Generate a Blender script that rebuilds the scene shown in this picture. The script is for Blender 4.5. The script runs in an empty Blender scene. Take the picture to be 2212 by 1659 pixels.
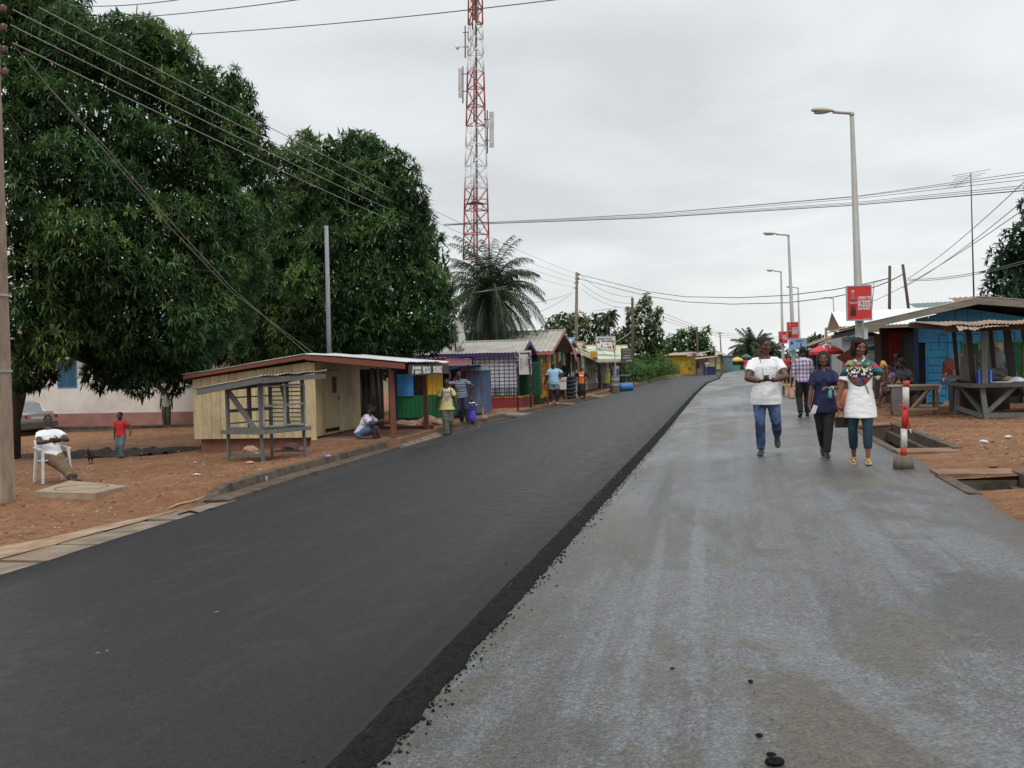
import bpy, bmesh, math, random
import numpy as np
from mathutils import Vector, Matrix, noise
from mathutils.bvhtree import BVHTree
random.seed(7)
rng = np.random.default_rng(7)
SC = bpy.context.scene
COL = SC.collection
# ------------------------------------------------------------------ camera
CAMH = 1.54
YAW, PIT, RHO = math.radians(12.04), math.radians(1.02), math.radians(-1.5)
cd = bpy.data.cameras.new('camera'); cam = bpy.data.objects.new('camera', cd); COL.objects.link(cam)
cd.sensor_width = 36.0; cd.lens = 36.0*2200/2212; cd.clip_start = 0.05; cd.clip_end = 3000
CR = Matrix.Rotation(YAW,3,'Z') @ Matrix.Rotation(math.pi/2-PIT,3,'X') @ Matrix.Rotation(RHO,3,'Z')
M4 = CR.to_4x4(); M4.translation = Vector((0,0,CAMH)); cam.matrix_world = M4
SC.camera = cam
# ------------------------------------------------------------------ light
SC.view_settings.view_transform = 'Standard'; SC.view_settings.look = 'None'
SC.view_settings.exposure = 0.03; SC.view_settings.gamma = 1.0
W = bpy.data.worlds.new("World"); SC.world = W; W.use_nodes = True
nt = W.node_tree; nt.nodes.clear(); N = nt.nodes.new; L = nt.links.new
SUN_EL, SUN_AZ = math.radians(56), math.radians(158)
out = N('ShaderNodeOutputWorld'); bg = N('ShaderNodeBackground'); bg2 = N('ShaderNodeBackground'); add = N('ShaderNodeAddShader')
sky = N('ShaderNodeTexSky'); sky.sky_type = 'NISHITA'; sky.sun_disc = False; sky.sun_elevation = SUN_EL; sky.sun_rotation = SUN_AZ
L(sky.outputs[0], bg.inputs[0]); bg.inputs[1].default_value = 0.010
tc = N('ShaderNodeTexCoord'); sx = N('ShaderNodeSeparateXYZ'); L(tc.outputs['Generated'], sx.inputs[0])
def mth(op, a, b=None, c=None):
    n = N('ShaderNodeMath'); n.operation = op
    for i, x in enumerate((a, b, c)):
        if x is None: continue
        if isinstance(x, (int, float)): n.inputs[i].default_value = x
        else: L(x, n.inputs[i])
    return n.outputs[0]
zz = mth('MAXIMUM', sx.outputs[2], 0.0); den = mth('ADD', zz, 0.16)
cx_ = mth('DIVIDE', sx.outputs[0], den); cy_ = mth('DIVIDE', sx.outputs[1], den)
cmb = N('ShaderNodeCombineXYZ'); L(cx_, cmb.inputs[0]); L(cy_, cmb.inputs[1])
def wnoise(scale, det, dist, off):
    mp = N('ShaderNodeMapping'); mp.inputs['Location'].default_value = off; L(cmb.outputs[0], mp.inputs[0])
    n = N('ShaderNodeTexNoise'); n.inputs['Scale'].default_value = scale; n.inputs['Detail'].default_value = det
    n.inputs['Distortion'].default_value = dist; n.inputs['Roughness'].default_value = .5; L(mp.outputs[0], n.inputs['Vector']); return n.outputs[0]
n1 = wnoise(.62, 4, .5, (3.1, 7.3, 0)); n2 = wnoise(1.9, 5, .6, (1.0, 2.0, 0))
cl = mth('ADD', mth('MULTIPLY', n1, .75), mth('MULTIPLY', n2, .25))
cr = N('ShaderNodeValToRGB'); L(cl, cr.inputs[0])
cr.color_ramp.elements[0].position = .36; cr.color_ramp.elements[0].color = (.63,.65,.665,1)
cr.color_ramp.elements[1].position = .60; cr.color_ramp.elements[1].color = (.86,.885,.89,1)
# a brighter zenith than horizon, as under any overcast
el = N('ShaderNodeMapRange'); L(sx.outputs[2], el.inputs[0]); el.inputs[1].default_value = .38; el.inputs[2].default_value = .95
el.inputs[3].default_value = 1.0; el.inputs[4].default_value = 1.75
el.clamp = True
lo = N('ShaderNodeMapRange'); L(sx.outputs[2], lo.inputs[0]); lo.inputs[1].default_value = .0; lo.inputs[2].default_value = .12
lo.inputs[3].default_value = 1.0; lo.inputs[4].default_value = 0.0
mixh = N('ShaderNodeMix'); mixh.data_type = 'RGBA'; L(mth('MULTIPLY', lo.outputs[0], .7), mixh.inputs[0]); L(cr.outputs[0], mixh.inputs[6]); mixh.inputs[7].default_value = (.85,.87,.865,1)
L(mixh.outputs[2], bg2.inputs[0]); L(el.outputs[0], bg2.inputs[1])
L(bg.outputs[0], add.inputs[0]); L(bg2.outputs[0], add.inputs[1]); L(add.outputs[0], out.inputs[0])
sd = bpy.data.lights.new('sun','SUN'); sd.energy = 1.25; sd.angle = math.radians(16); sd.color = (1,.97,.92)
so = bpy.data.objects.new('sun', sd); COL.objects.link(so)
so.rotation_euler = (math.radians(90)-SUN_EL, 0, math.radians(22))
so.location = (0,0,60)

# ------------------------------------------------------------------ picture <-> place helpers (used to lay out the place from the photo)
F = 2200.0
def ray(u, v): return CR @ Vector(((u-1106)/F, (829.5-v)/F, -1.0))
def at(u, v, y):
    d = ray(u, v); return Vector((0,0,CAMH)) + d*(y/d.y)
def scale_at(p):
    q = CR.transposed() @ (Vector(p)-Vector((0,0,CAMH))); return F/-q.z
def interp(x, tab):
    if x <= tab[0][0]: return tab[0][1]
    for (a, fa), (b, fb) in zip(tab, tab[1:]):
        if x <= b: return fa+(fb-fa)*(x-a)/(b-a)
    return tab[-1][1]
KT = [(14.0,-7.95),(18,-8.35),(24,-8.5),(30.5,-8.72),(36,-8.2),(42,-7.5),(50,-7.0),(71,-6.25),(118,-5.75),(150,-4.6),(200,-2)]
AT = [(-6,-6.9),(8.6,-6.97),(13.5,-7.28),(16,-7.48),(21,-7.8),(31,-8.3),(36,-7.75),(42,-7.0),(54,-6.45),(71,-5.85),(118,-5.35),(150,-4.2),(200,-1.5)]
def KX(y): return interp(y, KT)
def AX(y): return interp(y, AT)
def RX(y): return interp(y, [(40,2.38),(60,3.0),(84,4.2),(112,7),(140,11),(170,17),(200,28)])
def XR(y): return interp(y, [(20,-1.5),(50,-1.6),(72,-1.5),(86,-.85),(122,-.7),(162,.7),(190,2.8),(200,8)])
def cf(y):
    t = min(max((y-28)/60, 0), 1); return .06*(1-t)+.012*t
def roadz(x, y): return cf(y)*min(max(x, -9), 3.3)
def G(x, y):
    k = KX(y) if y > 14.2 else -7.9
    c = cf(y)
    if x >= k:
        z = c*min(x, 3.3)
        if x > 3.3: z += .02*min(x-3.3, 8)
        return z
    lift = .19 if y > 14.6 else .17*max(0, min(1, (y-13.8)/.8)) + .02
    return c*k + lift - .032*min(k-x, 25)
def PG(u, v, e=0.0):
    d = ray(u, v); o = Vector((0,0,CAMH)); t = 2.0
    while t < 900:
        p = o+d*t
        if p.z < G(p.x, p.y)+e: break
        t *= 1.01
    lo_, hi_ = t/1.01, t
    for _ in range(26):
        m = (lo_+hi_)/2; p = o+d*m
        if p.z < G(p.x, p.y)+e: hi_ = m
        else: lo_ = m
    return o+d*lo_

# ------------------------------------------------------------------ materials
MATS = {}
def col4(c): return (c[0], c[1], c[2], 1.0)
def mat(name, c1, c2=None, rough=.8, scale=4.0, stretch=(1,1,1), bump=0.0, bscale=None, metal=0.0, spec=.4, island=0.0, detail=5, lo=.35, hi=.65, dirt=None, dirtamt=.35, coord='Object', trans=0.0, emis=None):
    if name in MATS: return MATS[name]
    m = bpy.data.materials.new(name); m.use_nodes = True; t = m.node_tree; nd = t.nodes; b = nd['Principled BSDF']
    b.inputs['Roughness'].default_value = rough; b.inputs['Metallic'].default_value = metal; b.inputs['Specular IOR Level'].default_value = spec
    c2 = c2 or tuple(x*.72 for x in c1)
    tcn = nd.new('ShaderNodeTexCoord'); mp = nd.new('ShaderNodeMapping'); mp.inputs['Scale'].default_value = stretch
    t.links.new(tcn.outputs[coord], mp.inputs[0])
    no = nd.new('ShaderNodeTexNoise'); no.inputs['Scale'].default_value = scale; no.inputs['Detail'].default_value = detail; no.inputs['Roughness'].default_value = .6
    t.links.new(mp.outputs[0], no.inputs['Vector'])
    rp = nd.new('ShaderNodeValToRGB'); rp.color_ramp.elements[0].position = lo; rp.color_ramp.elements[1].position = hi
    rp.color_ramp.elements[0].color = col4(c2); rp.color_ramp.elements[1].color = col4(c1)
    t.links.new(no.outputs[0], rp.inputs[0]); cur = rp.outputs[0]
    if dirt:
        n3 = nd.new('ShaderNodeTexNoise'); n3.inputs['Scale'].default_value = scale*.35; n3.inputs['Detail'].default_value = 8; n3.inputs['Roughness'].default_value = .7
        t.links.new(tcn.outputs[coord], n3.inputs['Vector'])
        r3 = nd.new('ShaderNodeMapRange'); r3.inputs[1].default_value = .48; r3.inputs[2].default_value = .68; r3.inputs[4].default_value = dirtamt
        t.links.new(n3.outputs[0], r3.inputs[0])
        mx = nd.new('ShaderNodeMix'); mx.data_type = 'RGBA'; t.links.new(r3.outputs[0], mx.inputs[0]); t.links.new(cur, mx.inputs[6]); mx.inputs[7].default_value = col4(dirt); cur = mx.outputs[2]
    if island:
        g = nd.new('ShaderNodeNewGeometry'); mr = nd.new('ShaderNodeMapRange'); mr.inputs[3].default_value = 1-island; mr.inputs[4].default_value = 1+island*.6
        t.links.new(g.outputs['Random Per Island'], mr.inputs[0])
        hs = nd.new('ShaderNodeHueSaturation'); t.links.new(mr.outputs[0], hs.inputs['Value']); t.links.new(cur, hs.inputs['Color']); cur = hs.outputs[0]
    t.links.new(cur, b.inputs['Base Color'])
    if bump:
        nb = nd.new('ShaderNodeTexNoise'); nb.inputs['Scale'].default_value = bscale or scale*4; nb.inputs['Detail'].default_value = 6
        t.links.new(mp.outputs[0], nb.inputs['Vector'])
        bp = nd.new('ShaderNodeBump'); bp.inputs['Strength'].default_value = min(1, bump); bp.inputs['Distance'].default_value = .02
        t.links.new(nb.outputs[0], bp.inputs['Height']); t.links.new(bp.outputs[0], b.inputs['Normal'])
    if trans:
        b.inputs['Transmission Weight'].default_value = trans
    if emis:
        b.inputs['Emission Color'].default_value = col4(emis); b.inputs['Emission Strength'].default_value = 1.0
    MATS[name] = m
    return m
def paint(name, c, **k):
    k.setdefault('rough', .6); k.setdefault('scale', 3.0); k.setdefault('dirt', (c[0]*.5+.05, c[1]*.5+.035, c[2]*.5+.02)); k.setdefault('dirtamt', .45)
    return mat(name, c, tuple(x*.82 for x in c), **k)
def wood(name, c, isl=.18, **k):
    k.setdefault('rough', .8); k.setdefault('stretch', (9,9,.8)); k.setdefault('scale', 3.0); k.setdefault('bump', .25); k.setdefault('dirt', tuple(x*.55 for x in c)); k.setdefault('dirtamt', .5)
    return mat(name, c, tuple(x*.72 for x in c), island=isl, **k)
def stripes(name, cols, axis=2, period=.1, rough=.8, duty=None):
    """fabric stripes: hard bands of colour along an object axis"""
    if name in MATS: return MATS[name]
    m = bpy.data.materials.new(name); m.use_nodes = True; t = m.node_tree; nd = t.nodes; b = nd['Principled BSDF']; b.inputs['Roughness'].default_value = rough; b.inputs['Specular IOR Level'].default_value = .2
    tcn = nd.new('ShaderNodeTexCoord'); s = nd.new('ShaderNodeSeparateXYZ'); t.links.new(tcn.outputs['Object'], s.inputs[0])
    d = nd.new('ShaderNodeMath'); d.operation = 'DIVIDE'; t.links.new(s.outputs[axis], d.inputs[0]); d.inputs[1].default_value = period
    f = nd.new('ShaderNodeMath'); f.operation = 'FRACT'; t.links.new(d.outputs[0], f.inputs[0])
    r = nd.new('ShaderNodeValToRGB'); r.color_ramp.interpolation = 'CONSTANT'; t.links.new(f.outputs[0], r.inputs[0])
    el_ = r.color_ramp.elements; pos = duty or [i/len(cols) for i in range(len(cols))]
    el_[0].position = 0; el_[0].color = col4(cols[0]); el_[1].position = pos[1]; el_[1].color = col4(cols[1])
    for i in range(2, len(cols)):
        e = el_.new(pos[i]); e.color = col4(cols[i])
    t.links.new(r.outputs[0], b.inputs['Base Color']); MATS[name] = m
    return m
def plaid(name, base, cx, cz, px=.1, pz=.1, wx=.35, wz=.35, rough=.85):
    if name in MATS: return MATS[name]
    m = bpy.data.materials.new(name); m.use_nodes = True; t = m.node_tree; nd = t.nodes; b = nd['Principled BSDF']; b.inputs['Roughness'].default_value = rough; b.inputs['Specular IOR Level'].default_value = .2
    tcn = nd.new('ShaderNodeTexCoord'); s = nd.new('ShaderNodeSeparateXYZ'); t.links.new(tcn.outputs['Object'], s.inputs[0]); cur = None
    for ax, per, w, c in ((0, px, wx, cx), (2, pz, wz, cz)):
        d = nd.new('ShaderNodeMath'); d.operation = 'DIVIDE'; t.links.new(s.outputs[ax], d.inputs[0]); d.inputs[1].default_value = per
        f = nd.new('ShaderNodeMath'); f.operation = 'FRACT'; t.links.new(d.outputs[0], f.inputs[0])
        g = nd.new('ShaderNodeMath'); g.operation = 'LESS_THAN'; t.links.new(f.outputs[0], g.inputs[0]); g.inputs[1].default_value = w
        h = nd.new('ShaderNodeMath'); h.operation = 'MULTIPLY'; h.inputs[1].default_value = .8; t.links.new(g.outputs[0], h.inputs[0])
        mx = nd.new('ShaderNodeMix'); mx.data_type = 'RGBA'; t.links.new(h.outputs[0], mx.inputs[0])
        if cur is None: mx.inputs[6].default_value = col4(base)
        else: t.links.new(cur, mx.inputs[6])
        mx.inputs[7].default_value = col4(c); cur = mx.outputs[2]
    t.links.new(cur, b.inputs['Base Color']); MATS[name] = m
    return m

# ------------------------------------------------------------------ mesh builder
class MB:
    def __init__(s): s.v = []; s.f = []; s.m = []; s.sm = []
    def add(s, vs, fs, mi=0, smooth=False):
        o = len(s.v); s.v += [tuple(p) for p in vs]
        for f in fs: s.f.append(tuple(o+i for i in f)); s.m.append(mi); s.sm.append(smooth)
        return s
    def box(s, c, d, rot=None, mi=0):
        x, y, z = d[0]/2, d[1]/2, d[2]/2; c = Vector(c)
        vs = [Vector(p) for p in ((-x,-y,-z),(x,-y,-z),(x,y,-z),(-x,y,-z),(-x,-y,z),(x,-y,z),(x,y,z),(-x,y,z))]
        if rot is not None:
            R_ = rot if isinstance(rot, Matrix) else Matrix.Rotation(rot, 3, 'Z'); vs = [R_ @ p for p in vs]
        return s.add([p+c for p in vs], [(0,3,2,1),(4,5,6,7),(0,1,5,4),(1,2,6,5),(2,3,7,6),(3,0,4,7)], mi)
    def b2(s, a, b, mi=0):
        a = Vector(a); b = Vector(b); return s.box((a+b)/2, [abs(b[i]-a[i]) for i in range(3)], None, mi)
    def bar(s, p, q, w, h=None, mi=0, up=(0,0,1)):
        p = Vector(p); q = Vector(q); h = h or w; d = q-p; l = d.length; d.normalize(); u = Vector(up)
        if abs(d.dot(u)) > .97: u = Vector((0,1,0))
        x = d.cross(u).normalized(); z = x.cross(d).normalized()
        R_ = Matrix((x, d, z)).transposed()
        return s.box((p+q)/2, (w, l, h), R_, mi)
    def tube(s, pts, r, n=8, mi=0, cap=True, flat=1.0):
        pts = [Vector(p) for p in pts]; k = len(pts); rs = r if isinstance(r, (list, tuple)) else [r]*k
        vs = []; prev = None
        for i, p in enumerate(pts):
            d = (pts[min(i+1, k-1)]-pts[max(i-1, 0)]).normalized()
            if prev is None:
                u = Vector((0,0,1)) if abs(d.z) < .9 else Vector((1,0,0)); x = d.cross(u).normalized()
            else: x = (prev - d*prev.dot(d)).normalized()
            prev = x; y = d.cross(x)
            for j in range(n):
                a = 2*math.pi*j/n; vs.append(p + (x*math.cos(a)+y*math.sin(a)*flat)*rs[i])
        fs = [(i*n+j, i*n+(j+1)%n, (i+1)*n+(j+1)%n, (i+1)*n+j) for i in range(k-1) for j in range(n)]
        if cap: fs += [tuple(reversed(range(n))), tuple((k-1)*n+j for j in range(n))]
        return s.add(vs, fs, mi, True)
    def lathe(s, prof, c=(0,0,0), n=16, mi=0, sx=1, sy=1, smooth=True):
        c = Vector(c); vs = []
        for (r, z) in prof:
            for j in range(n):
                a = 2*math.pi*j/n; vs.append(c+Vector((r*math.cos(a)*sx, r*math.sin(a)*sy, z)))
        k = len(prof); fs = [(i*n+j, i*n+(j+1)%n, (i+1)*n+(j+1)%n, (i+1)*n+j) for i in range(k-1) for j in range(n)]
        fs += [tuple(reversed(range(n))), tuple((k-1)*n+j for j in range(n))]
        return s.add(vs, fs, mi, smooth)
    def prism(s, poly, vec, mi=0):
        vec = Vector(vec); n = len(poly); a = [Vector(p) for p in poly]; b = [p+vec for p in a]
        nn = (a[1]-a[0]).cross(a[2]-a[0])
        fs = [tuple(range(n)), tuple(reversed(range(n, 2*n)))] + [(i, n+i, n+(i+1)%n, (i+1)%n) for i in range(n)]
        if nn.dot(vec) > 0: fs = [tuple(reversed(f)) for f in fs]
        return s.add(a+b, fs, mi)
    def quad(s, a, b, c, d, mi=0): return s.add([a,b,c,d], [(0,1,2,3)], mi)
    def ell(s, c, r, n=10, mi=0, rot=None):
        c = Vector(c); vs = []; k = n
        for i in range(k+1):
            t = math.pi*i/k
            for j in range(n*2):
                a = math.pi*j/n; p = Vector((r[0]*math.sin(t)*math.cos(a), r[1]*math.sin(t)*math.sin(a), r[2]*math.cos(t)))
                if rot is not None: p = rot @ p
                vs.append(c+p)
        m = n*2; fs = [(i*m+j, (i+1)*m+j, (i+1)*m+(j+1)%m, i*m+(j+1)%m) for i in range(k) for j in range(m)]
        return s.add(vs, fs, mi, True)
    def rock(s, c, r, seed=0, mi=0, sq=(1,1,.7), n=7):
        c = Vector(c); vs = []; k = n; m = n*2
        for i in range(k+1):
            t = math.pi*i/k
            for j in range(m):
                a = 2*math.pi*j/m; p = Vector((math.sin(t)*math.cos(a), math.sin(t)*math.sin(a), math.cos(t)))
                q = r*(1+.38*noise.noise(p*1.3+Vector((seed*3.7, seed, 0)))+.12*noise.noise(p*3.5+Vector((seed,0,seed))))
                vs.append(c+Vector((p.x*sq[0], p.y*sq[1], p.z*sq[2]))*q)
        fs = [(i*m+j, (i+1)*m+j, (i+1)*m+(j+1)%m, i*m+(j+1)%m) for i in range(k) for j in range(m)]
        return s.add(vs, fs, mi)
    def text(s, txt, size, org, xax, up, mi=0, depth=.004, font=None, bold=0.0, sx=1.0, align='LEFT', shear=0.0):
        cu = bpy.data.curves.new('t', 'FONT'); cu.body = txt; cu.size = size; cu.extrude = depth; cu.offset = bold; cu.align_x = align; cu.resolution_u = 3; cu.shear = shear
        ob = bpy.data.objects.new('t', cu); COL.objects.link(ob)
        me = bpy.data.meshes.new_from_object(ob.evaluated_get(bpy.context.evaluated_depsgraph_get()))
        xax = Vector(xax).normalized(); up = Vector(up).normalized(); nz = xax.cross(up); org = Vector(org)
        s.add([org+xax*(v.co.x*sx)+up*v.co.y+nz*v.co.z for v in me.vertices], [tuple(p.vertices) for p in me.polygons], mi)
        bpy.data.objects.remove(ob); bpy.data.curves.remove(cu); bpy.data.meshes.remove(me)
        return s
    def boards(s, a, b, z0, z1, n, th=.025, gap=.010, mi=0, jit=.007, side=1, mis=None, z1fn=None, z0fn=None):
        """upright boards from a to b (xy), between heights z0 and z1(t); each its own box"""
        a = Vector((a[0], a[1], 0)); b = Vector((b[0], b[1], 0)); d = (b-a); l = d.length; d.normalize(); nrm = Vector((-d.y, d.x, 0))*side
        w = l/n
        for i in range(n):
            t0, t1 = (i*w+gap/2), ((i+1)*w-gap/2); j = random.uniform(-jit, jit)
            h0 = z1fn(t0/l) if z1fn else z1; h1 = z1fn(t1/l) if z1fn else z1
            g0 = z0fn(t0/l) if z0fn else z0; g1 = z0fn(t1/l) if z0fn else z0
            p = [a+d*t0+nrm*j+Vector((0,0,g0)), a+d*t1+nrm*j+Vector((0,0,g1)), a+d*t1+nrm*j+Vector((0,0,h1)), a+d*t0+nrm*j+Vector((0,0,h0))]
            s.prism(p, nrm*th, (mis[i] if mis else mi))
        return s
    def corr(s, a, b, c, d, n=24, amp=.012, mi=0, th=.003, sag=.0, rag=0.0):
        """corrugated sheet: a->b along the eave, d->c along the ridge; ribs run from eave to ridge"""
        a, b, c, d = map(Vector, (a, b, c, d)); nz = (b-a).cross(d-a).normalized()
        if nz.z < 0: nz = -nz
        m = n*4; R_ = 3; rows = []
        for r in range(R_+1):
            t = r/R_; row = []
            for i in range(m+1):
                q = i/m; p = a.lerp(b, q).lerp(d.lerp(c, q), t)
                if rag and r == 0: p = p + (a-d).normalized()*rag*(noise.noise(Vector((int(q*n/5)*3.3, 1, 0)))+.3)
                p = p + nz*(amp*math.sin(q*n*2*math.pi) + sag*noise.noise(Vector((q*5, t*2, a.x))))
                row.append(p)
            rows.append(row)
        vs = [p for r in rows for p in r] + [p - nz*th for r in rows for p in r]; K = (m+1); o = K*(R_+1)
        fs = []
        for r in range(R_):
            for i in range(m):
                q = r*K+i; fs.append((q, q+1, q+K+1, q+K)); fs.append((o+q, o+q+K, o+q+K+1, o+q+1))
        for i in range(m): fs.append((i, o+i, o+i+1, i+1)); q = R_*K+i; fs.append((q, q+1, o+q+1, o+q))
        return s.add(vs, fs, mi, False)
    def build(s, name, mats, parent=None, loc=None, label=None):
        me = bpy.data.meshes.new(name); me.from_pydata(s.v, [], s.f)
        for m in (mats if isinstance(mats, (list, tuple)) else [mats]): me.materials.append(m)
        me.polygons.foreach_set('material_index', s.m); me.polygons.foreach_set('use_smooth', s.sm); me.update()
        o = bpy.data.objects.new(name, me); COL.objects.link(o)
        if parent: o.parent = parent
        if loc: o.location = loc
        if label: o['label'] = label
        return o
def T(name, label, cat, loc=(0,0,0), rz=0.0, group=None):
    o = bpy.data.objects.new(name, None); COL.objects.link(o); o.location = loc; o.rotation_euler = (0,0,rz); o.empty_display_size = .2
    o['label'] = label; o['category'] = cat
    if group: o['group'] = group
    return o
def tag(o, label, cat, group=None):
    o['label'] = label; o['category'] = cat
    if group: o['group'] = group
    return o
def structure(o): o['kind'] = 'structure'; return o
def stuff(o, label=None, cat=None):
    o['kind'] = 'stuff'
    if label: o['label'] = label
    if cat: o['category'] = cat
    return o
def clone(root, loc, rz, label=None, group=None, sc=None):
    def cp(o, par):
        c = o.copy(); COL.objects.link(c); c.parent = par
        for ch in [x for x in bpy.data.objects if x.parent == o]: cp(ch, c)
        return c
    r = cp(root, None); r.location = loc; r.rotation_euler = (0,0,rz)
    if label: r['label'] = label
    if group: r['group'] = group
    if sc: r.scale = sc
    return r

# ------------------------------------------------------------------ ground, road, kerbs
def nz(x, y, s, a): return a*noise.noise(Vector((x*s, y*s, 3.7)))
def road_mat(name, fresh):
    m = bpy.data.materials.new(name); m.use_nodes = True; t = m.node_tree; nd = t.nodes; b = nd['Principled BSDF']; k = t.links.new
    tcn = nd.new('ShaderNodeTexCoord')
    def nse(scale, det, st=(1,1,1), dist=0, rough=.6, off=(0,0,0)):
        mp = nd.new('ShaderNodeMapping'); mp.inputs['Scale'].default_value = st; mp.inputs['Location'].default_value = off; k(tcn.outputs['Object'], mp.inputs[0])
        n = nd.new('ShaderNodeTexNoise'); n.inputs['Scale'].default_value = scale; n.inputs['Detail'].default_value = det; n.inputs['Distortion'].default_value = dist; n.inputs['Roughness'].default_value = rough; k(mp.outputs[0], n.inputs['Vector']); return n.outputs[0]
    def ramp(src, stops):
        r = nd.new('ShaderNodeValToRGB'); k(src, r.inputs[0]); e = r.color_ramp.elements
        e[0].position, e[0].color = stops[0][0], col4(stops[0][1]); e[1].position, e[1].color = stops[1][0], col4(stops[1][1])
        for p, c in stops[2:]: q = e.new(p); q.color = col4(c)
        return r.outputs[0]
    def mix(f, a, c, kind='MIX'):
        x = nd.new('ShaderNodeMix'); x.data_type = 'RGBA'; x.blend_type = kind
        for i, q in ((0, f), (6, a), (7, c)):
            if isinstance(q, (int, float)): x.inputs[i].default_value = q
            elif isinstance(q, tuple): x.inputs[i].default_value = col4(q)
            else: k(q, x.inputs[i])
        return x.outputs[2]
    def mr(src, a, b_, c, d):
        x = nd.new('ShaderNodeMapRange'); k(src, x.inputs[0]); x.inputs[1].default_value = a; x.inputs[2].default_value = b_; x.inputs[3].default_value = c; x.inputs[4].default_value = d; return x.outputs[0]
    if fresh:
        base = ramp(nse(60, 4), [(.30,(.004,.0045,.006)), (.5,(.013,.014,.016)), (.72,(.032,.034,.037))])
        big = nse(.9, 5, (1,.12,1), .3); base = mix(mr(big, .42, .66, 0, .45), base, (.012,.0125,.014)); ln = nse(5, 3, (1,.015,1), 0); base = mix(mr(ln, .56, .66, 0, .35), base, (.032,.033,.036)); dst = nse(1.3, 6, (1,.6,1), .5, .7, (3,3,0)); base = mix(mr(dst, .55, .72, 0, .30), base, (.062,.057,.052))
        spk = ramp(nse(230, 1), [(.70,(0,0,0)), (.78,(1,1,1))]); base = mix(mr(spk, 0, 1, 0, .5), base, (.13,.13,.13))
        sx3 = nd.new('ShaderNodeSeparateXYZ'); k(tcn.outputs['Object'], sx3.inputs[0])
        for xl_, sd2, cl_ in ((-5.9, 1, (.006,.006,.006)), (-4.05, 9, (.03,.031,.034)), (-2.6, 17, (.030,.031,.033))): # paver and roller lines
            wv = nse(.5, 2, (1,1,1), 0, .5, (sd2,0,0)); mm = nd.new('ShaderNodeMath'); mm.operation = 'MULTIPLY_ADD'; k(wv, mm.inputs[0]); mm.inputs[1].default_value = .35; k(sx3.outputs[0], mm.inputs[2]); cp = nd.new('ShaderNodeMath'); cp.operation = 'COMPARE'; k(mm.outputs[0], cp.inputs[0]); cp.inputs[1].default_value = xl_+.175; cp.inputs[2].default_value = .014 if sd2 == 1 else .03
            pm_ = mr(nse(1.1, 4, (1,.5,1), 0, .6, (0,sd2,0)), .48, .58, 0, .75 if sd2 == 1 else .35); mp2 = nd.new('ShaderNodeMath'); mp2.operation = 'MULTIPLY'; k(cp.outputs[0], mp2.inputs[0]); k(pm_, mp2.inputs[1]); base = mix(mp2.outputs[0], base, cl_)
        rough = mr(nse(7, 4), .3, .7, .42, .60); bs, bd = .9, .010
        hb = nse(95, 3)
    else:
        wet = nse(.42, 5, (1,.33,1), .6); grain = nse(75, 3)
        base = ramp(grain, [(.28,(.040,.041,.042)), (.5,(.108,.111,.115)), (.74,(.235,.24,.245))])
        st = nse(1.5, 6, (1.6,.09,1), .45, .7, (4,0,0)); base = mix(mr(st, .52, .62, 0, .40), base, (.175,.19,.205))
        st2 = nse(2.6, 3, (2.0,.03,1), .1, .5, (9,3,0)); base = mix(mr(st2, .58, .66, 0, .35), base, (.20,.215,.235))
        br = nse(.55, 6, (1,.42,1), .9, .62, (2,11,0)); base = mix(mr(br, .515, .575, 0, .80), base, (.088,.073,.054))
        br2 = nse(2.4, 5, (1,.5,1), .5, .6, (7,5,0)); base = mix(mr(br2, .57, .64, 0, .6), base, (.082,.069,.052)); gr = nse(.9, 6, (1.4,.5,1), .8, .65, (17,4,0)); base = mix(mr(gr, .50, .62, 0, .55), base, (.062,.064,.066)); tt = nse(3.2, 3, (2.4,.02,1), .05, .5, (31,3,0)); base = mix(mr(tt, .57, .63, 0, .45), base, (.07,.072,.074)); gv = nse(22, 4, (1,1,1), 0, .8, (2,2,0)); base = mix(mr(gv, .52, .62, 0, .40), base, (.055,.053,.050))
        sxx = nd.new('ShaderNodeSeparateXYZ'); k(tcn.outputs['Object'], sxx.inputs[0])
        ed = nse(1.1, 6, (1,.6,1), .4); edm = nd.new('ShaderNodeMath'); edm.operation = 'MULTIPLY_ADD'; k(ed, edm.inputs[0]); edm.inputs[1].default_value = 2.2; k(sxx.outputs[0], edm.inputs[2])
        base = mix(mr(edm.outputs[0], 3.1, 4.0, 0, .75), base, (.20,.125,.08))
        # stains, puddle marks and tyre tracks that lie at fixed places on this road
        wob = nse(1.6, 7, (1,.7,1), .4, .72, (13,0,0)); wob2 = nse(5, 6, (1,.6,1), .2, .75, (1,8,0))
        def blob(p, q, wd, colr, amt, soft=.22, end=.12):
            a_, b_ = PG(*p), PG(*q); c_ = (a_+b_)/2; d_ = (b_-a_); d_.z = 0; hl_ = d_.length/2+wd*end; d_.normalize()
            sv = nd.new('ShaderNodeVectorMath'); sv.operation = 'SUBTRACT'; k(tcn.outputs['Object'], sv.inputs[0]); sv.inputs[1].default_value = (c_.x, c_.y, 0)
            def dot(v):
                n_ = nd.new('ShaderNodeVectorMath'); n_.operation = 'DOT_PRODUCT'; k(sv.outputs[0], n_.inputs[0]); n_.inputs[1].default_value = v; return n_.outputs['Value']
            cx2 = nd.new('ShaderNodeCombineXYZ'); k(dot((d_.x/hl_, d_.y/hl_, 0)), cx2.inputs[0]); k(dot((-d_.y/wd, d_.x/wd, 0)), cx2.inputs[1])
            ln_ = nd.new('ShaderNodeVectorMath'); ln_.operation = 'LENGTH'; k(cx2.outputs[0], ln_.inputs[0])
            s1 = nd.new('ShaderNodeMath'); s1.operation = 'MULTIPLY_ADD'; k(wob, s1.inputs[0]); s1.inputs[1].default_value = 2.2; k(ln_.outputs['Value'], s1.inputs[2])
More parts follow.
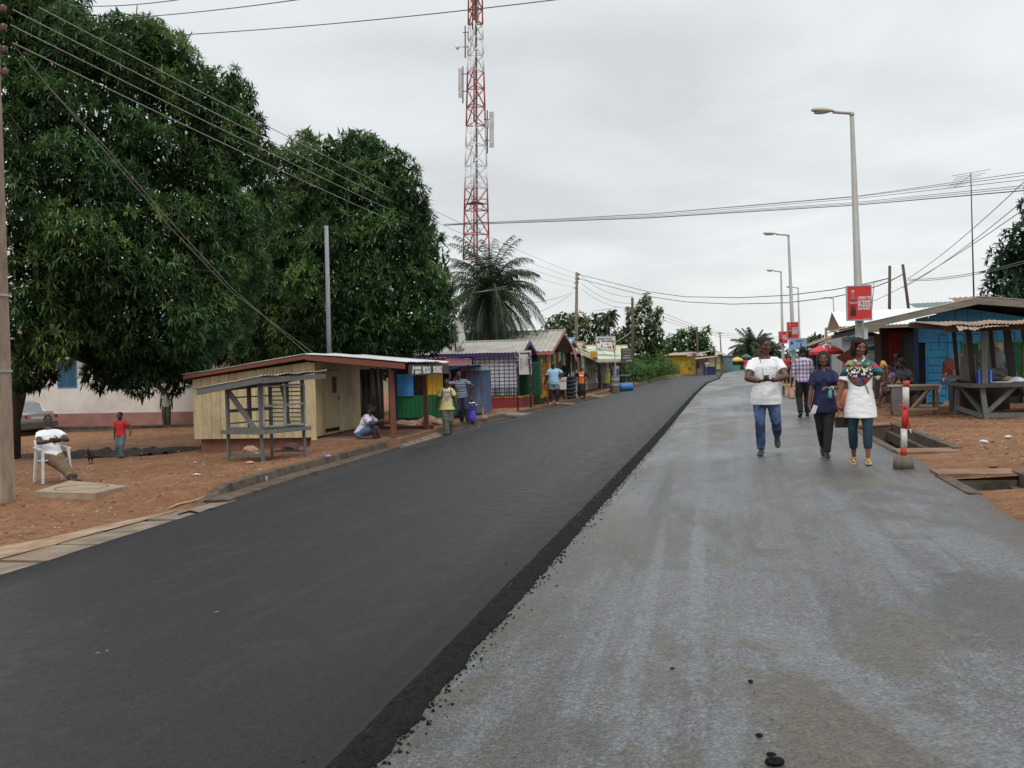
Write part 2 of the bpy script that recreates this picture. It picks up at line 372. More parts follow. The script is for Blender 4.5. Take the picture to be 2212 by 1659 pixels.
            s2_ = nd.new('ShaderNodeMath'); s2_.operation = 'MULTIPLY_ADD'; k(wob2, s2_.inputs[0]); s2_.inputs[1].default_value = 2.2; k(s1.outputs[0], s2_.inputs[2])
            return mix(mr(s2_.outputs[0], 3.25+soft, 3.25-soft, 0, amt*.95), base, colr)
        BRN, BLU, DRK, TAN = (.092,.076,.056), (.155,.168,.180), (.050,.050,.050), (.130,.108,.080)
        for a_ in (((1640,1450),(1880,1570),.30,BRN,.9),((1740,1560),(2080,1640),.34,BRN,.9),((1614,1385),(1718,1412),.14,BRN,.8),((1620,1190),(1686,1196),.18,BRN,.7),((1906,1330),(2062,1390),.22,BRN,.8),((1860,1390),(2000,1460),.22,BRN,.8),
                   ((1880,1035),(1985,1045),.35,TAN,.7),((2118,1240),(2212,1390),.30,DRK,.8),((1560,900),(1640,935),.5,BRN,.5),((1700,1010),(1830,1030),.5,DRK,.5),((1380,1430),(1420,1520),.15,BRN,.6),((1250,1560),(1300,1640),.10,DRK,.5),((1900,1180),(2050,1230),.25,DRK,.5),((1560,1000),(1620,1080),.3,DRK,.35),
                   ((1508,1110),(1503,1440),.055,BLU,.7),((1433,1129),(1330,1650),.05,BLU,.6),((1850,1135),(1975,1260),.10,BLU,.65),((1630,1345),(1990,1560),.16,BLU,.6),((1520,860),(1512,1100),.12,BLU,.5),((1590,1500),(1560,1655),.08,BLU,.5),((2000,1130),(2200,1230),.2,BLU,.5),((1990,1560),(2180,1655),.14,BLU,.55),((1450,1000),(1400,1200),.08,DRK,.45),((1600,880),(1610,1100),.10,BLU,.35),((1250,1240),(1130,1450),.10,DRK,.35)):
            base = blob(*a_)
        spk = ramp(nse(210, 1), [(.72,(0,0,0)), (.78,(1,1,1))]); base = mix(mr(spk, 0, 1, 0, .55), base, (.42,.42,.40))
        spd = ramp(nse(48, 2), [(.27,(1,1,1)), (.34,(0,0,0))]); base = mix(mr(spd, 0, 1, 0, .55), base, (.035,.032,.03))
        rough = mr(wet, .38, .62, .28, .56); bs, bd = .75, .012
        hb = nse(85, 4)
    g1_, g2_ = nse(62 if fresh else 48, 3, (1,1,1), 0, .75, (5,5,0)), nse(17, 4, (1,1,1), 0, .8, (0,9,0))
    hv = nd.new('ShaderNodeHueSaturation'); mu = nd.new('ShaderNodeMath'); mu.operation = 'MULTIPLY'; k(mr(g1_, .30, .70, .36, 1.36), mu.inputs[0]); k(mr(g2_, .32, .68, .72, 1.26), mu.inputs[1]); k(mu.outputs[0], hv.inputs['Value']); k(base, hv.inputs['Color']); base = hv.outputs[0]
    k(base, b.inputs['Base Color']); k(rough, b.inputs['Roughness']); b.inputs['Specular IOR Level'].default_value = .30 if fresh else .5
    bp = nd.new('ShaderNodeBump'); bp.inputs['Strength'].default_value = bs; bp.inputs['Distance'].default_value = bd; k(hb, bp.inputs['Height']); k(bp.outputs[0], b.inputs['Normal'])
    return m
def dirt_mat():
    m = bpy.data.materials.new('laterite_dirt'); m.use_nodes = True; t = m.node_tree; nd = t.nodes; b = nd['Principled BSDF']; k = t.links.new; b.inputs['Roughness'].default_value = .95; b.inputs['Specular IOR Level'].default_value = .15
    tcn = nd.new('ShaderNodeTexCoord')
    def nse(scale, det, rough=.6, off=(0,0,0), dist=0):
        mp = nd.new('ShaderNodeMapping'); mp.inputs['Location'].default_value = off; k(tcn.outputs['Object'], mp.inputs[0])
        n = nd.new('ShaderNodeTexNoise'); n.inputs['Scale'].default_value = scale; n.inputs['Detail'].default_value = det; n.inputs['Roughness'].default_value = rough; n.inputs['Distortion'].default_value = dist; k(mp.outputs[0], n.inputs['Vector']); return n.outputs[0]
    def mixn(f, lo_, hi_, amt, a, c):
        x = nd.new('ShaderNodeMix'); x.data_type = 'RGBA'; r = nd.new('ShaderNodeMapRange'); k(f, r.inputs[0]); r.inputs[1].default_value = lo_; r.inputs[2].default_value = hi_; r.inputs[4].default_value = amt
        k(r.outputs[0], x.inputs[0])
        if isinstance(a, tuple): x.inputs[6].default_value = col4(a)
        else: k(a, x.inputs[6])
        x.inputs[7].default_value = col4(c); return x.outputs[2]
    c = mixn(nse(.35, 6, .65, dist=.5), .35, .65, 1, (.30,.150,.075), (.19,.085,.042))
    c = mixn(nse(1.7, 6, .7, (5,5,0)), .50, .66, .6, c, (.38,.22,.125))
    c = mixn(nse(.8, 7, .75, (21,9,0)), .50, .62, .65, c, (.19,.095,.052)); c = mixn(nse(9, 5, .7, (1,9,0)), .52, .64, .8, c, (.14,.072,.044)); c = mixn(nse(4, 6, .75, (7,1,0)), .56, .66, .7, c, (.38,.235,.14))
    c = mixn(nse(34, 3, .6, (3,1,0)), .60, .68, .8, c, (.46,.34,.24))
    c = mixn(nse(26, 3, .6, (8,2,0)), .60, .67, .8, c, (.10,.06,.042))
    s = nd.new('ShaderNodeSeparateXYZ'); k(tcn.outputs['Object'], s.inputs[0])
    # far ground turns to scrubby green-brown
    r = nd.new('ShaderNodeMapRange'); k(s.outputs[1], r.inputs[0]); r.inputs[1].default_value = 70; r.inputs[2].default_value = 130; x = nd.new('ShaderNodeMix'); x.data_type = 'RGBA'; k(r.outputs[0], x.inputs[0]); k(c, x.inputs[6]); x.inputs[7].default_value = (.13,.12,.06,1); c = x.outputs[2]
    k(c, b.inputs['Base Color'])
    bp = nd.new('ShaderNodeBump'); bp.inputs['Strength'].default_value = 1.0; bp.inputs['Distance'].default_value = .06; k(nse(11, 9, .75), bp.inputs['Height']); k(bp.outputs[0], b.inputs['Normal'])
    return m
DIRT = dirt_mat(); FRESH = road_mat('fresh_asphalt', True); OLD = road_mat('old_asphalt', False)
CONC = mat('concrete_weathered', (.25,.205,.155), (.14,.112,.085), rough=.9, scale=3, bump=.5, bscale=30, dirt=(.24,.14,.085), dirtamt=.75, spec=.25)
CONC2 = mat('concrete_dark', (.120,.095,.070), (.048,.038,.029), rough=.9, scale=4, bump=.5, bscale=25, dirt=(.16,.095,.06), dirtamt=.6, spec=.25)
CH0, CH1 = 2.44, 3.12            # the open drain beside the right edge of the road
OPEN = [(11.15, 12.2), (15.9, 21.2)]
xs = [-420,-260,-160,-110,-80,-62,-50,-42,-36] + [-33+.6*i for i in range(22)] + [-19.8+.3*i for i in range(37)]
xs = sorted(set([round(x,3) for x in xs if x < -9.1])) + [-9.0,-8.8,-8.6,-8.3,-8.0,-7.7,-7.4,-7.0,-6,-4,-2,0,1.5,2.2,2.4,CH0,CH1,3.3] + [3.5+.25*i for i in range(28)] + [10.7,11.6,13,15,18,22,28,36,50,75,110,160,260,420]
ys = [-40,-20,-8,-2] + [0+.5*i for i in range(21)] + [10.7,11.15,11.7,12.2] + [12.8+.34*i for i in range(9)] + [15.9] + [16.2+.36*i for i in range(14)] + [21.2] + [21.6+.5*i for i in range(50)] + [47+1.5*i for i in range(24)] + [84,88,92,98,105,112,120,130,140,152,165,180,195,215,250,300,380,500,700,1000,1500]
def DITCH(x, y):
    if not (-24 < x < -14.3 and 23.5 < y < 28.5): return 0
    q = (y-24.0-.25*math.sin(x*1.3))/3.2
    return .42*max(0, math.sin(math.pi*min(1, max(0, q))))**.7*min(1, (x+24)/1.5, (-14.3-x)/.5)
gb = MB(); idx = {}
for j, y in enumerate(ys):
    for i, x in enumerate(xs):
        z = G(x, y)
        k_ = KX(y) if y > 14.2 else -7.9
        if k_-.1 < x < CH1+.01 and y < 205: z -= .12 if (x < CH0-.25) else .012
        elif x < k_: z += nz(x, y, .5, .05)+nz(x, y, 1.9, .02) if x < k_-.4 else 0
        else: z += nz(x, y, .6, .05)+nz(x, y, 2.1, .02) if x > 3.6 else 0
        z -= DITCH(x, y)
        if y > 230: z -= (y-230)*.004
        idx[i, j] = len(gb.v); gb.v.append((x, y, z))
for j in range(len(ys)-1):
    for i in range(len(xs)-1):
        xm, ym = (xs[i]+xs[i+1])/2, (ys[j]+ys[j+1])/2
        if CH0 < xm < CH1 and any(a < ym < b for a, b in OPEN): continue
        gb.f.append((idx[i,j], idx[i+1,j], idx[i+1,j+1], idx[i,j+1])); gb.m.append(0); gb.sm.append(True)
structure(gb.build('ground', DIRT))
def strip(name, m, xl, xr, ylist, lift, nx=6, skirt=0.0, rag=0.0, ripple=0.0):
    b = MB(); K = nx+1
    for y in ylist:
        a, c = xl(y), xr(y)
        a += rag*nz(1.3, y, 2.1, 1)+rag*.5*nz(5.3, y, 9, 1); c += rag*nz(7.7, y, 1.7, 1)*(2.5 if name == 'road' else 1)
        for i in range(K):
            x = a+(c-a)*i/nx; b.v.append((x, y, roadz(x, y)+lift+ripple*nz(x, y, .8, 1)))
    for j in range(len(ylist)-1):
        for i in range(nx):
            q = j*K+i; b.f.append((q, q+1, q+K+1, q+K)); b.m.append(0); b.sm.append(True)
    if skirt:
        for side in (0, nx):
            o = len(b.v)
            for j, y in enumerate(ylist):
                p = b.v[j*K+side]; b.v.append((p[0]+(-.01 if side == 0 else .01), p[1], p[2]-skirt))
            for j in range(len(ylist)-1):
                q = j*K+side; f = (q, q+K, o+j+1, o+j); b.f.append(f if side else tuple(reversed(f))); b.m.append(0); b.sm.append(False)
    return b.build(name, m)
yl = [-8+.35*i for i in range(130)] + [38+1.5*i for i in range(60)] + [130+3*i for i in range(26)]
structure(strip('road', OLD, lambda y: XR(y)-.6, RX, yl, .0, 10, skirt=.10, rag=.05))
structure(strip('asphalt_lane', FRESH, AX, lambda y: XR(y)-.07, yl, .055, 8, skirt=.14, rag=.03))
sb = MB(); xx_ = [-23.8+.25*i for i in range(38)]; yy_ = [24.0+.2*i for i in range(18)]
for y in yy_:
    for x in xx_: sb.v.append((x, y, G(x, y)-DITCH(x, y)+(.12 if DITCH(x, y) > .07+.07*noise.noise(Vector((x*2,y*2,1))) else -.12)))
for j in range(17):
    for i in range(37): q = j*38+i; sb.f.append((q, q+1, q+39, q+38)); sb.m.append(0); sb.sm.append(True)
structure(sb.build('ground_soil_shade', mat('dark_soil_shade', (.040,.027,.020), (.018,.013,.010), rough=.95, scale=3, bump=.6, bscale=14)))  # dark soil tone also stands in for the shade band under the mango trees
# loose ragged shoulder of the fresh layer
LOOSE = mat('loose_asphalt', (.017,.016,.016), (.005,.005,.005), rough=.95, scale=45, bump=1.0, bscale=60, spec=.15)
b = MB(); yb = [1.5+.06*i for i in range(420)] + [27+.3*i for i in range(120)] + [64+1.5*i for i in range(90)]; K = 9
for y in yb:
    e = XR(y); w = .30+.03*nz(2, y, 1.3, 1)+.02*nz(2, y, 6, 1); ragg = .035*nz(9, y, 5, 1)+.02*nz(3, y, 17, 1)
    x0, x1 = e-.10-.012*nz(4, y, 7, 1), e+.055+ragg*.8
    for i in range(K):
        q = i/(K-1); x = x0+(x1-x0)*q; h = .062*(1-q**1.6)-.004
        h += (.014*nz(x, y, 14, 1)+.010*nz(x, y, 31, 1))*math.sin(math.pi*min(1, q*1.2+.1)) if y < 60 else 0
        if q > .99: h = -.012
        b.v.append((x, y, roadz(x, y)+max(h, -.012)+.004))
for j in range(len(yb)-1):
    for i in range(K-1):
        q = j*K+i; b.f.append((q, q+1, q+K+1, q+K)); b.m.append(0); b.sm.append(False)
structure(b.build('road_shoulder', LOOSE))
# crumbs of asphalt and grit
def pebbles(name, n, place, rmin, rmax, m, label, seed=1, power=2.0):
    r_ = random.Random(seed); b = MB()
    oc = [(1,0,0),(-1,0,0),(0,1,0),(0,-1,0),(0,0,1),(0,0,-1)]; ofs = [(0,2,4),(2,1,4),(1,3,4),(3,0,4),(2,0,5),(1,2,5),(3,1,5),(0,3,5)]
    for _ in range(n):
        x, y, z = place(r_); s_ = rmin+(rmax-rmin)*r_.random()**power; th = r_.random()*6.28; c, s2 = math.cos(th), math.sin(th); vs = []
        for p in oc:
            q = [p[i]*s_*r_.uniform(.6, 1.15) for i in range(3)]; q[2] *= .6; vs.append((x+q[0]*c-q[1]*s2, y+q[0]*s2+q[1]*c, z+q[2]))
        b.add(vs, ofs, r_.randrange(len(m)))
    return stuff(b.build(name, m), label, 'pebbles')
def pl_edge(r_):
    y = 2+r_.random()**1.8*26; e = XR(y); x = e+r_.gauss(-.04, .07)+(abs(r_.gauss(0, .12)) if r_.random() < .035 else 0)
    q = (x-(e-.26))/.3; return x, y, roadz(x, y)+max(.0, .05*(1-max(0, q)**1.6))+.004
pebbles('asphalt_crumbs', 9000, pl_edge, .005, .016, [LOOSE], 'loose black asphalt crumbs along the edge of the new surface')
PEB = [mat('stone_tan', (.42,.30,.20), rough=.9), mat('stone_red', (.22,.10,.055), rough=.9), mat('stone_grey', (.33,.30,.27), rough=.9), mat('stone_dark', (.08,.055,.045), rough=.9)]
def pl_left(r_):
    while 1:
        y = 9+r_.random()**1.3*32; x = -8.7-r_.random()**1.2*15
        if x < KX(y)-.3 or (y < 14 and x < -8.8): return x, y, G(x, y)+nz(x, y, .5, .05)+nz(x, y, 1.9, .02)+.004
pebbles('gravel_left', 7000, pl_left, .008, .042, [PEB[1], PEB[0], PEB[3], PEB[1], PEB[1], PEB[3], PEB[2]], 'small stones strewn over the red earth left of the road', 2, 3.0)
def pl_right(r_):
    y = 8+r_.random()**1.2*26; x = 3.3+r_.random()**1.3*6; return x, y, G(x, y)+(nz(x, y, .6, .05)+nz(x, y, 2.1, .02) if x > 3.6 else 0)+.004
pebbles('gravel_right', 4000, pl_right, .008, .038, [PEB[1], PEB[0], PEB[3], PEB[1], PEB[1], PEB[3], PEB[2]], 'small stones strewn over the red earth right of the road', 3, 3.0)
def pl_road(r_):
    y = 2.6+r_.random()**1.5*16; x = -1.1+r_.random()*3.6; return x, y, roadz(x, y)+.004
pebbles('road_grit', 700, pl_road, .002, .007, [PEB[2], PEB[3], PEB[0]], 'grit lying on the old road surface', 4, 3.0)
# left kerb: an upper lip and a lower ledge, cast in lengths
kb = MB(); yk = [14.3+.3*i for i in range(140)] + [57+2*i for i in range(50)]; P_ = []
GAPS = [(36.5, 38.6), (44.5, 45.5), (51.5, 53.5), (63.5, 66), (77, 81)]
for y in yk:
    k_ = KX(y); e = nz(0, y, 3, .012); r0 = roadz(k_, y); t = min(1, (y-14.2)/1.2)
    a_ = AX(y); w2 = max(.12, min(.42, (a_-k_)-.22))
    P_.append([(k_-.17, r0+.02), (k_-.17, r0+.205*t+e+.005), (k_+e*.6, r0+.205*t+e), (k_+.03, r0+.075), (k_+.03+w2, r0+.085+e*.7), (k_+.06+w2, r0-.06), (k_-.17, r0-.06)])
for j in range(len(yk)-1):
    if any(a < yk[j] < c for a, c in GAPS): continue
    y0, y1 = yk[j], yk[j+1]-(.015 if j % 4 == 3 else 0)
    A_ = [(p[0], y0, p[1]) for p in P_[j]]; B_ = [(p[0], y1, p[1]) for p in P_[j+1]]; n_ = len(A_)
    kb.add(A_+B_, [(i, (i+1) % n_, n_+(i+1) % n_, n_+i) for i in range(n_)] + [tuple(reversed(range(n_))), tuple(range(n_, 2*n_))], 0)
tag(structure(kb.build('kerb', CONC2)), 'weathered concrete kerb with lower ledge along the left side', 'kerb'); 
# flat drain covers at the near left, and the broad concrete apron behind them
sl = MB(); js = [-6, 6.6, 7.5, 8.4, 9.35, 10.35, 11.3, 12.25, 13.2, 14.35]
for a, c in zip(js, js[1:]):
    x0, x1 = -7.85, -6.8; o_ = .3
    h_ = .035+random.uniform(-.012,.012); p = [(x0, a+o_+.04, roadz(x0,a)+h_), (x1, a+.035, roadz(x1,a)+h_), (x1, c-.035, roadz(x1,c)+h_), (x0, c+o_-.04, roadz(x0,c)+h_)]
    if a < 0: p[0] = (x0, a, p[0][2])
    sl.prism(p, (0,0,-.12))
structure(sl.build('pavement', CONC))
ap = MB(); ya = [-6+.4*i for i in range(50)]
for y in ya:
    w = interp(y, [(-6,-9.4),(9,-9.0),(11,-8.75),(13.5,-8.2),(16,-8.0)]) + nz(0, y, 1.1, .16)+nz(0, y, 4, .05)
    for x in (w, (w-7.87)/2, -7.87): ap.v.append((x, y, G(-8, y)+.005+nz(x, y, 1.5, .012) + (.02 if x > -7.9 else 0)-(.03 if x == w else 0)))
for j in range(len(ya)-1):
    for i in range(2):
        q = j*3+i; ap.f.append((q, q+1, q+4, q+3)); ap.m.append(0); ap.sm.append(True)
structure(ap.build('pavement_apron', mat('worn_apron', (.33,.225,.14), (.22,.13,.075), rough=.95, scale=2.2, stretch=(3,.7,1), bump=.3, bscale=20, lo=.42, hi=.58, dirt=(.42,.36,.29), dirtamt=.8)))
# right drain: channel walls, floor and the cover slabs that are left
dr = MB()
for a, c in OPEN:
    z = G(2.9, (a+c)/2)
    dr.b2((CH0-.14, a-.3, z-1.25), (CH0-.005, c+.3, z-.02)); dr.b2((CH1+.005, a-.3, z-1.25), (CH1+.13, c+.3, z+.03)); dr.b2((CH0-.14, a-.3, z-1.3), (CH1+.13, c+.3, z-1.251))
    dr.b2((CH1-.1, a-.3, z-.3), (CH1+.004, c+.3, z-.12)); 
    dr.b2((CH0-.004, a-.3, z-1.2), (CH1-.004, a-.02, z-.05)); dr.b2((CH0-.004, c+.02, z-1.2), (CH1-.004, c+.3, z-.05))
structure(dr.build('drain', CONC2))
cv = MB()
for a, c in [(12.36,12.9),(15.2,15.85),(21.25,21.9)]:
    z = G(2.9, a); j = random.uniform(-.004, .003)
    cv.prism([(CH0-.12, a, z+.006+j), (CH1+.10, a+random.uniform(-.02,.02), z+.012+j), (CH1+.10, c, z+.012+j), (CH0-.12, c, z+.006+j)], (0,0,-.1))
structure(cv.build('pavement_covers', mat('dusty_cover', (.25,.145,.085), (.16,.085,.05), rough=.95, scale=3.5, bump=.8, bscale=18, dirt=(.17,.155,.14), dirtamt=.8)))
# ================================================================== left side buildings
GLASSY = mat('dark_glass', (.02,.03,.035), rough=.15, spec=.6)
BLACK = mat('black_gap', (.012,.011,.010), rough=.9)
ZINC = mat('zinc_sheet', (.62,.63,.64), (.42,.43,.44), rough=.5, scale=1.5, stretch=(1,1,1), metal=.35, dirt=(.28,.21,.16), dirtamt=.55)
ZINC_D = mat('zinc_dull', (.40,.385,.34), (.29,.275,.24), rough=.75, scale=1.2, dirt=(.20,.17,.13), dirtamt=.6)
RUST = mat('rusty_sheet', (.30,.17,.10), (.16,.085,.05), rough=.85, scale=3, dirt=(.42,.36,.30), dirtamt=.6)
WGREY = wood('grey_wood', (.155,.155,.15)); WBROWN = wood('brown_wood', (.20,.13,.08)); WDARK = wood('dark_wood', (.045,.032,.026)); WPALE = wood('pale_wood', (.42,.33,.20))
CREAM = wood('cream_boards', (.58,.475,.275), isl=.16, rough=.65, dirt=(.30,.235,.135), dirtamt=.85); ORED = paint('oxide_red', (.19,.056,.032)); ORED_D = paint('oxide_red_dark', (.14,.045,.03))
REDP = paint('red_paint', (.36,.035,.028)); PINK = paint('pink_paint', (.50,.16,.15)); BLUEP = paint('sky_blue_paint', (.045,.27,.58)); NAVY = paint('navy_paint', (.02,.045,.15)); TEALB = paint('mid_blue_paint', (.035,.18,.42))
YEL = paint('yellow_paint', (.62,.37,.03)); GREENP = wood('green_boards', (.012,.145,.045), isl=.12, rough=.6); YELB = wood('yellow_boards', (.62,.36,.025), isl=.08, rough=.6)
DGREEN = paint('dark_green_paint', (.012,.06,.03)); PURPLE = paint('purple_paint', (.07,.035,.18)); LBLUE = wood('grey_blue_boards', (.20,.27,.42), isl=.12, rough=.65); MAROON = paint('maroon_paint', (.26,.035,.04)); WHITE = paint('white_paint', (.72,.72,.69)); CREAMP = paint('cream_paint', (.60,.50,.34))
PLASTER = mat('pink_white_plaster', (.74,.68,.62), (.66,.60,.54), rough=.9, scale=1.2, dirt=(.40,.31,.27), dirtamt=.45); PLINTH = mat('plinth_pink', (.36,.185,.155), (.28,.14,.115), rough=.9, scale=2, dirt=(.2,.12,.09))
STEEL = mat('galvanised', (.40,.41,.41), (.33,.34,.34), rough=.5, metal=.4, scale=3); STEEL_D = mat('dark_steel', (.06,.055,.05), rough=.6)
PAPER = mat('paper', (.62,.60,.55), (.50,.48,.43), rough=.85, scale=12)
rad = math.radians

# ---- pale office building behind the trees
t = T('office_building', 'long low pinkish white building with blue windows behind the mango trees', 'building', (-33.5,43.2,G(-30,43)-.05))
w = MB(); w.b2((-6,0,.75),(14,.25,4.2)); w.b2((14,0,.75),(14.25,8,4.2)); w.build('wall', PLASTER, t)
w = MB(); w.b2((-6.03,-.04,0),(14.03,.25,.745)); w.build('plinth', PLINTH, t)
for x in (-1.4, 2.1, 5.6, 9.1, 12.3):
    f = MB(); W_, z0, z1 = .92, 2.05, 3.3
    f.b2((x-.06,-.035,z0-.06),(x+W_+.06,-.003,z0)); f.b2((x-.06,-.035,z1),(x+W_+.06,-.003,z1+.06)); f.b2((x-.06,-.035,z0),(x,-.003,z1)); f.b2((x+W_,-.035,z0),(x+W_+.06,-.003,z1)); f.b2((x+W_/2-.02,-.035,z0),(x+W_/2+.02,-.003,z1))
    wf = f.build('window', TEALB, t); g = MB(); g.b2((x,-.02,z0),(x+W_/2-.02,-.004,z1)); g.b2((x+W_/2+.02,-.02,z0),(x+W_,-.004,z1)); g.build('pane', mat('blue_pane', (.02,.09,.16), (.015,.06,.11), rough=.3), wf)
w = MB(); w.corr((-6.5,-.8,4.1),(14.6,-.8,4.1),(14.6,4,5.4),(-6.5,4,5.4), 80); w.build('roof', ZINC_D, t)
w = MB(); w.b2((-36,39.6,-1.2),(-14.8,40.1,-.62)); w.b2((-36,39.0,-1.2),(-14.8,39.58,-.78)); tag(w.build('retaining_ledge', CONC2), 'low dark concrete ledge in front of the pinkish white building', 'ledge')

# ---- yellow board kiosk with porch and sign
ko = Vector((-10.52,24.5,-.43)); kr = rad(3.0)
t = T('wooden_kiosk', 'cream board kiosk with red fascia, porch on red posts and a hand painted sign', 'kiosk', ko, kr)
BW, BD = 3.2, 4.1
hz = lambda q: 1.83+.38*q
w = MB(); w.boards((-BW,0),(0,0), .27, 2.2, 13, z1fn=hz, side=-1); w.boards((-BW,BD),(0,BD), .27, 2.2, 12, z1fn=hz, side=1); w.boards((-BW,0),(-BW,BD), .27, 1.85, 15, side=1)
w.b2((-BW+.01,.01,.26),(-.01,BD-.01,.3)); wl = w.build('wall', CREAM, t)
w = MB(); w.boards((0,0),(0,.95), .27, 2.2, 5, side=-1); w.boards((0,2.15),(0,BD), .27, 2.2, 10, side=-1); w.boards((0,.95),(0,2.15), 1.98, 2.2, 5, side=-1); w.build('front_wall', CREAM, t)
w = MB(); w.b2((-.01,-.03,.1),(.14,.02,2.18)); w.build('corner_board', CREAM, t)
d = MB(); d.b2((.02,.97,.42),(.05,2.13,1.96)); d.b2((.05,1.0,.50),(.058,2.1,.53)); dr_ = d.build('door', mat('cream_door', (.50,.42,.245), (.42,.35,.19), rough=.6, scale=2, dirt=(.30,.25,.15)), t)
h = MB(); h.b2((.052,2.02,1.15),(.075,2.06,1.27)); h.build('latch', STEEL_D, dr_)
p = MB(); p.b2((.055,1.52,1.36),(.062,1.88,1.80)); po = p.build('poster', mat('torn_poster', (.16,.085,.075), (.06,.035,.04), rough=.9, scale=9, dirt=(.3,.26,.22)), t)
w = MB(); w.b2((-BW+.12,.1,-.25),(-.06,BD-.1,.26)); w.build('base', mat('mud_plinth', (.21,.092,.058), (.14,.062,.04), rough=.95, scale=3, bump=.5), t)
w = MB(); w.b2((.0,-.12,-.25),(2.28,BD+.1,.20)); w.b2((2.28,-.12,-.35),(2.36,BD+.2,.205)); w.build('porch_slab', mat('porch_earth', (.28,.15,.095), (.17,.085,.055), rough=.95, scale=2.5, bump=.6, dirt=(.36,.25,.18)), t)
e = MB(); e.prism([(2.36,-.1,.05),(2.95,.5,-.12),(2.7,3.9,-.08),(2.36,3.9,.1)], (0,0,-.25)); e.build('step', CONC, t)
# roof: two slopes of zinc, fascia
RZ = 2.33; LE = (-BW-.16, 1.88); RE = (2.62, 2.06)
w = MB(); w.corr((LE[0],-.32,LE[1]+.075),(LE[0],BD+.3,LE[1]+.075),(0,BD+.3,RZ+.075),(0,-.32,RZ+.075), 26, amp=.014, sag=.03); w.corr((RE[0],-.32,RE[1]+.075),(RE[0],BD+.55,RE[1]+.075),(0,BD+.55,RZ+.085),(0,-.32,RZ+.085), 28, amp=.014, sag=.04, rag=.05); rf = w.build('roof', ZINC, t)
w = MB(); w.prism([(LE[0]+.03,-.3,LE[1]-.03),(0,-.3,RZ-.045),(0,-.3,RZ+.055),(LE[0]+.03,-.3,LE[1]+.055)], (0,.035,0)); w.prism([(0,-.3,RZ-.075),(RE[0]-.03,-.3,RE[1]-.10),(RE[0]-.03,-.3,RE[1]+.045),(0,-.3,RZ+.055)], (0,.035,0)); w.b2((LE[0]+.03,-.26,LE[1]-.06),(LE[0]+.065,BD+.25,LE[1]+.03)); w.build('fascia', ORED, rf)
w = MB()
for yy in (.0, 1.3, 2.7, BD): w.bar((LE[0]+.08,yy,LE[1]-.02),(-.02,yy,RZ-.03),.05,.08); w.bar((.02,yy,RZ-.03),(RE[0]-.08,yy,RE[1]-.02),.05,.08)
w.bar((2.2,-.26,1.98),(2.2,BD+.45,1.98),.06,.1); w.build('rafter', WDARK, rf)
for (x, y) in ((2.14,.12),(2.14,3.62)):
    q = MB(); q.bar((x,y,.18),(x-.02,y,1.98),.115,.13); q.build('post', ORED, t)
w = MB(); w.b2((.1,3.85,.205),(2.28,3.95,.30)); w.build('threshold', ORED_D, t)
s = MB(); s.b2((RE[0]-.02,-.02,1.79),(RE[0]+.015,BD+.42,2.07)); sg = s.build('signboard', mat('sign_black', (.055,.048,.045), (.03,.027,.026), rough=.8, scale=2, dirt=(.16,.13,.11), dirtamt=.5), t)
x0 = RE[0]+.017
s = MB(); s.text('PILOLO', .255, (x0,1.36,1.835), (0,1,0), (0,0,1), bold=.007, sx=1.0); s.text('SOUNDZ', .255, (x0,2.55,1.835), (0,1,0), (0,0,1), bold=.007, sx=1.0)
s.text('ALWAYS BEST', .10, (x0,.52,1.945), (0,1,0), (0,0,1), bold=.004, sx=1.05); s.text('MUSIC ON', .115, (x0,.54,1.83), (0,1,0), (0,0,1), bold=.004, sx=1.1)
SW_ = mat('sign_white', (.85,.83,.80), (.8,.78,.74), rough=.8); s.build('lettering', SW_, sg); s = MB(); s.tube([(x0+.004,.28,1.87),(x0+.004,.36,2.02),(x0+.004,.42,1.97)], .012, 6); s.ell((x0+.002,.27,1.86), (.006,.05,.035), 6); s.build('music_note', SW_, sg)

# ---- grey display booth on legs
A_ = Vector((-10.66,20.32,G(-10.2,20.8)+.02)); br_ = rad(-19)
t = T('display_booth', 'small weathered grey wooden vending booth on legs, empty, in front of the cream kiosk', 'vending booth', A_, br_)
bw, bd = .98, 1.30
for (x, y, z, dx) in ((0,0,.6,-.02),(bw,0,.6,.03),(bw,bd,.6,.04),(0,bd,.6,.0)):
    q = MB(); q.bar((x+dx,y,-.02),(x,y,z),.05,.06); q.build('leg', WGREY, t)
w = MB(); w.b2((-.1,-.1,.6),(bw+.1,bd+.1,.655)); w.b2((-.11,-.12,.58),(bw+.11,-.085,.665)); w.b2((bw+.085,-.12,.58),(bw+.12,bd+.12,.665)); w.build('shelf', WGREY, t)
w = MB()
zt = lambda x, y: 1.58+.16*x+.05*y
for (x, y) in ((0,0),(bw,0),(bw,bd),(0,bd),(.0,bd*.5),(bw*.52,bd)): w.bar((x,y,.655),(x,y,zt(x,y)),.065,.065)
w.bar((.0,.02,1.52),(.80,.02,.67),.025,.13); w.bar((.35,bd-.02,1.6),(bw,bd-.4,.70),.025,.11)
w.bar((0,0,1.56),(bw,0,1.70),.05,.09); w.bar((bw,0,1.70),(bw,bd,1.76),.05,.09); w.bar((0,0,1.55),(0,bd,1.62),.05,.08); w.bar((0,bd,1.60),(bw,bd,1.76),.05,.08)
w.bar((0,0,.69),(bw,0,.69),.04,.07); w.bar((0,.0,1.07),(0,bd,1.07),.03,.07); w.bar((bw,0,.69),(bw,bd,.69),.04,.07)
w.build('frame', WGREY, t)
w = MB()
for k in range(9): w.bar((.02,bd-.02,.78+.095*k),(bw-.02,bd-.02,.78+.095*k),.012,.025)
for k in range(3): w.bar((.02,.03,.80+.28*k),(.02,bd-.03,.80+.28*k),.012,.03)
w.build('slats', WGREY, t)
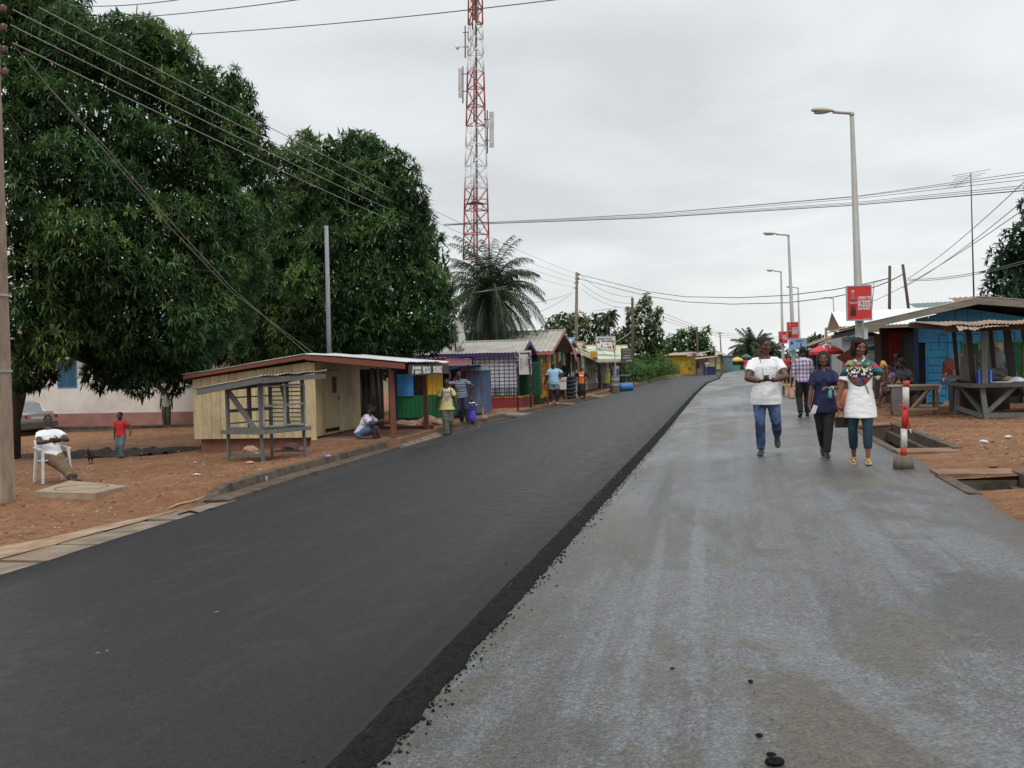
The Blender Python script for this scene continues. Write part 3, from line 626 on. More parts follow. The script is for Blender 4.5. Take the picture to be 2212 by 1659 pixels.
for (y0, y1, sw) in ((.05,.68,.0),(.72,1.27,.05)):
    q = MB(); x = bw+.03
    for a, c in (((x,y0,.74),(x+sw,y1,.72)),((x,y0,1.60),(x+sw,y1,1.60)),((x,y0,1.17),(x+sw,y1,1.18)),((x,y0,.74),(x,y0,1.60)),((x+sw,y1,.72),(x+sw,y1,1.60))): q.bar(a, c, .022, .04)
    q.build('casement', mat('worn_white_wood', (.30,.31,.31), (.19,.19,.185), rough=.8, scale=6, stretch=(3,3,.6)), t)
w = MB(); w.bar((-.02,.05,.13),(bw+.02,.0,.13),.03,.07); w.build('stretcher', WGREY, t); w = MB(); w.bar((.1,bd,.10),(bw,bd,.12),.03,.05); w.build('stretcher', WGREY, t)
rz_ = lambda x, y: 1.60+.125*x+.035*y
w = MB(); c4 = [(-.62,-.32),(bw+.36,-.32),(bw+.36,bd+.45),(-.62,bd+.45)]; q = [(x,y,rz_(x,y)+.07) for x, y in c4]; w.corr(q[3],q[0],q[1],q[2], 22, amp=.01, sag=.03, rag=.02); rf = w.build('roof', mat('old_white_sheet', (.48,.47,.44), (.30,.28,.25), rough=.7, scale=4, dirt=(.22,.13,.08)), t)
w = MB(); w.prism([(-.60,-.30,rz_(-.6,-.3)-.08),(bw+.33,-.30,rz_(bw+.33,-.3)-.08),(bw+.33,-.30,rz_(bw+.33,-.3)+.055),(-.60,-.30,rz_(-.6,-.3)+.055)], (0,.03,0)); w.prism([(bw+.33,-.27,rz_(bw,-.3)-.05),(bw+.33,bd+.42,rz_(bw,bd)-.04),(bw+.33,bd+.42,rz_(bw,bd)+.05),(bw+.33,-.27,rz_(bw,-.3)+.085)], (-.03,0,0))
w.prism([(-.58,-.26,rz_(-.6,-.3)-.0),(bw+.3,-.26,rz_(bw,-.3)-.0),(bw+.3,bd+.4,rz_(bw,bd)-.0),(-.58,bd+.4,rz_(-.6,bd)-.0)], (0,0,.02)); w.build('fascia', WGREY, rf)

# ---- dark plank shack behind the porch
t = T('plank_shack', 'dark unpainted plank shack in the shade behind the red porch posts', 'shack', (-13.2,31.2,-.5))
w = MB(); w.boards((0,0),(2.3,0), 0, 2.05, 14, th=.03, gap=.02, jit=.03, side=-1); w.build('wall', wood('blackened_wood', (.020,.016,.014)), t); w = MB(); w.b2((0,.06,0),(2.28,.09,2.0)); w.build('gap_backing', BLACK, t)  # black backing added to stop light showing through the board gaps
w = MB()
for x in (.5,1.1,1.35,1.6,1.9,2.1,2.25): w.tube([(x,-.25,0),(x+random.uniform(-.05,.12),-.2,1.2),(x+random.uniform(-.1,.1),-.22,2.1)], .035, 6)
w.build('prop', WDARK, t)
w = MB(); w.corr((-.2,-.6,2.25),(2.4,-.6,2.25),(2.4,2.4,2.05),(-.2,2.4,2.05), 20, sag=.05, rag=.1); w.build('roof', ZINC, t)

# ---- green and yellow kiosk with red roof
gz = -.45
t = T('painted_kiosk', 'green and yellow kiosk with blue shutter and red roof raised on stones', 'kiosk', (-11.68,34.0,gz))
L_, D_ = 1.92, 3.1
w = MB(); w.boards((.32,0),(L_,0), .27, 1.05, 10, side=-1); w.build('lower_wall', GREENP, t)
w = MB(); w.boards((1.28,0),(L_,0), 1.06, 2.08, 4, side=-1); w.build('upper_panel', YELB, t)
w = MB(); w.b2((0,-.02,.2),(.32,.03,2.1)); w.b2((0,.03,.2),(.03,D_,2.1)); w.b2((.3,-.01,1.99),(1.3,.03,2.1)); w.b2((L_-.03,.03,.25),(L_,D_,1.05)); w.b2((.03,D_-.03,.2),(L_,D_,2.1)); w.b2((L_-.03,.03,1.95),(L_,D_,2.08)); w.b2((.02,.02,.2),(L_-.02,D_-.02,.26)); w.b2((L_-.03,1.75,1.05),(L_,1.85,1.95)); w.build('wall', NAVY, t)
w = MB(); w.boards((L_+.012,.0),(L_+.012,D_), .27, 1.04, 14, side=-1, th=.01); w.build('side_wall', GREENP, t)
w = MB()
for a, c in (((.0),(.09)),((1.02),(1.12)),((D_-.1),(D_))): w.b2((L_+.002,a,1.05),(L_+.03,c,1.98))
w.b2((L_+.002,0,1.02),(L_+.06,D_,1.10)); w.build('window_frame', YEL, t)
w = MB(); w.b2((.33,.35,1.05),(1.28,.38,1.98)); w.build('interior_goods', mat('shop_goods', (.14,.11,.09), (.02,.02,.025), rough=.8, scale=14), t)
w = MB(); w.b2((.34,-.075,1.03),(.93,-.045,1.80)); w.b2((.37,-.083,1.10),(.90,-.076,1.125)); sh = w.build('shutter', BLUEP, t); w = MB(); w.b2((.36,-.10,1.48),(.44,-.084,1.51)); w.build('handle', STEEL_D, sh)
w = MB(); w.corr((-.3,-.5,2.26),(L_+.35,-.5,2.34),(L_+.35,D_+.1,2.30),(-.3,D_+.1,2.22), 16, sag=.02, rag=.06); rf = w.build('roof', ZINC, t)
w = MB(); w.prism([(-.28,-.45,2.12),(L_+.3,-.45,2.02),(L_+.3,-.45,2.31),(-.28,-.45,2.23)], (0,.03,0)); w.build('fascia', REDP, rf)
w = MB(); w.prism([(L_+.3,-.42,2.03),(L_+.3,D_+.1,2.08),(L_+.3,D_+.1,2.28),(L_+.3,-.42,2.31)], (-.03,0,0)); w.build('side_fascia', PINK, rf)
fl = MB(); fl.corr((L_+.85,.2,2.04),(L_+.85,2.9,2.06),(L_+.05,2.9,1.9),(L_+.05,.2,1.9), 12, amp=.01, sag=.06); aw = fl.build('awning_flap', TEALB, t)
for y in (.45,2.1):
    q = MB(); q.bar((L_+.03,y-.1,1.15),(L_+.7,y+.15,2.02),.035,.045); q.build('strut', REDP, aw)
t2 = T('blue_booth', 'narrow grey blue door booth with slanted plank roof beside the green kiosk', 'booth', (-9.66,37.0,-.45))
w = MB(); w.boards((0,0),(.56,0), .25, 1.85, 3, side=-1); w.build('door', LBLUE, t2)
w = MB(); w.boards((.58,0),(.58,1.6), .2, 1.85, 8, side=-1); w.boards((-.02,0),(-.02,1.6), .2, 1.85, 8, side=1); w.build('wall', mat('booth_navy', (.10,.14,.26), rough=.8), t2)
w = MB(); w.prism([(-.55,-.5,1.88),(.95,-.5,2.02),(.95,1.6,2.12),(-.55,1.6,1.98)], (0,0,.03)); w.build('roof', WBROWN, t2)
w = MB(); w.b2((.35,-.53,1.86),(.97,-.505,2.0)); w.build('fascia_board', mat('pale_blue_board', (.30,.47,.55), rough=.8), t2)
t3 = T('wooden_bench', 'rough plank bench leaning at the corner of the grey blue booth', 'bench', (-9.35,36.6,-.42))
w = MB(); w.bar((-.35,0,.50),(.5,.1,.58),.22,.035); w.build('seat', WGREY, t3)
for x in (-.25,.4):
    q = MB(); q.bar((x,.05,0),(x,.05,.52),.05); q.build('leg', WPALE, t3)
for i, (u, v, r, sq) in enumerate(((878,922,.24,(1.5,.8,.55)),(896,917,.17,(1.2,.8,.6)),(928,918,.25,(1.25,.7,.8)),(948,918,.23,(1.2,.8,.65)),(912,913,.14,(1,1,.8)),(1046,905,.11,(1.3,1,.9)),(868,917,.2,(1.1,.9,.5)))):
    p = PG(u, v); o = MB().rock((0,0,r*.3), r, i+3, sq=sq).build('boulder', mat('boulder_tan', (.34,.23,.15), (.2,.115,.07), rough=.95, scale=4, bump=.4))
    o.location = p; tag(o, ['pale flat boulder under the left end of the green kiosk','small brown boulder under the green kiosk behind the flat one','rounded tan boulder under the middle of the green kiosk','long tan boulder under the right corner of the green kiosk','small block stone under the green kiosk floor','red brick lump by the kerb beside the grey blue booth','dusty stone at the left rear foot of the green kiosk'][i], 'boulder', 'stones under the green kiosk')

# ---- gabled shops, ridge at right angles to the road
def gable_shop(name, label, y0, y1, xf, xb, ze, zr, roofm, trim, wallm, base=None, zg=None, ov=.45, cat='shop', back=True, open_front=True, n=30):
    zg = G(xf, (y0+y1)/2) if zg is None else zg
    t = T(name, label, cat, (xf, y0, zg)); Wd = y1-y0; m = Wd/2; xl = xb-xf; ze -= zg; zr -= zg
    w = MB(); w.b2((xl,0,0),(0,.1,ze-.02)); w.b2((xl,Wd-.1,0),(0,Wd,ze-.02)); w.b2((xl,.1,0),(xl+.1,Wd-.1,ze-.02))
    if not open_front: w.b2((-.1,.1,0),(-.02,Wd-.1,ze-.02)); 
    w.prism([(-.06,.0,ze-.05),(-.06,Wd,ze-.05),(-.06,m,zr-.12)], (-.06,0,0)); w.build('wall', wallm, t)
    w = MB(); w.corr((xl-.3,-.35,ze-.04),(ov,-.35,ze-.04),(ov,m,zr),(xl-.3,m,zr), n, amp=.015, sag=.02); w.corr((ov,Wd+.35,ze-.04),(xl-.3,Wd+.35,ze-.04),(xl-.3,m,zr),(ov,m,zr), n, amp=.015, sag=.02); w.tube([(xl-.3,m,zr+.015),(ov,m,zr+.015)], .045, 6)
    rf = w.build('roof', roofm, t)
    w = MB(); w.prism([(ov-.02,-.33,ze-.18),(ov-.02,m,zr-.17),(ov-.02,m,zr-.02),(ov-.02,-.33,ze-.05)], (.03,0,0)); w.prism([(ov-.02,m,zr-.17),(ov-.02,Wd+.33,ze-.18),(ov-.02,Wd+.33,ze-.05),(ov-.02,m,zr-.02)], (.03,0,0)); w.b2((xl-.3,-.335,ze-.19),(ov-.02,-.30,ze-.055)); w.build('bargeboard', trim, rf)
    if base:
        w = MB(); w.b2((xl,-.08,-.1),(.08,-.012,.42)); w.b2((.02,-.012,-.1),(.09,Wd*.98,.42)); w.build('base', base, t)
        w = MB(); w.b2((xl,-.095,.42),(.1,-.012,.475)); w.b2((.02,-.012,.42),(.1,Wd*.98,.475)); w.build('base_stripe', YEL, t)
    return t
ze = at(1129,758,41).z; zr = at(1146,735,42.8).z
ps = gable_shop('purple_trim_shop', 'low zinc gabled shop trimmed in purple with a checked cloth on its wall', 41.5, 44.2, -8.55, -12.6, ze, zr, ZINC_D, PURPLE, DGREEN, MAROON, ov=.25)
w = MB(); # checked cloth
cl0, cl1 = -1.92, -.05; zt_, zb_ = ze-ps.location.z-.12, .52
nx_, nz_ = 60, 40
for j in range(nz_+1):
    for i in range(nx_+1):
        q, r_ = i/nx_, j/nz_; x = cl0+(cl1-cl0)*q; z = zt_+(zb_-zt_)*r_; w.v.append((x+.02*math.sin(r_*5+q*3), -.13-.03*math.sin(q*22+2*noise.noise(Vector((q*3,r_,0))))*(.3+r_), z))
K = nx_+1; w.f = [(j*K+i, (j+1)*K+i, (j+1)*K+i+1, j*K+i+1) for j in range(nz_) for i in range(nx_)]; w.m = [0]*len(w.f); w.sm = [True]*len(w.f)
cm = plaid('checked_cloth', (.56,.56,.60), (.035,.025,.05), (.07,.085,.17), px=.205, pz=.155, wx=.2, wz=.36)
c_ = w.build('hanging_cloth', cm); c_.location = ps.location; tag(c_, 'white cloth with dark blue checks hanging on the purple trimmed shop', 'cloth')
w = MB()
for i in range(26): w.b2((cl0+.02+i*.072, -.17, zb_-.0),(cl0+.055+i*.072, -.155, zb_+.36))
w.build('fringe', mat('fringe_dark', (.05,.05,.06), rough=.9), c_)
for i, (u, v) in enumerate(((1119,889),(1147,881))):
    p = PG(u, v); o = MB(); zt2 = ze-.05-p.z; o.tube([(0,0,0),(.02,0,zt2*.5),(-.03,0,zt2)], .03, 8); q = o.build('pole', WDARK); q.location = p
    tag(q, ['ribbon wrapped pole nearer the road before the checked cloth','ribbon wrapped pole standing at the corner of the purple trimmed shop'][i], 'pole', 'poles before the purple trimmed shop')
    o = MB()
    for k in range(9): z = .3+k*(zt2-.5)/9; o.tube([(.034*math.cos(a+k)+.0, .034*math.sin(a+k), z+.12*a/6.3) for a in [j*.8 for j in range(9)]], .012, 5, mi=k % 2)
    for k in range(10): o.rock((random.uniform(-.04,.04), random.uniform(-.05,.02), zt2-.08-k*.055), .055, k, mi=k % 2)
    o.build('ribbon', [PURPLE, mat('dusty_pink_cloth', (.42,.28,.27), rough=.9)], q)
p = at(1136,762,41.2); o = MB(); o.b2((-.26,-.012,-1.0),(.26,.012,-.02)); q = o.build('notice_board', WHITE); q.location = (p.x, 41.0, ze+.03); tag(q, 'white printed notice board hanging from the purple trimmed eave', 'notice board')
o = MB(); 
for i in range(9): o.b2((-.2+.05*i,-.016,-.25-random.random()*.3),(-.185+.05*i,-.013,-.86+random.random()*.25))
o.b2((-.2,-.016,-.16),(.2,-.013,-.10)); o.build('lettering', STEEL_D, q)
# satellite dish on its roof
p = at(984,742,41.6); t = T('satellite_dish', 'weathered white satellite dish tilted on the zinc roof beside the mango tree', 'satellite dish', (p.x,p.y,p.z-.5))
R_ = Matrix.Rotation(rad(78),3,'Y') @ Matrix.Rotation(rad(0),3,'X'); prof = [(r, .28*r*r) for r in (0.01,.15,.3,.45,.58,.68)]
o = MB(); n_ = 24; vs = [R_ @ Vector((r*math.cos(2*math.pi*j/n_), r*math.sin(2*math.pi*j/n_), z)) + Vector((.1,0,.9)) for r, z in prof for j in range(n_)]
o.add(vs, [(i*n_+j, i*n_+(j+1) % n_, (i+1)*n_+(j+1) % n_, (i+1)*n_+j) for i in range(len(prof)-1) for j in range(n_)], 0, True); o.build('dish', mat('dish_white', (.50,.50,.48), (.36,.35,.33), rough=.6, dirt=(.2,.17,.14)), t)
o = MB(); o.tube([(0,0,0),(0,0,.6),(.1,0,.9)], .03, 8); o.tube([(.15,0,.3),(.6,0,.9),(.62,0,.93)], .015, 6); o.build('mount', STEEL_D, t)
ze2 = at(1176,757,44.6).z; zr2 = at(1206,714,47.8).z
rs = gable_shop('red_trim_shop', 'taller zinc gabled shop with faded red bargeboards behind the purple trimmed one', 44.7, 50.9, -8.35, -14.2, ze2, zr2, ZINC_D, PINK, DGREEN, None, ov=.75, open_front=False)
z0 = rs.location.z
w = MB(); w.text('GOODIES', .3, (-.015,2.6,zr2-z0-1.2), (0,1,0), (0,0,1), bold=.01, sx=.9); w.build('lettering', mat('sign_white', (.6,.6,.6)), rs)
for i, (a, c, z_0, z_1, m_) in enumerate(((.5,1.2,.2,2.0,YEL),(1.5,3.0,.1,1.75,DGREEN))): w = MB(); w.b2((-.012,a,z_0),(.03,c,z_1)); w.build('door', m_, rs)
for a in (2.5,3.9): w = MB(); w.b2((.0,a,1.05),(.035,a+.65,1.85)); pp = w.build('poster', PAPER, rs); w = MB(); w.b2((.036,a+.1,1.2),(.04,a+.55,1.5)); w.build('picture', mat('red_print', (.35,.10,.08), (.5,.45,.4), scale=12), pp)
w = MB(); w.bar((.5,-.25,0),(.5,-.25,ze2-z0-.05),.07); w.build('post', REDP, rs); w = MB(); w.bar((.45,.15,0),(.45,.15,ze2-z0),.05); w.build('post', YEL, rs); w = MB(); w.bar((.5,6.35,0),(.5,6.35,ze2-z0-.05),.06); w.build('post', WDARK, rs)
w = MB(); w.prism([(.78,3.4,zr2-z0-.30),(.78,6.6,ze2-z0+.05),(.78,6.6,ze2-z0-.55),(.78,5.0,ze2-z0+.25)], (.015,0,0)); w.build('banner_strip', PINK, rs)
# hanging nets of goods beneath its gable
GM = [mat('g1',(.50,.47,.2)), mat('g2',(.08,.2,.08)), mat('g3',(.5,.5,.48)), mat('g4',(.25,.05,.05))]
for i in range(24): y = .5+i*.23; x = .2+.1*(i % 3); z = ze2-z0-.0-random.random()*.2; w = MB(); w.bar((x,y,z-.3-random.random()*.35),(x,y,z),.09,.03); w.build('hanging_good', GM[i % 4], rs)
# green wire cage at the shop corner
t = T('wire_cage', 'tall dark green wire cage beside the checked cloth', 'cage', (-8.25,41.9,G(-8.3,42)))
w = MB()
for i in range(9): w.bar((-.0+.065*i,0,.5),(.065*i,0,1.9),.012)
for k in range(14): w.bar((0,0,.5+.1*k),(.52,0,.5+.1*k),.01)
w.build('mesh_front', mat('wire_green', (.04,.16,.09)), t); w = MB(); w.b2((0,.05,.5),(.52,.5,1.9)); w.build('cage_body', DGREEN, t)
t = T('yellow_crates', 'stack of yellow and orange crates against the red trimmed shop', 'crates', (-8.0,45.0,G(-8,45)))
for k in range(5): w = MB(); w.b2((-.2,-.2,.3+.3*k),(.15,.25,.57+.3*k)); w.build('crate', [YEL, mat('orange_crate', (.55,.2,.04))][k % 2], t)
p = PG(1186,880); t = T('tyre_stack', 'stack of old tyres beside the man in the light blue shirt', 'tyres', (-7.55,48.6,G(-7.5,48.6)))
for k in range(6):
    w = MB(); R0, r0, n1_, n2_ = .26, .085, 20, 8; vs = [((R0+r0*math.cos(b_))*math.cos(a_), (R0+r0*math.cos(b_))*math.sin(a_), .1+.185*k+r0*math.sin(b_)) for a_ in [2*math.pi*i/n1_ for i in range(n1_)] for b_ in [2*math.pi*j/n2_ for j in range(n2_)]]
    w.add(vs, [(i*n2_+j, i*n2_+(j+1) % n2_, ((i+1) % n1_)*n2_+(j+1) % n2_, ((i+1) % n1_)*n2_+j) for i in range(n1_) for j in range(n2_)], 0, True); w.build('tyre', mat('tyre_rubber', (.025,.025,.026), rough=.8), t)
# the further row
def row_shop(name, label, ul, ur, vr, ve, y0, y1, xf, roofm, trim, wallm, **k):
    zr_ = at((ul+ur)/2, vr, (y0+y1)/2).z; ze_ = at(ul, ve, y0).z
    return gable_shop(name, label, y0, y1, xf, xf-4.5, ze_, zr_, roofm, trim, wallm, n=14, **k)
BROOF = mat('blue_sheet', (.22,.40,.62), (.16,.30,.48), rough=.6, dirt=(.3,.3,.3)); CROOF = mat('cream_sheet', (.62,.55,.40), rough=.7, dirt=(.4,.3,.2)); GROOF = mat('greygreen_sheet', (.30,.36,.32), rough=.7); YROOF = mat('yellowgreen_sheet', (.50,.52,.30), rough=.7)
row_shop('blue_roof_stall', 'small blue roofed stall with tan bargeboards next to the red trimmed shop', 1226,1252,731,748, 52.2,55.4,-8.5, BROOF, WPALE, WDARK, cat='stall')
row_shop('tan_roof_stall', 'small tan roofed stall behind the striped awning', 1254,1278,739,757, 56.5,60.2,-8.6, mat('tan_sheet', (.36,.29,.21), rough=.8), WPALE, WHITE, cat='stall')
row_shop('cream_roof_stall', 'cream roofed stall behind the tall picture signboard', 1290,1322,746,765, 62.5,67.0,-8.4, CROOF, ORED_D, MAROON, cat='stall')
row_shop('grey_gable_stall', 'narrow grey green gabled stall right of the picture signboard', 1330,1343,751,772, 69.0,72.0,-8.2, GROOF, CREAMP, mat('dark_red_wall', (.12,.04,.035)), cat='stall')
row_shop('green_roof_stall', 'pale green roofed stall behind the chalk signboard', 1350,1373,746,767, 74.5,79.5,-7.9, YROOF, WHITE, mat('dark_red_wall', (.12,.04,.035)), cat='stall')
# awning shop: collapsible gate, pillar, striped scalloped awning
az = G(-7.6,60); t = T('awning_shop', 'shop with white and green scalloped awning and an expanding metal gate', 'shop', (-8.3,55.6,az))
w = MB(); w.b2((-.1,0,0),(0,14.5,2.0)); w.build('wall', mat('brown_wall', (.10,.055,.045), (.05,.03,.03), scale=3), t)
w = MB(); w.b2((.3,9.2,0),(.7,10.3,2.1)); w.build('pillar', mat('block_white', (.50,.47,.42), (.38,.35,.31), rough=.9, scale=3, bump=.5), t)
g = MB()
for i in range(9): g.bar((.35,.4+i*.72,.1),(.35,.4+i*.72,2.05),.05,.03)
for i in range(8):
    for z in (.55,1.45): g.bar((.35,.4+i*.72,z+(.15 if i % 2 else -.15)),(.35,1.12+i*.72,z+(-.15 if i % 2 else .15)),.03,.025)
g.build('gate', mat('gate_grey', (.48,.46,.42), rough=.6), t)
g = MB(); g.b2((.05,.5,.1),(.1,4.2,2.0)); g.build('shutter', mat('khaki', (.24,.21,.15)), t)
aw = MB(); N_ = 48; y0_, y1_ = 1.0, 14.8
def awp(q, s_): return (.05+1.15*s_, y0_+(y1_-y0_)*q, 2.55-.42*s_-.25*s_**3+.03*noise.noise(Vector((q*9,s_*2,0))))
S_ = 6
for s_i in range(S_+1):
    for i in range(N_+1): aw.v.append(awp(i/N_, s_i/S_))
for s_i in range(S_):
    for i in range(N_): q = s_i*(N_+1)+i; aw.f.append((q, q+1, q+N_+2, q+N_+1)); aw.m.append(s_i % 3 == 1 and 1 or 0); aw.sm.append(True)
for i in range(N_):
    a_, b_ = Vector(awp(i/N_,1)), Vector(awp((i+1)/N_,1)); m_ = (a_+b_)/2+Vector((.01,0,-.26)); aw.add([a_, a_-Vector((0,0,.12)), m_, b_-Vector((0,0,.12)), b_], [(0,1,2,3,4)], i % 2 == 5)
a0 = awp(0,0); a1 = awp(0,1)
aw.add([a0, a1, (a1[0],a1[1],a1[2]-.22), (a0[0],a0[1],a0[2]-.3)], [(0,1,2,3)], 0)
aw.build('awning', [mat('awning_white', (.62,.62,.50), (.5,.5,.38), rough=.8), mat('awning_green', (.20,.36,.20), rough=.8)], t)
g = MB(); g.b2((.9,-.3,1.95),(1.15,1.0,2.3)); g.build('sign_box', YEL, t)
# picture signboard on two posts
p = PG(1312,838); p = Vector((-6.95,63.0,G(-6.95,63))); t = T('picture_signboard', 'tall framed signboard with food pictures above the awning shop', 'signboard', p)
s_ = 63/2200; x0, x1 = at(1288,740,63).x-p.x, at(1329,740,63).x-p.x; z0_, z1_ = at(1308,757,63).z-p.z, at(1308,727,63).z-p.z
w = MB(); w.b2((x0+.03,-.02,z0_+.03),(x1-.03,.02,z1_-.03)); pn = w.build('panel', WHITE, t)
w = MB(); w.bar((x0,0,z0_),(x1,0,z0_),.06); w.bar((x0,0,z1_),(x1,0,z1_),.06); w.bar((x1,0,z0_),(x1,0,z1_),.06); w.bar((x0,0,0),(x0,0,z1_+.25),.07); w.bar((x1-.05,.03,0),(x1-.05,.03,z0_),.06); w.build('frame', STEEL, t)
w = MB(); W_ = x1-x0; H_ = z1_-z0_
w.text('EDDIE & YOUNG', .15, (x0+.12,-.025,z1_-.19), (1,0,0), (0,0,1), bold=.006, sx=(W_-.24)/1.22); w.text('VENTURES', .13, (x0+.32,-.025,z1_-.33), (1,0,0), (0,0,1), bold=.006, sx=1.0)
w.build('lettering', mat('sign_darkgreen', (.03,.07,.05)), pn)
w = MB(); 
for i, (a, c, r, rz_2, mi) in enumerate(((.12,.62,.09,.12,0),(.88,.62,.1,.13,1),(.3,.28,.07,.06,0),(.3,.42,.03,.08,0),(.45,.24,.05,.04,2),(.6,.45,.06,.05,0),(.64,.22,.09,.09,1),(.75,.2,.07,.12,1),(.9,.25,.05,.2,3),(.5,.12,.06,.05,2),(.15,.14,.1,.03,3))):
    w.ell((x0+W_*a,-.022,z0_+H_*c), (r,.006,rz_2*.9), 6, mi)
w.b2((x0+.06,-.024,z0_+.05),(x0+W_*.4,-.0205,z0_+.12),4); w.build('picture', [mat('pic_red', (.42,.05,.05)), mat('pic_orange', (.60,.22,.05)), mat('pic_pink', (.5,.25,.25)), mat('pic_blue', (.06,.06,.2)), mat('pic_lblue', (.3,.42,.5))], pn)
p = Vector((-6.6,68,G(-6.6,68))); x0, x1 = at(1343,760,68).x-p.x, at(1366,760,68).x-p.x; z0_, z1_ = at(1354,784,68).z-p.z, at(1354,752,68).z-p.z
t = T('chalk_signboard', 'dark hand lettered signboard on two posts beyond the awning shop', 'signboard', p)
w = MB(); w.b2((x0,-.02,z0_),(x1,.02,z1_)); pn = w.build('panel', mat('chalkboard', (.09,.075,.07), (.05,.045,.04), dirt=(.25,.22,.2)), t)
w = MB(); w.bar((x0-.03,0,-.1),(x0-.03,0,z1_),.06); w.bar((x1+.03,0,-.1),(x1+.03,0,z0_+.2),.06); w.build('post', STEEL_D, t)
w = MB(); w.text('BARBING', .13, (x0+.05,-.024,z1_-.18), (1,0,0), (0,0,1)); w.text('SALON', .12, (x0+.1,-.024,z1_-.34), (1,0,0), (0,0,1)); w.b2((x0+.1,-.024,z1_-.52),(x1-.15,-.021,z1_-.47)); w.b2((x0+.08,-.024,z1_-.68),(x1-.1,-.021,z1_-.6)); w.b2((x0+.3,-.024,z0_+.1),(x1-.05,-.021,z0_+.2)); w.build('lettering', mat('chalk', (.38,.36,.33)), pn)
# things by the kerb
t = T('oil_drum', 'weathered steel drum standing at the kerb past the awning shop', 'drum', (-6.45,58.6,G(-6.9,58.6)))
w = MB(); w.lathe([(.28,0),(.29,.02),(.28,.28),(.30,.30),(.28,.32),(.28,.58),(.30,.6),(.28,.62),(.28,.86),(.29,.88),(.26,.87)], n=20); w.build('shell', mat('drum_grey', (.28,.27,.26), (.2,.19,.18), rough=.6, metal=.3, dirt=(.2,.1,.06)), t)
t = T('blue_barrel', 'blue plastic barrel lying on its side by the steel drum', 'barrel', (-6.1,61.5,G(-6.5,61.5)+.28), rad(20))
w = MB(); R_ = Matrix.Rotation(rad(90),3,'Y'); pr = [(.1,-.42),(.24,-.4),(.28,-.3),(.29,0),(.28,.3),(.24,.4),(.1,.42)]; n_ = 18; w.add([R_ @ Vector((r*math.cos(6.2832*j/n_), r*math.sin(6.2832*j/n_), z)) for r, z in pr for j in range(n_)], [(i*n_+j, i*n_+(j+1) % n_, (i+1)*n_+(j+1) % n_, (i+1)*n_+j) for i in range(len(pr)-1) for j in range(n_)]+[tuple(range(n_))], 0, True); w.build('shell', mat('barrel_blue', (.04,.17,.42), rough=.45), t)
t = T('jerrycan', 'yellow plastic jerrycan standing by the white pillar of the awning shop', 'jerrycan', (-7.4,63.3,G(-7.4,63.3)))
w = MB(); w.prism([(-.13,-.2,.35),(.13,-.2,.35),(.13,.2,.35),(-.13,.2,.35)], (0,0,.62)); w.prism([(-.1,-.12,.97),(.1,-.12,.97),(.1,.15,.97),(-.1,.15,.97)], (0,0,.08)); w.tube([(0,-.1,1.02),(0,-.1,1.12)], .04, 8); w.build('body', mat('can_yellow', (.62,.55,.06), rough=.45), t)
w = MB(); w.b2((-.3,-.3,0),(.3,.4,.34)); w.build('stand_block', CONC2, t)
for i, (u, y, c, lab) in enumerate(((1310,66,(.55,.56,.6),'big silver pot on the table beyond the white pillar'),(1329,68,(.12,.14,.38),'blue and white cool box on the table before the chalk signboard'))):
    x = at(u,820,y).x; g_ = G(x,y); o = MB()
    if i == 0: o.lathe([(.22,.75),(.30,.8),(.31,1.15),(.33,1.17),(.2,1.25),(.03,1.3)], n=16)
    else: o.b2((-.25,-.2,.8),(.25,.2,1.25)); o.b2((-.27,-.22,1.25),(.27,.22,1.36), 1); o.tube([(-.1,0,1.36),(0,0,1.43),(.1,0,1.36)], .015, 5, 1)
    q = o.build(['cooking_pot','cool_box'][i], [mat('potc%d' % i, c, rough=.35, metal=.5*(1-i)), WHITE]); q.location = (x, y, g_); tag(q, lab, ['pot','cool box'][i])
t = T('food_table', 'low blue table with pots at the roadside past the awning shop', 'table', (-7.0,67,G(-7,67)))
w = MB(); w.b2((-.9,-1.3,.70),(.6,1.3,.76)); w.build('tabletop', mat('table_blue', (.08,.16,.32)), t)
for x in (-.8,.5):
    for y in (-1.2,1.2): w = MB(); w.bar((x,y,0),(x,y,.70),.06); w.build('leg', WBROWN, t)
t = T('plastic_drum', 'dark plastic wash tub on the ground at the foot of the leaning pole', 'tub', (-7.0,80,G(-7,80)))
w = MB(); w.lathe([(.35,0),(.45,.55),(.48,.6),(.42,.58),(.3,.1)], n=16); w.build('shell', mat('tub_dark', (.05,.055,.07), rough=.5), t)
# white panels / timbers leaning by the red trim shop
t = T('leaning_timbers', 'row of pale planks leaning upright between the shops behind the orange shirted woman', 'timber', (-7.9,52.6,G(-7.9,52.6)))
for i in range(9): w = MB(); w.bar((.0,.35*i,0),(-.3,.35*i+.05,1.15+.1*(i % 3)),.14,.03, up=(1,0,0)); w.build('plank', [mat('plank_white', (.48,.46,.42)), WGREY][i % 2], t)
t = T('ice_chest', 'white ice chest on a wooden stool beside the man in the light blue shirt', 'ice chest', (-7.55,46.3,G(-7.6,46.3)))
w = MB(); w.prism([(-.2,-.18,.55),(.2,-.18,.55),(.2,.18,.55),(-.2,.18,.55)], (0,0,.45)); w.build('chest', WHITE, t); w = MB(); w.b2((-.22,-.2,1.0),(.22,.2,1.1)); w.b2((-.205,-.185,.90),(.205,.185,.94),1); w.build('lid', [WHITE, PINK], t)
for x in (-.17,.17):
    for y in (-.15,.15): w = MB(); w.bar((x*1.2,y,0),(x,y,.55),.035); w.build('leg', WBROWN, t)
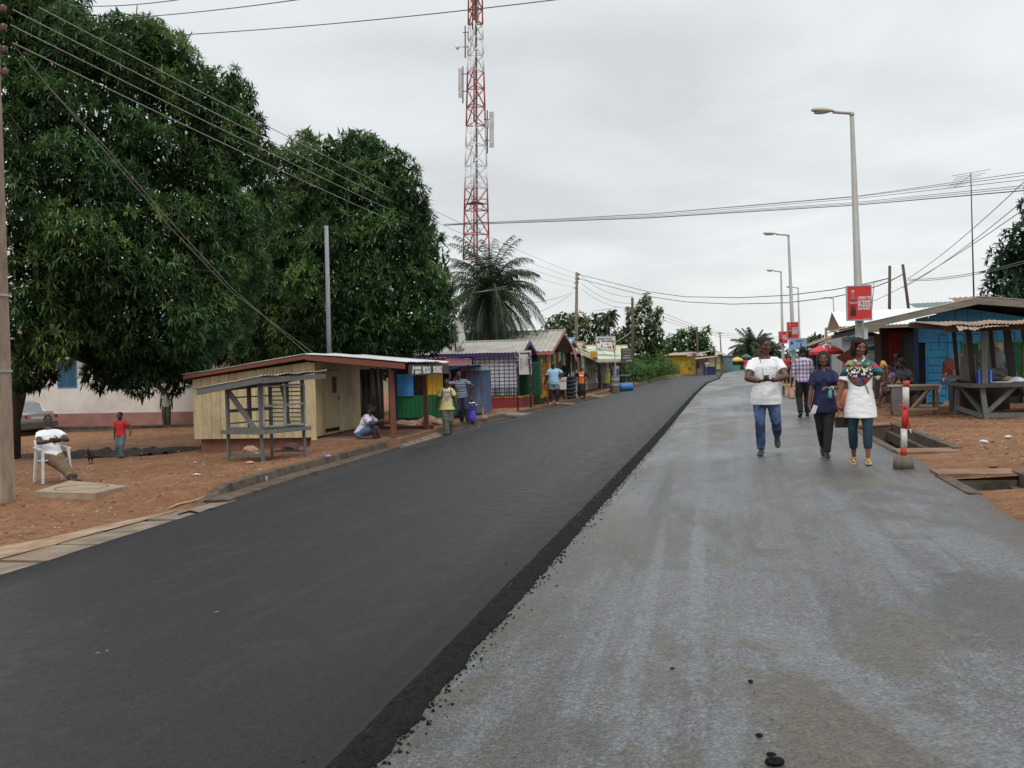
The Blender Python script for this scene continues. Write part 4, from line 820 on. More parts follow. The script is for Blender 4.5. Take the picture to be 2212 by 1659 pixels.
# little cross steps over the gutter
for i, (y, w_) in enumerate(((37.6,1.9),(45.0,1.0),(52.5,1.6),(64.7,2.2))):
    o = MB(); k_ = KX(y); z = G(k_-.3, y); o.prism([(k_-.5,y-w_/2,z+.02),(k_+.55,y-w_/2+.15,z-.06),(k_+.55,y+w_/2-.1,z-.06),(k_-.5,y+w_/2,z+.02)], (0,0,-.07)); tag(o.build('drain_cover', CONC), ['concrete slab bridging the gutter before the purple trimmed shop','short slab over the gutter by the man in the light blue shirt','slab over the gutter before the orange shirted woman','long slab over the gutter past the steel drum'][i], 'drain cover', 'slabs over the left gutter')
# ================================================================== trees
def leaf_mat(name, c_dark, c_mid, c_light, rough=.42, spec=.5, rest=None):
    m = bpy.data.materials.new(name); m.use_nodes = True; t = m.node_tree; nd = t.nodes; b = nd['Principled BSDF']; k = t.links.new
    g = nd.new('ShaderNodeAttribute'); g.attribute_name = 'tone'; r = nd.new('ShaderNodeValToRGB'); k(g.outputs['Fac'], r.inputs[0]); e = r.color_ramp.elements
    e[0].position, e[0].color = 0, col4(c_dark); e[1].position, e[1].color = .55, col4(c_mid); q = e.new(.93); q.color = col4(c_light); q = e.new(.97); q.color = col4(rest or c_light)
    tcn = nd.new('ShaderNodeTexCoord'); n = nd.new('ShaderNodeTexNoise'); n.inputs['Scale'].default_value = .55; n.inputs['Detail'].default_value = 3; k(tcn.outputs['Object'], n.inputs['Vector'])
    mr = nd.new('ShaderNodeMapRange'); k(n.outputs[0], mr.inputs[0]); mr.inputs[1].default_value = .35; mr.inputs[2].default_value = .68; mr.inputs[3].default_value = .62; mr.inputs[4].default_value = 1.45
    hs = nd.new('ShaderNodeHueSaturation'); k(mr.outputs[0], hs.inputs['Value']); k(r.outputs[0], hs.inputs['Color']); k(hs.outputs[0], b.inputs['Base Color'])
    b.inputs['Roughness'].default_value = rough; b.inputs['Specular IOR Level'].default_value = spec
    tr = nd.new('ShaderNodeBsdfTranslucent'); k(hs.outputs[0], tr.inputs[0]); mx = nd.new('ShaderNodeMixShader'); mx.inputs[0].default_value = .30
    k(b.outputs[0], mx.inputs[1]); k(tr.outputs[0], mx.inputs[2]); k(mx.outputs[0], nd['Material Output'].inputs[0])
    return m
MANGO = leaf_mat('mango_leaves', (.020,.050,.018), (.055,.118,.038), (.14,.225,.065), .5, .28, (.17,.21,.06))
OLIVE = leaf_mat('olive_leaves', (.05,.075,.032), (.095,.13,.05), (.16,.18,.075), .6, .3, (.20,.14,.05))
FRESHG = leaf_mat('fresh_leaves', (.035,.085,.02), (.075,.155,.035), (.15,.24,.06), .6, .3)
FARG = leaf_mat('far_leaves', (.045,.075,.04), (.075,.115,.06), (.12,.155,.08), .7, .2)
BARK = mat('bark', (.075,.058,.045), (.035,.028,.022), rough=.95, scale=8, stretch=(2,2,.4), bump=.8)
def unit(v): return v/np.maximum(np.linalg.norm(v, axis=-1, keepdims=True), 1e-6)
def leaf_mesh(name, base, dirs, length, width, mt, parent, droop=.28, seg=2, tone=None):
    """base: (n,3) leaf starts, dirs: (n,3) unit; each leaf is a folded, drooping blade"""
    n = len(base); up = np.array([0,0,1.]); side = unit(np.cross(dirs, up)+rng.normal(0, .25, (n,3))); side = unit(side - dirs*np.sum(side*dirs, 1, keepdims=True)); nn = np.cross(side, dirs)
    length = np.broadcast_to(length, (n,))[:,None]; width = np.broadcast_to(width, (n,))[:,None]
    d2 = unit(dirs+np.array([0,0,-1.])*droop); mid = base+dirs*length*.5; tip = mid+d2*length*.52
    a = mid-side*width*.5+nn*width*.18; b = mid+side*width*.5+nn*width*.18
    v = np.stack([base, a, mid, b, tip], 1).reshape(-1, 3)
    o = (np.arange(n)*5)[:,None]; tri = np.concatenate([o+np.array([[0,2,1]]), o+np.array([[0,3,2]]), o+np.array([[1,2,4]]), o+np.array([[2,3,4]])], 1).reshape(-1)
    me = bpy.data.meshes.new(name); me.vertices.add(len(v)); me.vertices.foreach_set('co', v.astype(np.float32).ravel()); nf = len(tri)//3
    me.loops.add(len(tri)); me.loops.foreach_set('vertex_index', tri.astype(np.int32)); me.polygons.add(nf); me.polygons.foreach_set('loop_start', np.arange(0, len(tri), 3, dtype=np.int32)); me.materials.append(mt); me.update(calc_edges=True)
    at_ = me.attributes.new('tone', 'FLOAT', 'POINT'); tone = rng.random(n) if tone is None else tone; at_.data.foreach_set('value', np.repeat(np.clip(tone, 0, 1), 5).astype(np.float32))
    ob = bpy.data.objects.new(name, me); COL.objects.link(ob); ob.parent = parent; return ob
def rosettes(centres, radii, dens, leaves, llen, lwid, fill=.22, squash=.9, tocam=None, droop=.5, lump=.25):
    """tips of twigs over the surface of every clump (and some inside), each carrying a whorl of leaves"""
    B, D, Ls, Tn = [], [], [], []; CC = np.array(centres); RR = np.array(radii)
    for c, r in zip(centres, radii):
        n = int(dens*4*math.pi*r*r); d = unit(rng.normal(size=(n,3)))
        if tocam is not None: # clumps hidden from the road side need fewer leaves
            f = d@unit(np.array(tocam)-c); keep = (f > -.45) | (rng.random(n) < .45); d = d[keep]; n = len(d)
        rr = r*(1+lump*np.array([noise.noise(Vector(p*2.2+c)) for p in d]))*(1-.25*rng.random(n)**2); inside = rng.random(n) < fill; rr[inside] *= rng.random(inside.sum())**.5
        p = c+d*rr[:,None]*np.array([1,1,squash])
        dd = np.linalg.norm((p[:,None,:]-CC[None])/np.array([1,1,squash]), axis=2)/RR[None]; dd[:, np.argmin(np.linalg.norm(CC-c, axis=1))] = 9; buried = (dd.min(1) < .80) & ~inside; p = p[~buried]; d = d[~buried]; n = len(p)
        tn = np.clip(rng.normal(.45, .17, n)+rng.normal(0, .12)+.22*np.clip(d[:,2], -1, 1), 0, 1); tn[rng.random(n) < .03] += .4  # leaves on clump tops toned lighter, undersides darker, painting in overhead light
        for k in range(leaves):
            az = 2*math.pi*(k/leaves)+rng.random(n)*.7+np.arange(n); t1 = unit(np.cross(d, rng.normal(size=(n,3)))) if k == 0 else t1
            t2 = np.cross(d, t1); el_ = rng.uniform(.0, .55, n)+(.5 if k % 3 == 0 else 0)
            q = (t1*np.cos(az)[:,None]+t2*np.sin(az)[:,None])*np.cos(el_)[:,None]+d*np.sin(el_)[:,None]; q[:,2] -= droop*rng.random(n)*.6
            B.append(p); D.append(unit(q)); Ls.append(llen*rng.uniform(.65, 1.15, n)); Tn.append(tn+rng.normal(0, .07, n))
    return np.concatenate(B), np.concatenate(D), np.concatenate(Ls), np.concatenate(Tn)
def make_tree(name, label, base, clumps, mt, dens=14, leaves=8, llen=.24, lwid=.052, trunk_r=.35, fork=2.2, group=None, trunkpts=None, fill=.25, droop=.55, limbs=True, lump=.25, squash=.95, cat='tree', core=0):
    """clumps: (u, v, r_px, y) in photo pixels with their real distance y"""
    base = Vector(base); t = T(name, label, cat, base, group=group); cs, rs_ = [], []
    for (u, v, rp, y) in clumps:
        p = at(u, v, y); cs.append(np.array(p-base)); rs_.append(rp/scale_at(p))
    cam_l = np.array(Vector((0,0,CAMH))-base); B, D, Ls, Tn = rosettes(cs, rs_, dens, leaves, llen, lwid, fill, squash, cam_l, droop, lump)
    Wd = lwid*Ls/llen
    if core: # large inner leaves filling every clump, toned dark to paint in its shade
        for c, r in zip(cs, rs_):
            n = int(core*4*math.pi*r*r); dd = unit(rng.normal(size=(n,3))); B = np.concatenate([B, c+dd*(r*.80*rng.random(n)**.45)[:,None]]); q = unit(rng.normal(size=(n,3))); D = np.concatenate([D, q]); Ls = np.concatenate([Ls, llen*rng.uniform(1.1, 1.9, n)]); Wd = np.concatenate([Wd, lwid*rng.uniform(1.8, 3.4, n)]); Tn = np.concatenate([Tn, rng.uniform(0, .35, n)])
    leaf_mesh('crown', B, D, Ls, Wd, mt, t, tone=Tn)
    w = MB(); tp = [Vector(q) for q in (trunkpts or [(0,0,-.2),(0,0,fork*.5),(0,0,fork)])]; w.tube(tp, [trunk_r*1.25]+[trunk_r]*(len(tp)-2)+[trunk_r*.8], 12)
    f = tp[-1]
    if limbs:
        for c, r in zip(cs, rs_):
            c = Vector(c); m_ = f.lerp(c, .5)+Vector((0,0,-.06*(c-f).length)); w.tube([f-Vector((0,0,.1)), m_, c], [trunk_r*.36, trunk_r*.15, trunk_r*.04], 7)
            for k in range(3):
                e = c+Vector(rng.normal(size=3))*r*.55; w.tube([m_.lerp(c,.5), e], [trunk_r*.1, .015], 5)
    w.build('trunk', BARK, t)
    return t
# mango tree 1 (near, left)
c1 = []
for (u, v, r, y) in [(45,80,95,24),(150,95,85,24),(110,20,80,25),(20,20,80,24),(215,150,85,24.5),(290,120,78,26),(345,130,72,26.5),(330,210,85,26),(250,70,42,26),(320,82,50,27),(400,170,62,27),(425,240,80,27),
    (492,205,58,28),(470,300,85,27.5),(530,270,42,28.5),(40,200,85,23.5),(130,250,90,23.5),(40,330,95,23),(140,370,95,23),(240,300,90,24.5),(330,350,95,25.5),(230,430,95,23.5),(430,400,90,26.5),(520,370,66,28),
    (60,460,100,22.5),(165,520,95,22.5),(60,590,95,22.5),(290,500,95,24),(380,500,90,25),(480,480,85,26.5),(548,470,52,28),(250,600,95,23.2),(150,640,80,22.8),(350,610,90,24.3),(450,590,85,26),(530,580,55,27.5),
    (50,690,75,22.3),(120,740,55,22.5),(60,770,50,22.5),(270,700,85,23.5),(370,700,78,24),(450,690,70,25.5),(200,720,60,24.5),(330,770,62,24.3),(255,775,60,24.5),(400,770,52,25),(300,815,42,24.8),(370,815,36,25.2),(225,800,45,25.2),(85,800,38,23.2),(55,820,30,23.2),(440,740,40,26),(510,670,45,27),(575,430,30,28.5),(575,340,30,29)]: c1.append((u, v, r*.97, y))
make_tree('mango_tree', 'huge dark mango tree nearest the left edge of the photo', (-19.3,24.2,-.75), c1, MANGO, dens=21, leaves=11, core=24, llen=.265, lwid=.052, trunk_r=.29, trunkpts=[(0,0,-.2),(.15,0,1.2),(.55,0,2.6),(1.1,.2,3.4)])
c2 = []
for (u, v, r, y) in [(640,380,72,36),(720,360,68,36),(780,350,62,36),(850,375,52,36),(600,470,75,36),(690,450,85,35),(780,430,85,35),(860,440,68,35.5),(905,480,38,36.5),(640,560,85,34.5),(740,540,90,34),(840,530,85,34.5),(915,545,50,36),(600,640,80,34.5),(700,640,90,33.5),(800,630,90,33.5),
    (890,620,75,34.5),(945,610,38,36),(960,660,34,36),(640,720,70,34),(740,720,75,33.5),(830,715,75,33.5),(910,700,62,34.5),(950,720,35,35.5),(860,765,35,35),(590,730,60,34.5),(575,560,60,35.5),(690,760,40,35),(780,765,38,35),(655,310,26,37),(765,312,30,37),(800,325,28,37),(560,650,45,35.5),(545,760,45,35.5),(925,740,28,36.5)]: c2.append((u, v, r*.98, y))
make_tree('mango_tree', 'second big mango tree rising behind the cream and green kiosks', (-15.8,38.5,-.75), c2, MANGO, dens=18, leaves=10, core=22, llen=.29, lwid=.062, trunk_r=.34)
c4 = [(470,640,95,41),(540,700,90,41),(430,720,70,41),(600,700,85,41.5),(500,560,85,41.5),(600,600,80,42),(660,760,70,41.5),(560,780,50,41.5),(740,760,70,42),(820,740,70,42)]
make_tree('mango_tree', 'dark mango tree filling the gap between the two big mango crowns', (-18.6,41.5,-.8), c4, MANGO, dens=9, leaves=7, core=12, llen=.40, lwid=.12, trunk_r=.22)
make_tree('mango_tree', 'thin mango trunk with a low dark crown before the pinkish white building', (-21.2,39.0,-.62), [(400,770,60,38.5),(340,760,55,38.5),(300,740,60,38.5),(440,720,60,38)], MANGO, dens=12, leaves=7, llen=.27, lwid=.07, trunk_r=.14, fork=2.0)
make_tree('mango_tree', 'dark tree rising above the rusty roof at the right edge', (14.0,38,.2), [(2185,560,42,34),(2230,530,60,34),(2160,600,30,34),(2200,620,40,33.5),(2245,600,60,34),(2135,628,14,34),(2260,450,50,35),(2215,640,30,33)], leaf_mat('dark_leaves', (.012,.034,.018), (.024,.06,.03), (.05,.09,.045), .5), dens=17, leaves=8, core=22, llen=.25, lwid=.075, trunk_r=.3)
# background trees
BG = [('broad_tree','olive tree crown behind the wooden utility pole on the left', (1235,720), 96, [(1195,700,18),(1220,695,22),(1250,692,20),(1280,700,20),(1300,712,18),(1180,715,10),(1245,720,24),(1215,725,20),(1280,730,26),(1310,735,20),(1330,735,15)], OLIVE, .42),
      ('broad_tree','tall dark branching tree behind the brown wooden pole', (1400,760), 92, [(1370,680,20),(1390,660,18),(1412,690,20),(1395,715,30),(1360,720,24),(1420,720,14),(1345,735,16),(1380,750,28),(1410,755,26),(1432,745,10),(1350,760,18),(1398,640,8),(1424,672,10)], OLIVE, .40),
      ('broad_tree','bright green loose tree above the yellow building', (1500,765), 125, [(1455,735,14),(1475,725,14),(1495,720,13),(1515,730,13),(1530,738,9),(1465,750,14),(1490,748,16),(1515,752,13),(1535,756,10),(1440,755,14),(1450,765,14),(1526,715,8)], FRESHG, .5),
      ('broad_tree','hazy dark tree mass left of the tall dark branching tree', (1320,760), 105, [(1320,755,16),(1300,752,16),(1340,757,14),(1275,752,16),(1250,752,18)], OLIVE, .42),
      ('broad_tree','small rounded tree beyond the third red banner', (1765,745), 130, [(1758,735,10),(1772,736,9),(1748,742,9),(1780,744,6)], FARG, .5)]
for nm, lab, (bu, bv), y, cl_, m_, ll in BG:
    b0 = at(bu, bv, y); make_tree(nm, lab, (b0.x, y, G(b0.x, y)-.3), [(u,v,r,y+rng.uniform(-1.5,1.5)) for u,v,r in cl_], m_, dens=6, leaves=5, core=3, llen=ll, lwid=ll*.42, trunk_r=.22, fork=3.0, droop=.3, fill=.3, lump=.45, squash=.85, group='trees beyond the shops')
# far tree line closing the horizon
def scrub(name, label, pts, mt, ll, dens, lv=5, cat='bushes', droop=.3):
    cs = [np.array(p[:3]) for p in pts]; B, D, Ls, Tn = rosettes(cs, [p[3] for p in pts], dens, lv, ll, ll*.4, .2, .8, (0,0,1.5), droop, .45)
    o = leaf_mesh(name, B, D, Ls, ll*.4, mt, None, tone=Tn); o.parent = None; return stuff(o, label, cat)
pts = []
for u in range(-60, 2300, 26):
    y = random.uniform(230, 300); p = at(u, 790, y); pts.append((p.x, p.y, -.5, random.uniform(3.0, 5.5) if u < 1560 or u > 1640 else 2.2))
scrub('far_woodland', 'far off line of hazy woodland along the horizon', pts, FARG, 1.2, .9, 4, 'woodland')
pts = []
for i in range(150):
    t_ = random.random(); y = 77+t_*68; k_ = KX(y); x = k_-1.0-abs(random.gauss(0,.45))*8; x = max(x, k_-16); 
    h = .7+1.1*random.random()*min(1, (k_-x)/2.5); pts.append((x, y, G(x, y)+h*.45, h))
for u, v, r, y in ((1395,775,14,88),(1425,770,12,90),(1410,755,14,92),(1440,785,14,95),(1380,790,12,85),(1460,790,10,100),(1490,790,9,108),(1385,800,12,82),(1412,795,12,84),(1435,795,11,88)):
    p = at(u, v, y); pts.append((p.x, y, p.z, r/scale_at(p)))
scrub('roadside_bushes', 'bright green overgrown bushes along the left verge beyond the shops', pts, FRESHG, .22, 16, 5, 'bushes')
pts = [(at(u,820,y).x, y, G(at(u,820,y).x, y)+.1, .35) for u, y in ((1385,79),(1400,80),(1420,84),(1372,78),(1440,90),(1455,96),(1392,82))]
scrub('verge_weeds', 'low weeds at the edge of the red verge beyond the shops', pts, FRESHG, .18, 20, 4, 'weeds')
# ---- palms
def frond(w, o, az, el_, L_, dr, leaf, width, n=32, mi=0):
    d = Vector((math.cos(az)*math.cos(el_), math.sin(az)*math.cos(el_), math.sin(el_))); p = Vector(o); pts = [p.copy()]; st = L_/10; ds = []
    for i in range(10): ds.append(d.copy()); p = p+d*st; pts.append(p.copy()); d = (d+Vector((0,0,-dr))).normalized()
    ds.append(d); w.tube(pts, [.035*(1-i/12) for i in range(11)], 4, 1)
    for k in range(n):
        q = .12+.88*k/n; i = min(9, int(q*10)); p = pts[i].lerp(pts[i+1], q*10-i); dd = ds[i]; s_ = dd.cross(Vector((0,0,1))).normalized(); ll = leaf*(math.sin(math.pi*min(1, q*.85+.12))*.8+.25)
        for sg in (-1, 1):
            e = (s_*sg*.75+dd*.55+Vector((0,0,-.25-random.random()*.55))).normalized(); wd = dd*width
            m_ = p+e*ll*.55; t_ = m_+(e+Vector((0,0,-.9))).normalized()*ll*.5; w.add([p-wd*.5, p+wd*.5, m_+wd*.4, m_-wd*.4, t_], [(0,1,2,3),(3,2,4)], mi)
def palm(name, label, base, crown_h, n, L_, leaf, mt, tr, dr=.16, seed=3, width=.06, dead=0, rr=(-.5,1.35)):
    random.seed(seed); t = T(name, label, 'palm tree', base); w = MB()
    for i in range(n):
        el_ = rr[0]+(rr[1]-rr[0])*((i+.5)/n); frond(w, (0,0,crown_h), i*2.4+random.uniform(-.3,.3), el_, L_*random.uniform(.8,1.1), dr*random.uniform(.8,1.3), leaf, width, mi=2 if i < dead else 0)
    w.build('crown', [mt, mat('palm_rib', (.16,.17,.07)), mat('dead_frond', (.15,.115,.05), (.09,.07,.035))], t)
    w = MB(); w.tube([(0,0,-.3),(.05,0,crown_h*.5),(0,0,crown_h+.2)], [tr*1.3, tr, tr*.9], 10); w.build('trunk', BARK, t); return t
PALM = leaf_mat('palm_leaves', (.02,.042,.022), (.042,.075,.038), (.09,.12,.06), .5, .35)
p = at(1062,760,47); palm('oil_palm', 'big drooping oil palm between the mango tree and the lattice tower', (p.x,47,-.6), at(1062,628,47).z+.3, 125, 3.4, .66, PALM, .30, .20, 5, .045, 20, (-1.3,1.5))
p = at(1316,760,88); palm('coconut_palm', 'slim coconut palm standing beyond the shops', (p.x,88,-.4), at(1316,683,88).z+.4, 20, 1.25, .42, PALM, .10, .17, 8, .07, 3, (-.9,1.2))
p = at(1628,790,165); palm('oil_palm', 'spreading green palm far along the road', (p.x,165,-.3), at(1628,752,165).z, 44, 4.3, 1.1, FARG, .4, .13, 9, .12, 0, (-.2,1.4))
p = at(1660,790,150); palm('oil_palm', 'bushy palm behind the head of the man in the white polo shirt', (p.x,150,-.3), at(1660,762,150).z, 34, 3.2, .9, FARG, .4, .16, 10, .12, 0, (-.2,1.3))
# ================================================================== lattice tower
TW_R = mat('tower_red', (.36,.065,.048), (.28,.055,.042), rough=.6); TW_W = mat('tower_white', (.72,.72,.72), (.6,.6,.6), rough=.5)
ty = 62.0; tb = at(1026,790,ty); tz0 = -.5; t = T('lattice_tower', 'tall red and white triangular telecom lattice tower with panel antennas', 'tower', (tb.x, ty, tz0)); t.rotation_euler.y = rad(1.45)
def tw(z): # half width at height z
    return interp(z, [(0,1.06),(8.2,.87),(22.5,.47),(28,.42)])
H_T = at(1024,-60,ty).z-tz0
ls = []; z = 0.0
while z < H_T: ls.append(z); z += tw(z)*1.65+.15
zt = lambda v: at(1024,v,ty).z-tz0
bands = [(zt(700),zt(549),1),(zt(549),zt(385),0),(zt(385),zt(252),1),(zt(252),zt(140),0),(zt(140),zt(62),1),(zt(62),zt(-80),0)]
bands = [(-1,zt(549),1),(zt(549),zt(385),0),(zt(385),zt(252),1),(zt(252),zt(140),0),(zt(140),zt(60),1),(zt(60),99,0)]
def bcol(z): return next((c for a, b_, c in bands if a <= z < b_), 0)
def leg3(z): r = tw(z)*1.12; return [Vector((r*math.cos(a), r*math.sin(a), z)) for a in (rad(-82), rad(38), rad(158))]
for k in range(3):
    w = MB()
    for a, b_ in zip(ls, ls[1:]): w.tube([leg3(a)[k], leg3(b_)[k]], .052, 6, bcol((a+b_)/2))
    w.build('leg', [TW_R, TW_W], t)
w = MB()
for i, (a, b_) in enumerate(zip(ls, ls[1:])):
    A_, B_ = leg3(a), leg3(b_); c = bcol((a+b_)/2)
    for k in range(3):
        j = (k+1) % 3; w.bar(A_[k], A_[j], .05, mi=c)
        if i % 2: w.bar(A_[k], B_[j], .055, mi=c)
        else: w.bar(A_[j], B_[k], .055, mi=c)
        if a < zt(370): w.bar((A_[k]+A_[j])/2, A_[j].lerp(B_[j], .5) if i % 2 else A_[k].lerp(B_[k], .5), .03, mi=c); w.bar(A_[k].lerp(B_[k],.5), A_[j].lerp(B_[j],.5), .028, mi=c)
w.build('bracing', [TW_R, TW_W], t)
w = MB()
for dx in (-.02,.04,.10): w.tube([(dx+.1,-.15,0),(dx*.6+.06,-.1,H_T)], .022, 5)
w.build('cable', STEEL_D, t)
w = MB()
for z in np.arange(0, H_T, .45): w.bar((-.28,0,z),(-.05,0,z),.02)
w.bar((-.28,0,0),(-.28,0,H_T),.025); w.bar((-.05,0,0),(-.05,0,H_T),.025); w.build('ladder', STEEL, t)
z = zt(440); w = MB(); A_ = leg3(z); w.prism([A_[0],A_[1],A_[2]], (0,0,.04)); w.build('platform', STEEL_D, t)
def pt(u, v, dy=0): q = at(u, v, ty+dy); return Matrix.Rotation(-rad(1.45),3,'Y')@(q-Vector((tb.x, ty, tz0)))
for (u, v0, v1, ub) in ((995,148,210,1008),(1062,242,318,1052),(1030,-20,50,1027),(1000,60,112,1008)):
    w = MB(); a, b_ = pt(u,v0), pt(u,v1); m = leg3((a.z+b_.z)/2)
    if u != 1000: w.box((a+b_)/2, (.26,.16,(a-b_).length), None, 0)
    w.tube([a+Vector((.12 if u < 1024 else -.3,.1,.15)), b_+Vector((.12 if u < 1024 else -.3,.1,-.35))], .04, 6, 1)
    for q in (.2,.8):
        p = a.lerp(b_, q); w.tube([p, Vector((tw(p.z)*(1 if u > 1024 else -1)*(.9 if abs(u-1028) > 5 else 0), 0, p.z))], .03, 5, 1)
    w.build('antenna', [mat('antenna_grey', (.52,.53,.52), rough=.5), STEEL_D], t)
w = MB(); p = pt(988,102); w.ell(p, (.13,.13,.16), 8); w.bar(p, p+Vector((.5,0,0)), .05); w.build('microwave_dish', WHITE, t)
w = MB(); p = pt(1052,268); w.box(p, (.16,.2,.5)); w.build('radio_unit', mat('antenna_grey2', (.45,.46,.46)), t)
# ================================================================== poles and lines
POLEW = mat('pole_wood', (.23,.20,.165), (.13,.11,.09), rough=.9, scale=5, stretch=(4,4,.5), bump=.5); POLEB = mat('pole_brown', (.13,.085,.06), (.07,.05,.035), rough=.9, scale=5, stretch=(4,4,.5), bump=.5); WIRE = mat('wire_grey', (.10,.10,.10), rough=.6); WIREL = mat('wire_aluminium', (.33,.31,.29), rough=.5, metal=.3)
t = T('concrete_pole', 'stained concrete utility pole with pasted notices at the left edge', 'utility pole', (-11.42,14.25,-.55))
w = MB(); w.prism([(-.19,-.15,0),(.09,-.15,0),(.09,.15,0),(-.19,.15,0)], (0,0,9.0)); w.build('shaft', mat('pole_concrete', (.33,.265,.20), (.21,.155,.11), rough=.9, scale=2.5, stretch=(2,2,.5), bump=.5, dirt=(.14,.085,.055), dirtamt=.7), t)
w = MB(); w.prism([(-.23,-.19,0),(.12,-.19,0),(.12,.19,0),(-.23,.19,0)], (0,0,.12)); w.build('footing', DIRT, t)
for (x0_, x1_, z0_, z1_, c, lab) in ((-.16,-.02,1.15,1.62,(.58,.62,.66),0),(-.01,.085,1.25,1.64,(.60,.45,.42),0),(-.14,-.06,1.85,2.2,(.5,.52,.47),0),(-.03,.085,1.9,2.15,(.45,.45,.33),0),(-.18,-.03,2.55,3.1,(.42,.5,.46),0)):
    w = MB(); w.b2((x0_,-.158,z0_),(x1_,-.1505,z1_)); pp = w.build('notice', mat('notice%.2f' % (c[0]+z0_), c, tuple(q*.75 for q in c), rough=.9, scale=16), t); 
    w = MB(); w.b2((x0_+.005,-.160,z0_),(x1_-.005,-.1582,z0_+.05)); w.build('print', mat('blue_print', (.1,.28,.5)), pp)
for z in (3.42,2.2): w = MB(); w.b2((-.205,-.165,z),(.105,.165,z+.038)); w.build('strap', STEEL, t)
for z in (7.95,7.65,7.3,6.95): w = MB(); w.tube([(.08,-.02,z),(.30,-.02,z)], .02, 6); w.lathe([(.02,-.07),(.06,-.05),(.045,0),(.06,.05),(.02,.07)], (.30,-.02,z), 10); w.build('insulator', mat('insulator_brown', (.09,.04,.03), rough=.3), t)
def wire(label, pts, r=.012, sag=0.0, m=None, group='overhead wires', name='overhead_wire', n=26, cat='wire'):
    pts = [Vector(p) for p in pts]
    if len(pts) == 2:
        a, b = pts; pts = [a.lerp(b, i/n)-Vector((0,0,sag*4*(i/n)*(1-i/n))) for i in range(n+1)]
    base = pts[0].copy(); w = MB(); w.tube([p-base for p in pts], r, 5); o = w.build(name, m or WIRE); o.location = base; return tag(o, label, cat, group)
TP = Vector((at(1240,720,88).x, 88, 0)); tpz = at(1246,588,88)
t = T('utility_pole', 'leaning wooden utility pole with four insulators beyond the gabled shops', 'utility pole', (tpz.x-.35,88,G(tpz.x,88)-.3)); tl = t.location.copy()
w = MB(); w.tube([(0,0,0),(.18,0,(tpz.z-tl.z)*.5),(.35,0,tpz.z-tl.z)], [.17,.15,.11], 10); w.build('shaft', POLEW, t)
ATT = [at(1251,593,88), at(1250,602,88), at(1248,611,88), at(1247,622,88)]
for p in ATT: w = MB(); w.tube([p-tl-Vector((.35,0,0)), p-tl+Vector((.05,0,0))], .04, 6); w.ell(p-tl, (.08,.08,.12), 6); w.build('insulator', STEEL_D, t)
NEAR = [Vector((-11.1,14.23,-.55+z)) for z in (7.95,7.65,7.3,6.95)]
PASS = [at(84,16,15.2), at(28,21,14.25), at(23,54,14.25), at(28,93,14.25)]
for i, (a, b_) in enumerate(zip(PASS, ATT)):
    wire(['topmost long wire from the concrete pole across the mango crowns','second long wire from the concrete pole across the mango crowns','third long wire from the concrete pole across the mango crowns','lowest long wire from the concrete pole across the mango crowns'][i], [a, b_], .010, [.35,.5,.55,.6][i], WIREL, 'lines from the concrete pole')
for i, (u, v) in enumerate(((662,762),(676,762))):
    a = at(30, 98, 14.3); q = [a, at(105,188,15.3), at(230,320+10*i,17), at(370,480+14*i,19.5), at(500,622+8*i,22), at(u,v,24.4)]
    wire(['left service wire dropping from the concrete pole to the cream kiosk roof','right service wire dropping from the concrete pole to the cream kiosk roof'][i], q, .008, 0, WIREL, 'service wires to the cream kiosk')
for i, (a, b_) in enumerate((((150,12),(420,-6)),((188,43),(720,-12)),((378,76),(1260,-8)))):
    wire(['short highest wire crossing above the left mango tree','wire leaving the top of the left mango tree to the upper right','thick wire crossing the sky in front of the lattice tower'][i], [at(*a,21), at(*b_,17)], .010, .07, WIRE, 'wires crossing overhead')
ys_ = [372,379,388,401,406,412]
for i, v in enumerate(ys_): wire(['highest','second highest','third','fourth','fifth','lowest and thickest'][i]+' of the six wires bundled across the road at the first lamp post', [at(958,486-[0,1,2,1,0,-1][i],42), at(1400,[462,463,466,468,470,471][i],33), at(1850,[424,425,429,437,440,443][i],25), at(2230,v-2,19)], .0055 if i < 5 else .010, 0, WIRE, 'bundle of wires crossing the road')
for i, ps_ in enumerate(([(1251,593,88),(1400,630,78),(1480,641,72),(1600,643,62),(1700,638,55),(1800,626,49),(1870,613,45),(1921,601,42)], [(1250,602,88),(1400,640,78),(1480,652,72),(1580,657,63),(1700,654,55),(1800,642,49),(1870,627,45),(1921,608,42),(1951,592,42)])):
    wire(['upper sagging wire from the leaning pole across the road','lower sagging wire from the leaning pole across the road'][i], [at(*q) for q in ps_], .022, 0, WIRE, 'sagging wires across the road')
for i, (a, b_) in enumerate((((1961,602,42),(2240,366,24)), ((1950,622,42),(2240,408,24)), ((1888,650,42),(2240,432,24)), ((1961,603,42),(2240,556,26)), ((1961,606,42),(2240,561,26)))):
    wire(['steepest stay wire rising to the right edge','middle stay wire rising to the right edge','lowest stay wire rising to the right edge','upper flat wire passing before the right hand tree','lower flat wire passing before the right hand tree'][i], [at(*a), at(*b_)], .010, .15, WIRE, 'wires at the right edge')
for i, (a, b_) in enumerate((((1236,632,88),(985,652,50)), ((1236,634,88),(1010,712,48)), ((1256,596,88),(1368,641,84)), ((1256,612,88),(1368,655,84)), ((1256,624,88),(1368,665,84)))):
    wire(['service wire from the leaning pole into the oil palm','service wire from the leaning pole down to the zinc shop roofs','first line from the leaning pole to the brown pole','middle line from the leaning pole to the brown pole','last line from the leaning pole to the brown pole'][i], [at(*a), at(*b_)], .014, .5, WIRE, 'lines at the leaning pole')
for i in range(3): wire(['upper','middle','lower'][i]+' thin line sagging from the inclined pole toward the far poles', [at(1412,668+8*i,100), at(1506,706+5*i,118), at(1556,720+4*i,150), at(1700,728+4*i,170)], .018, 0, WIRE, 'far lines')
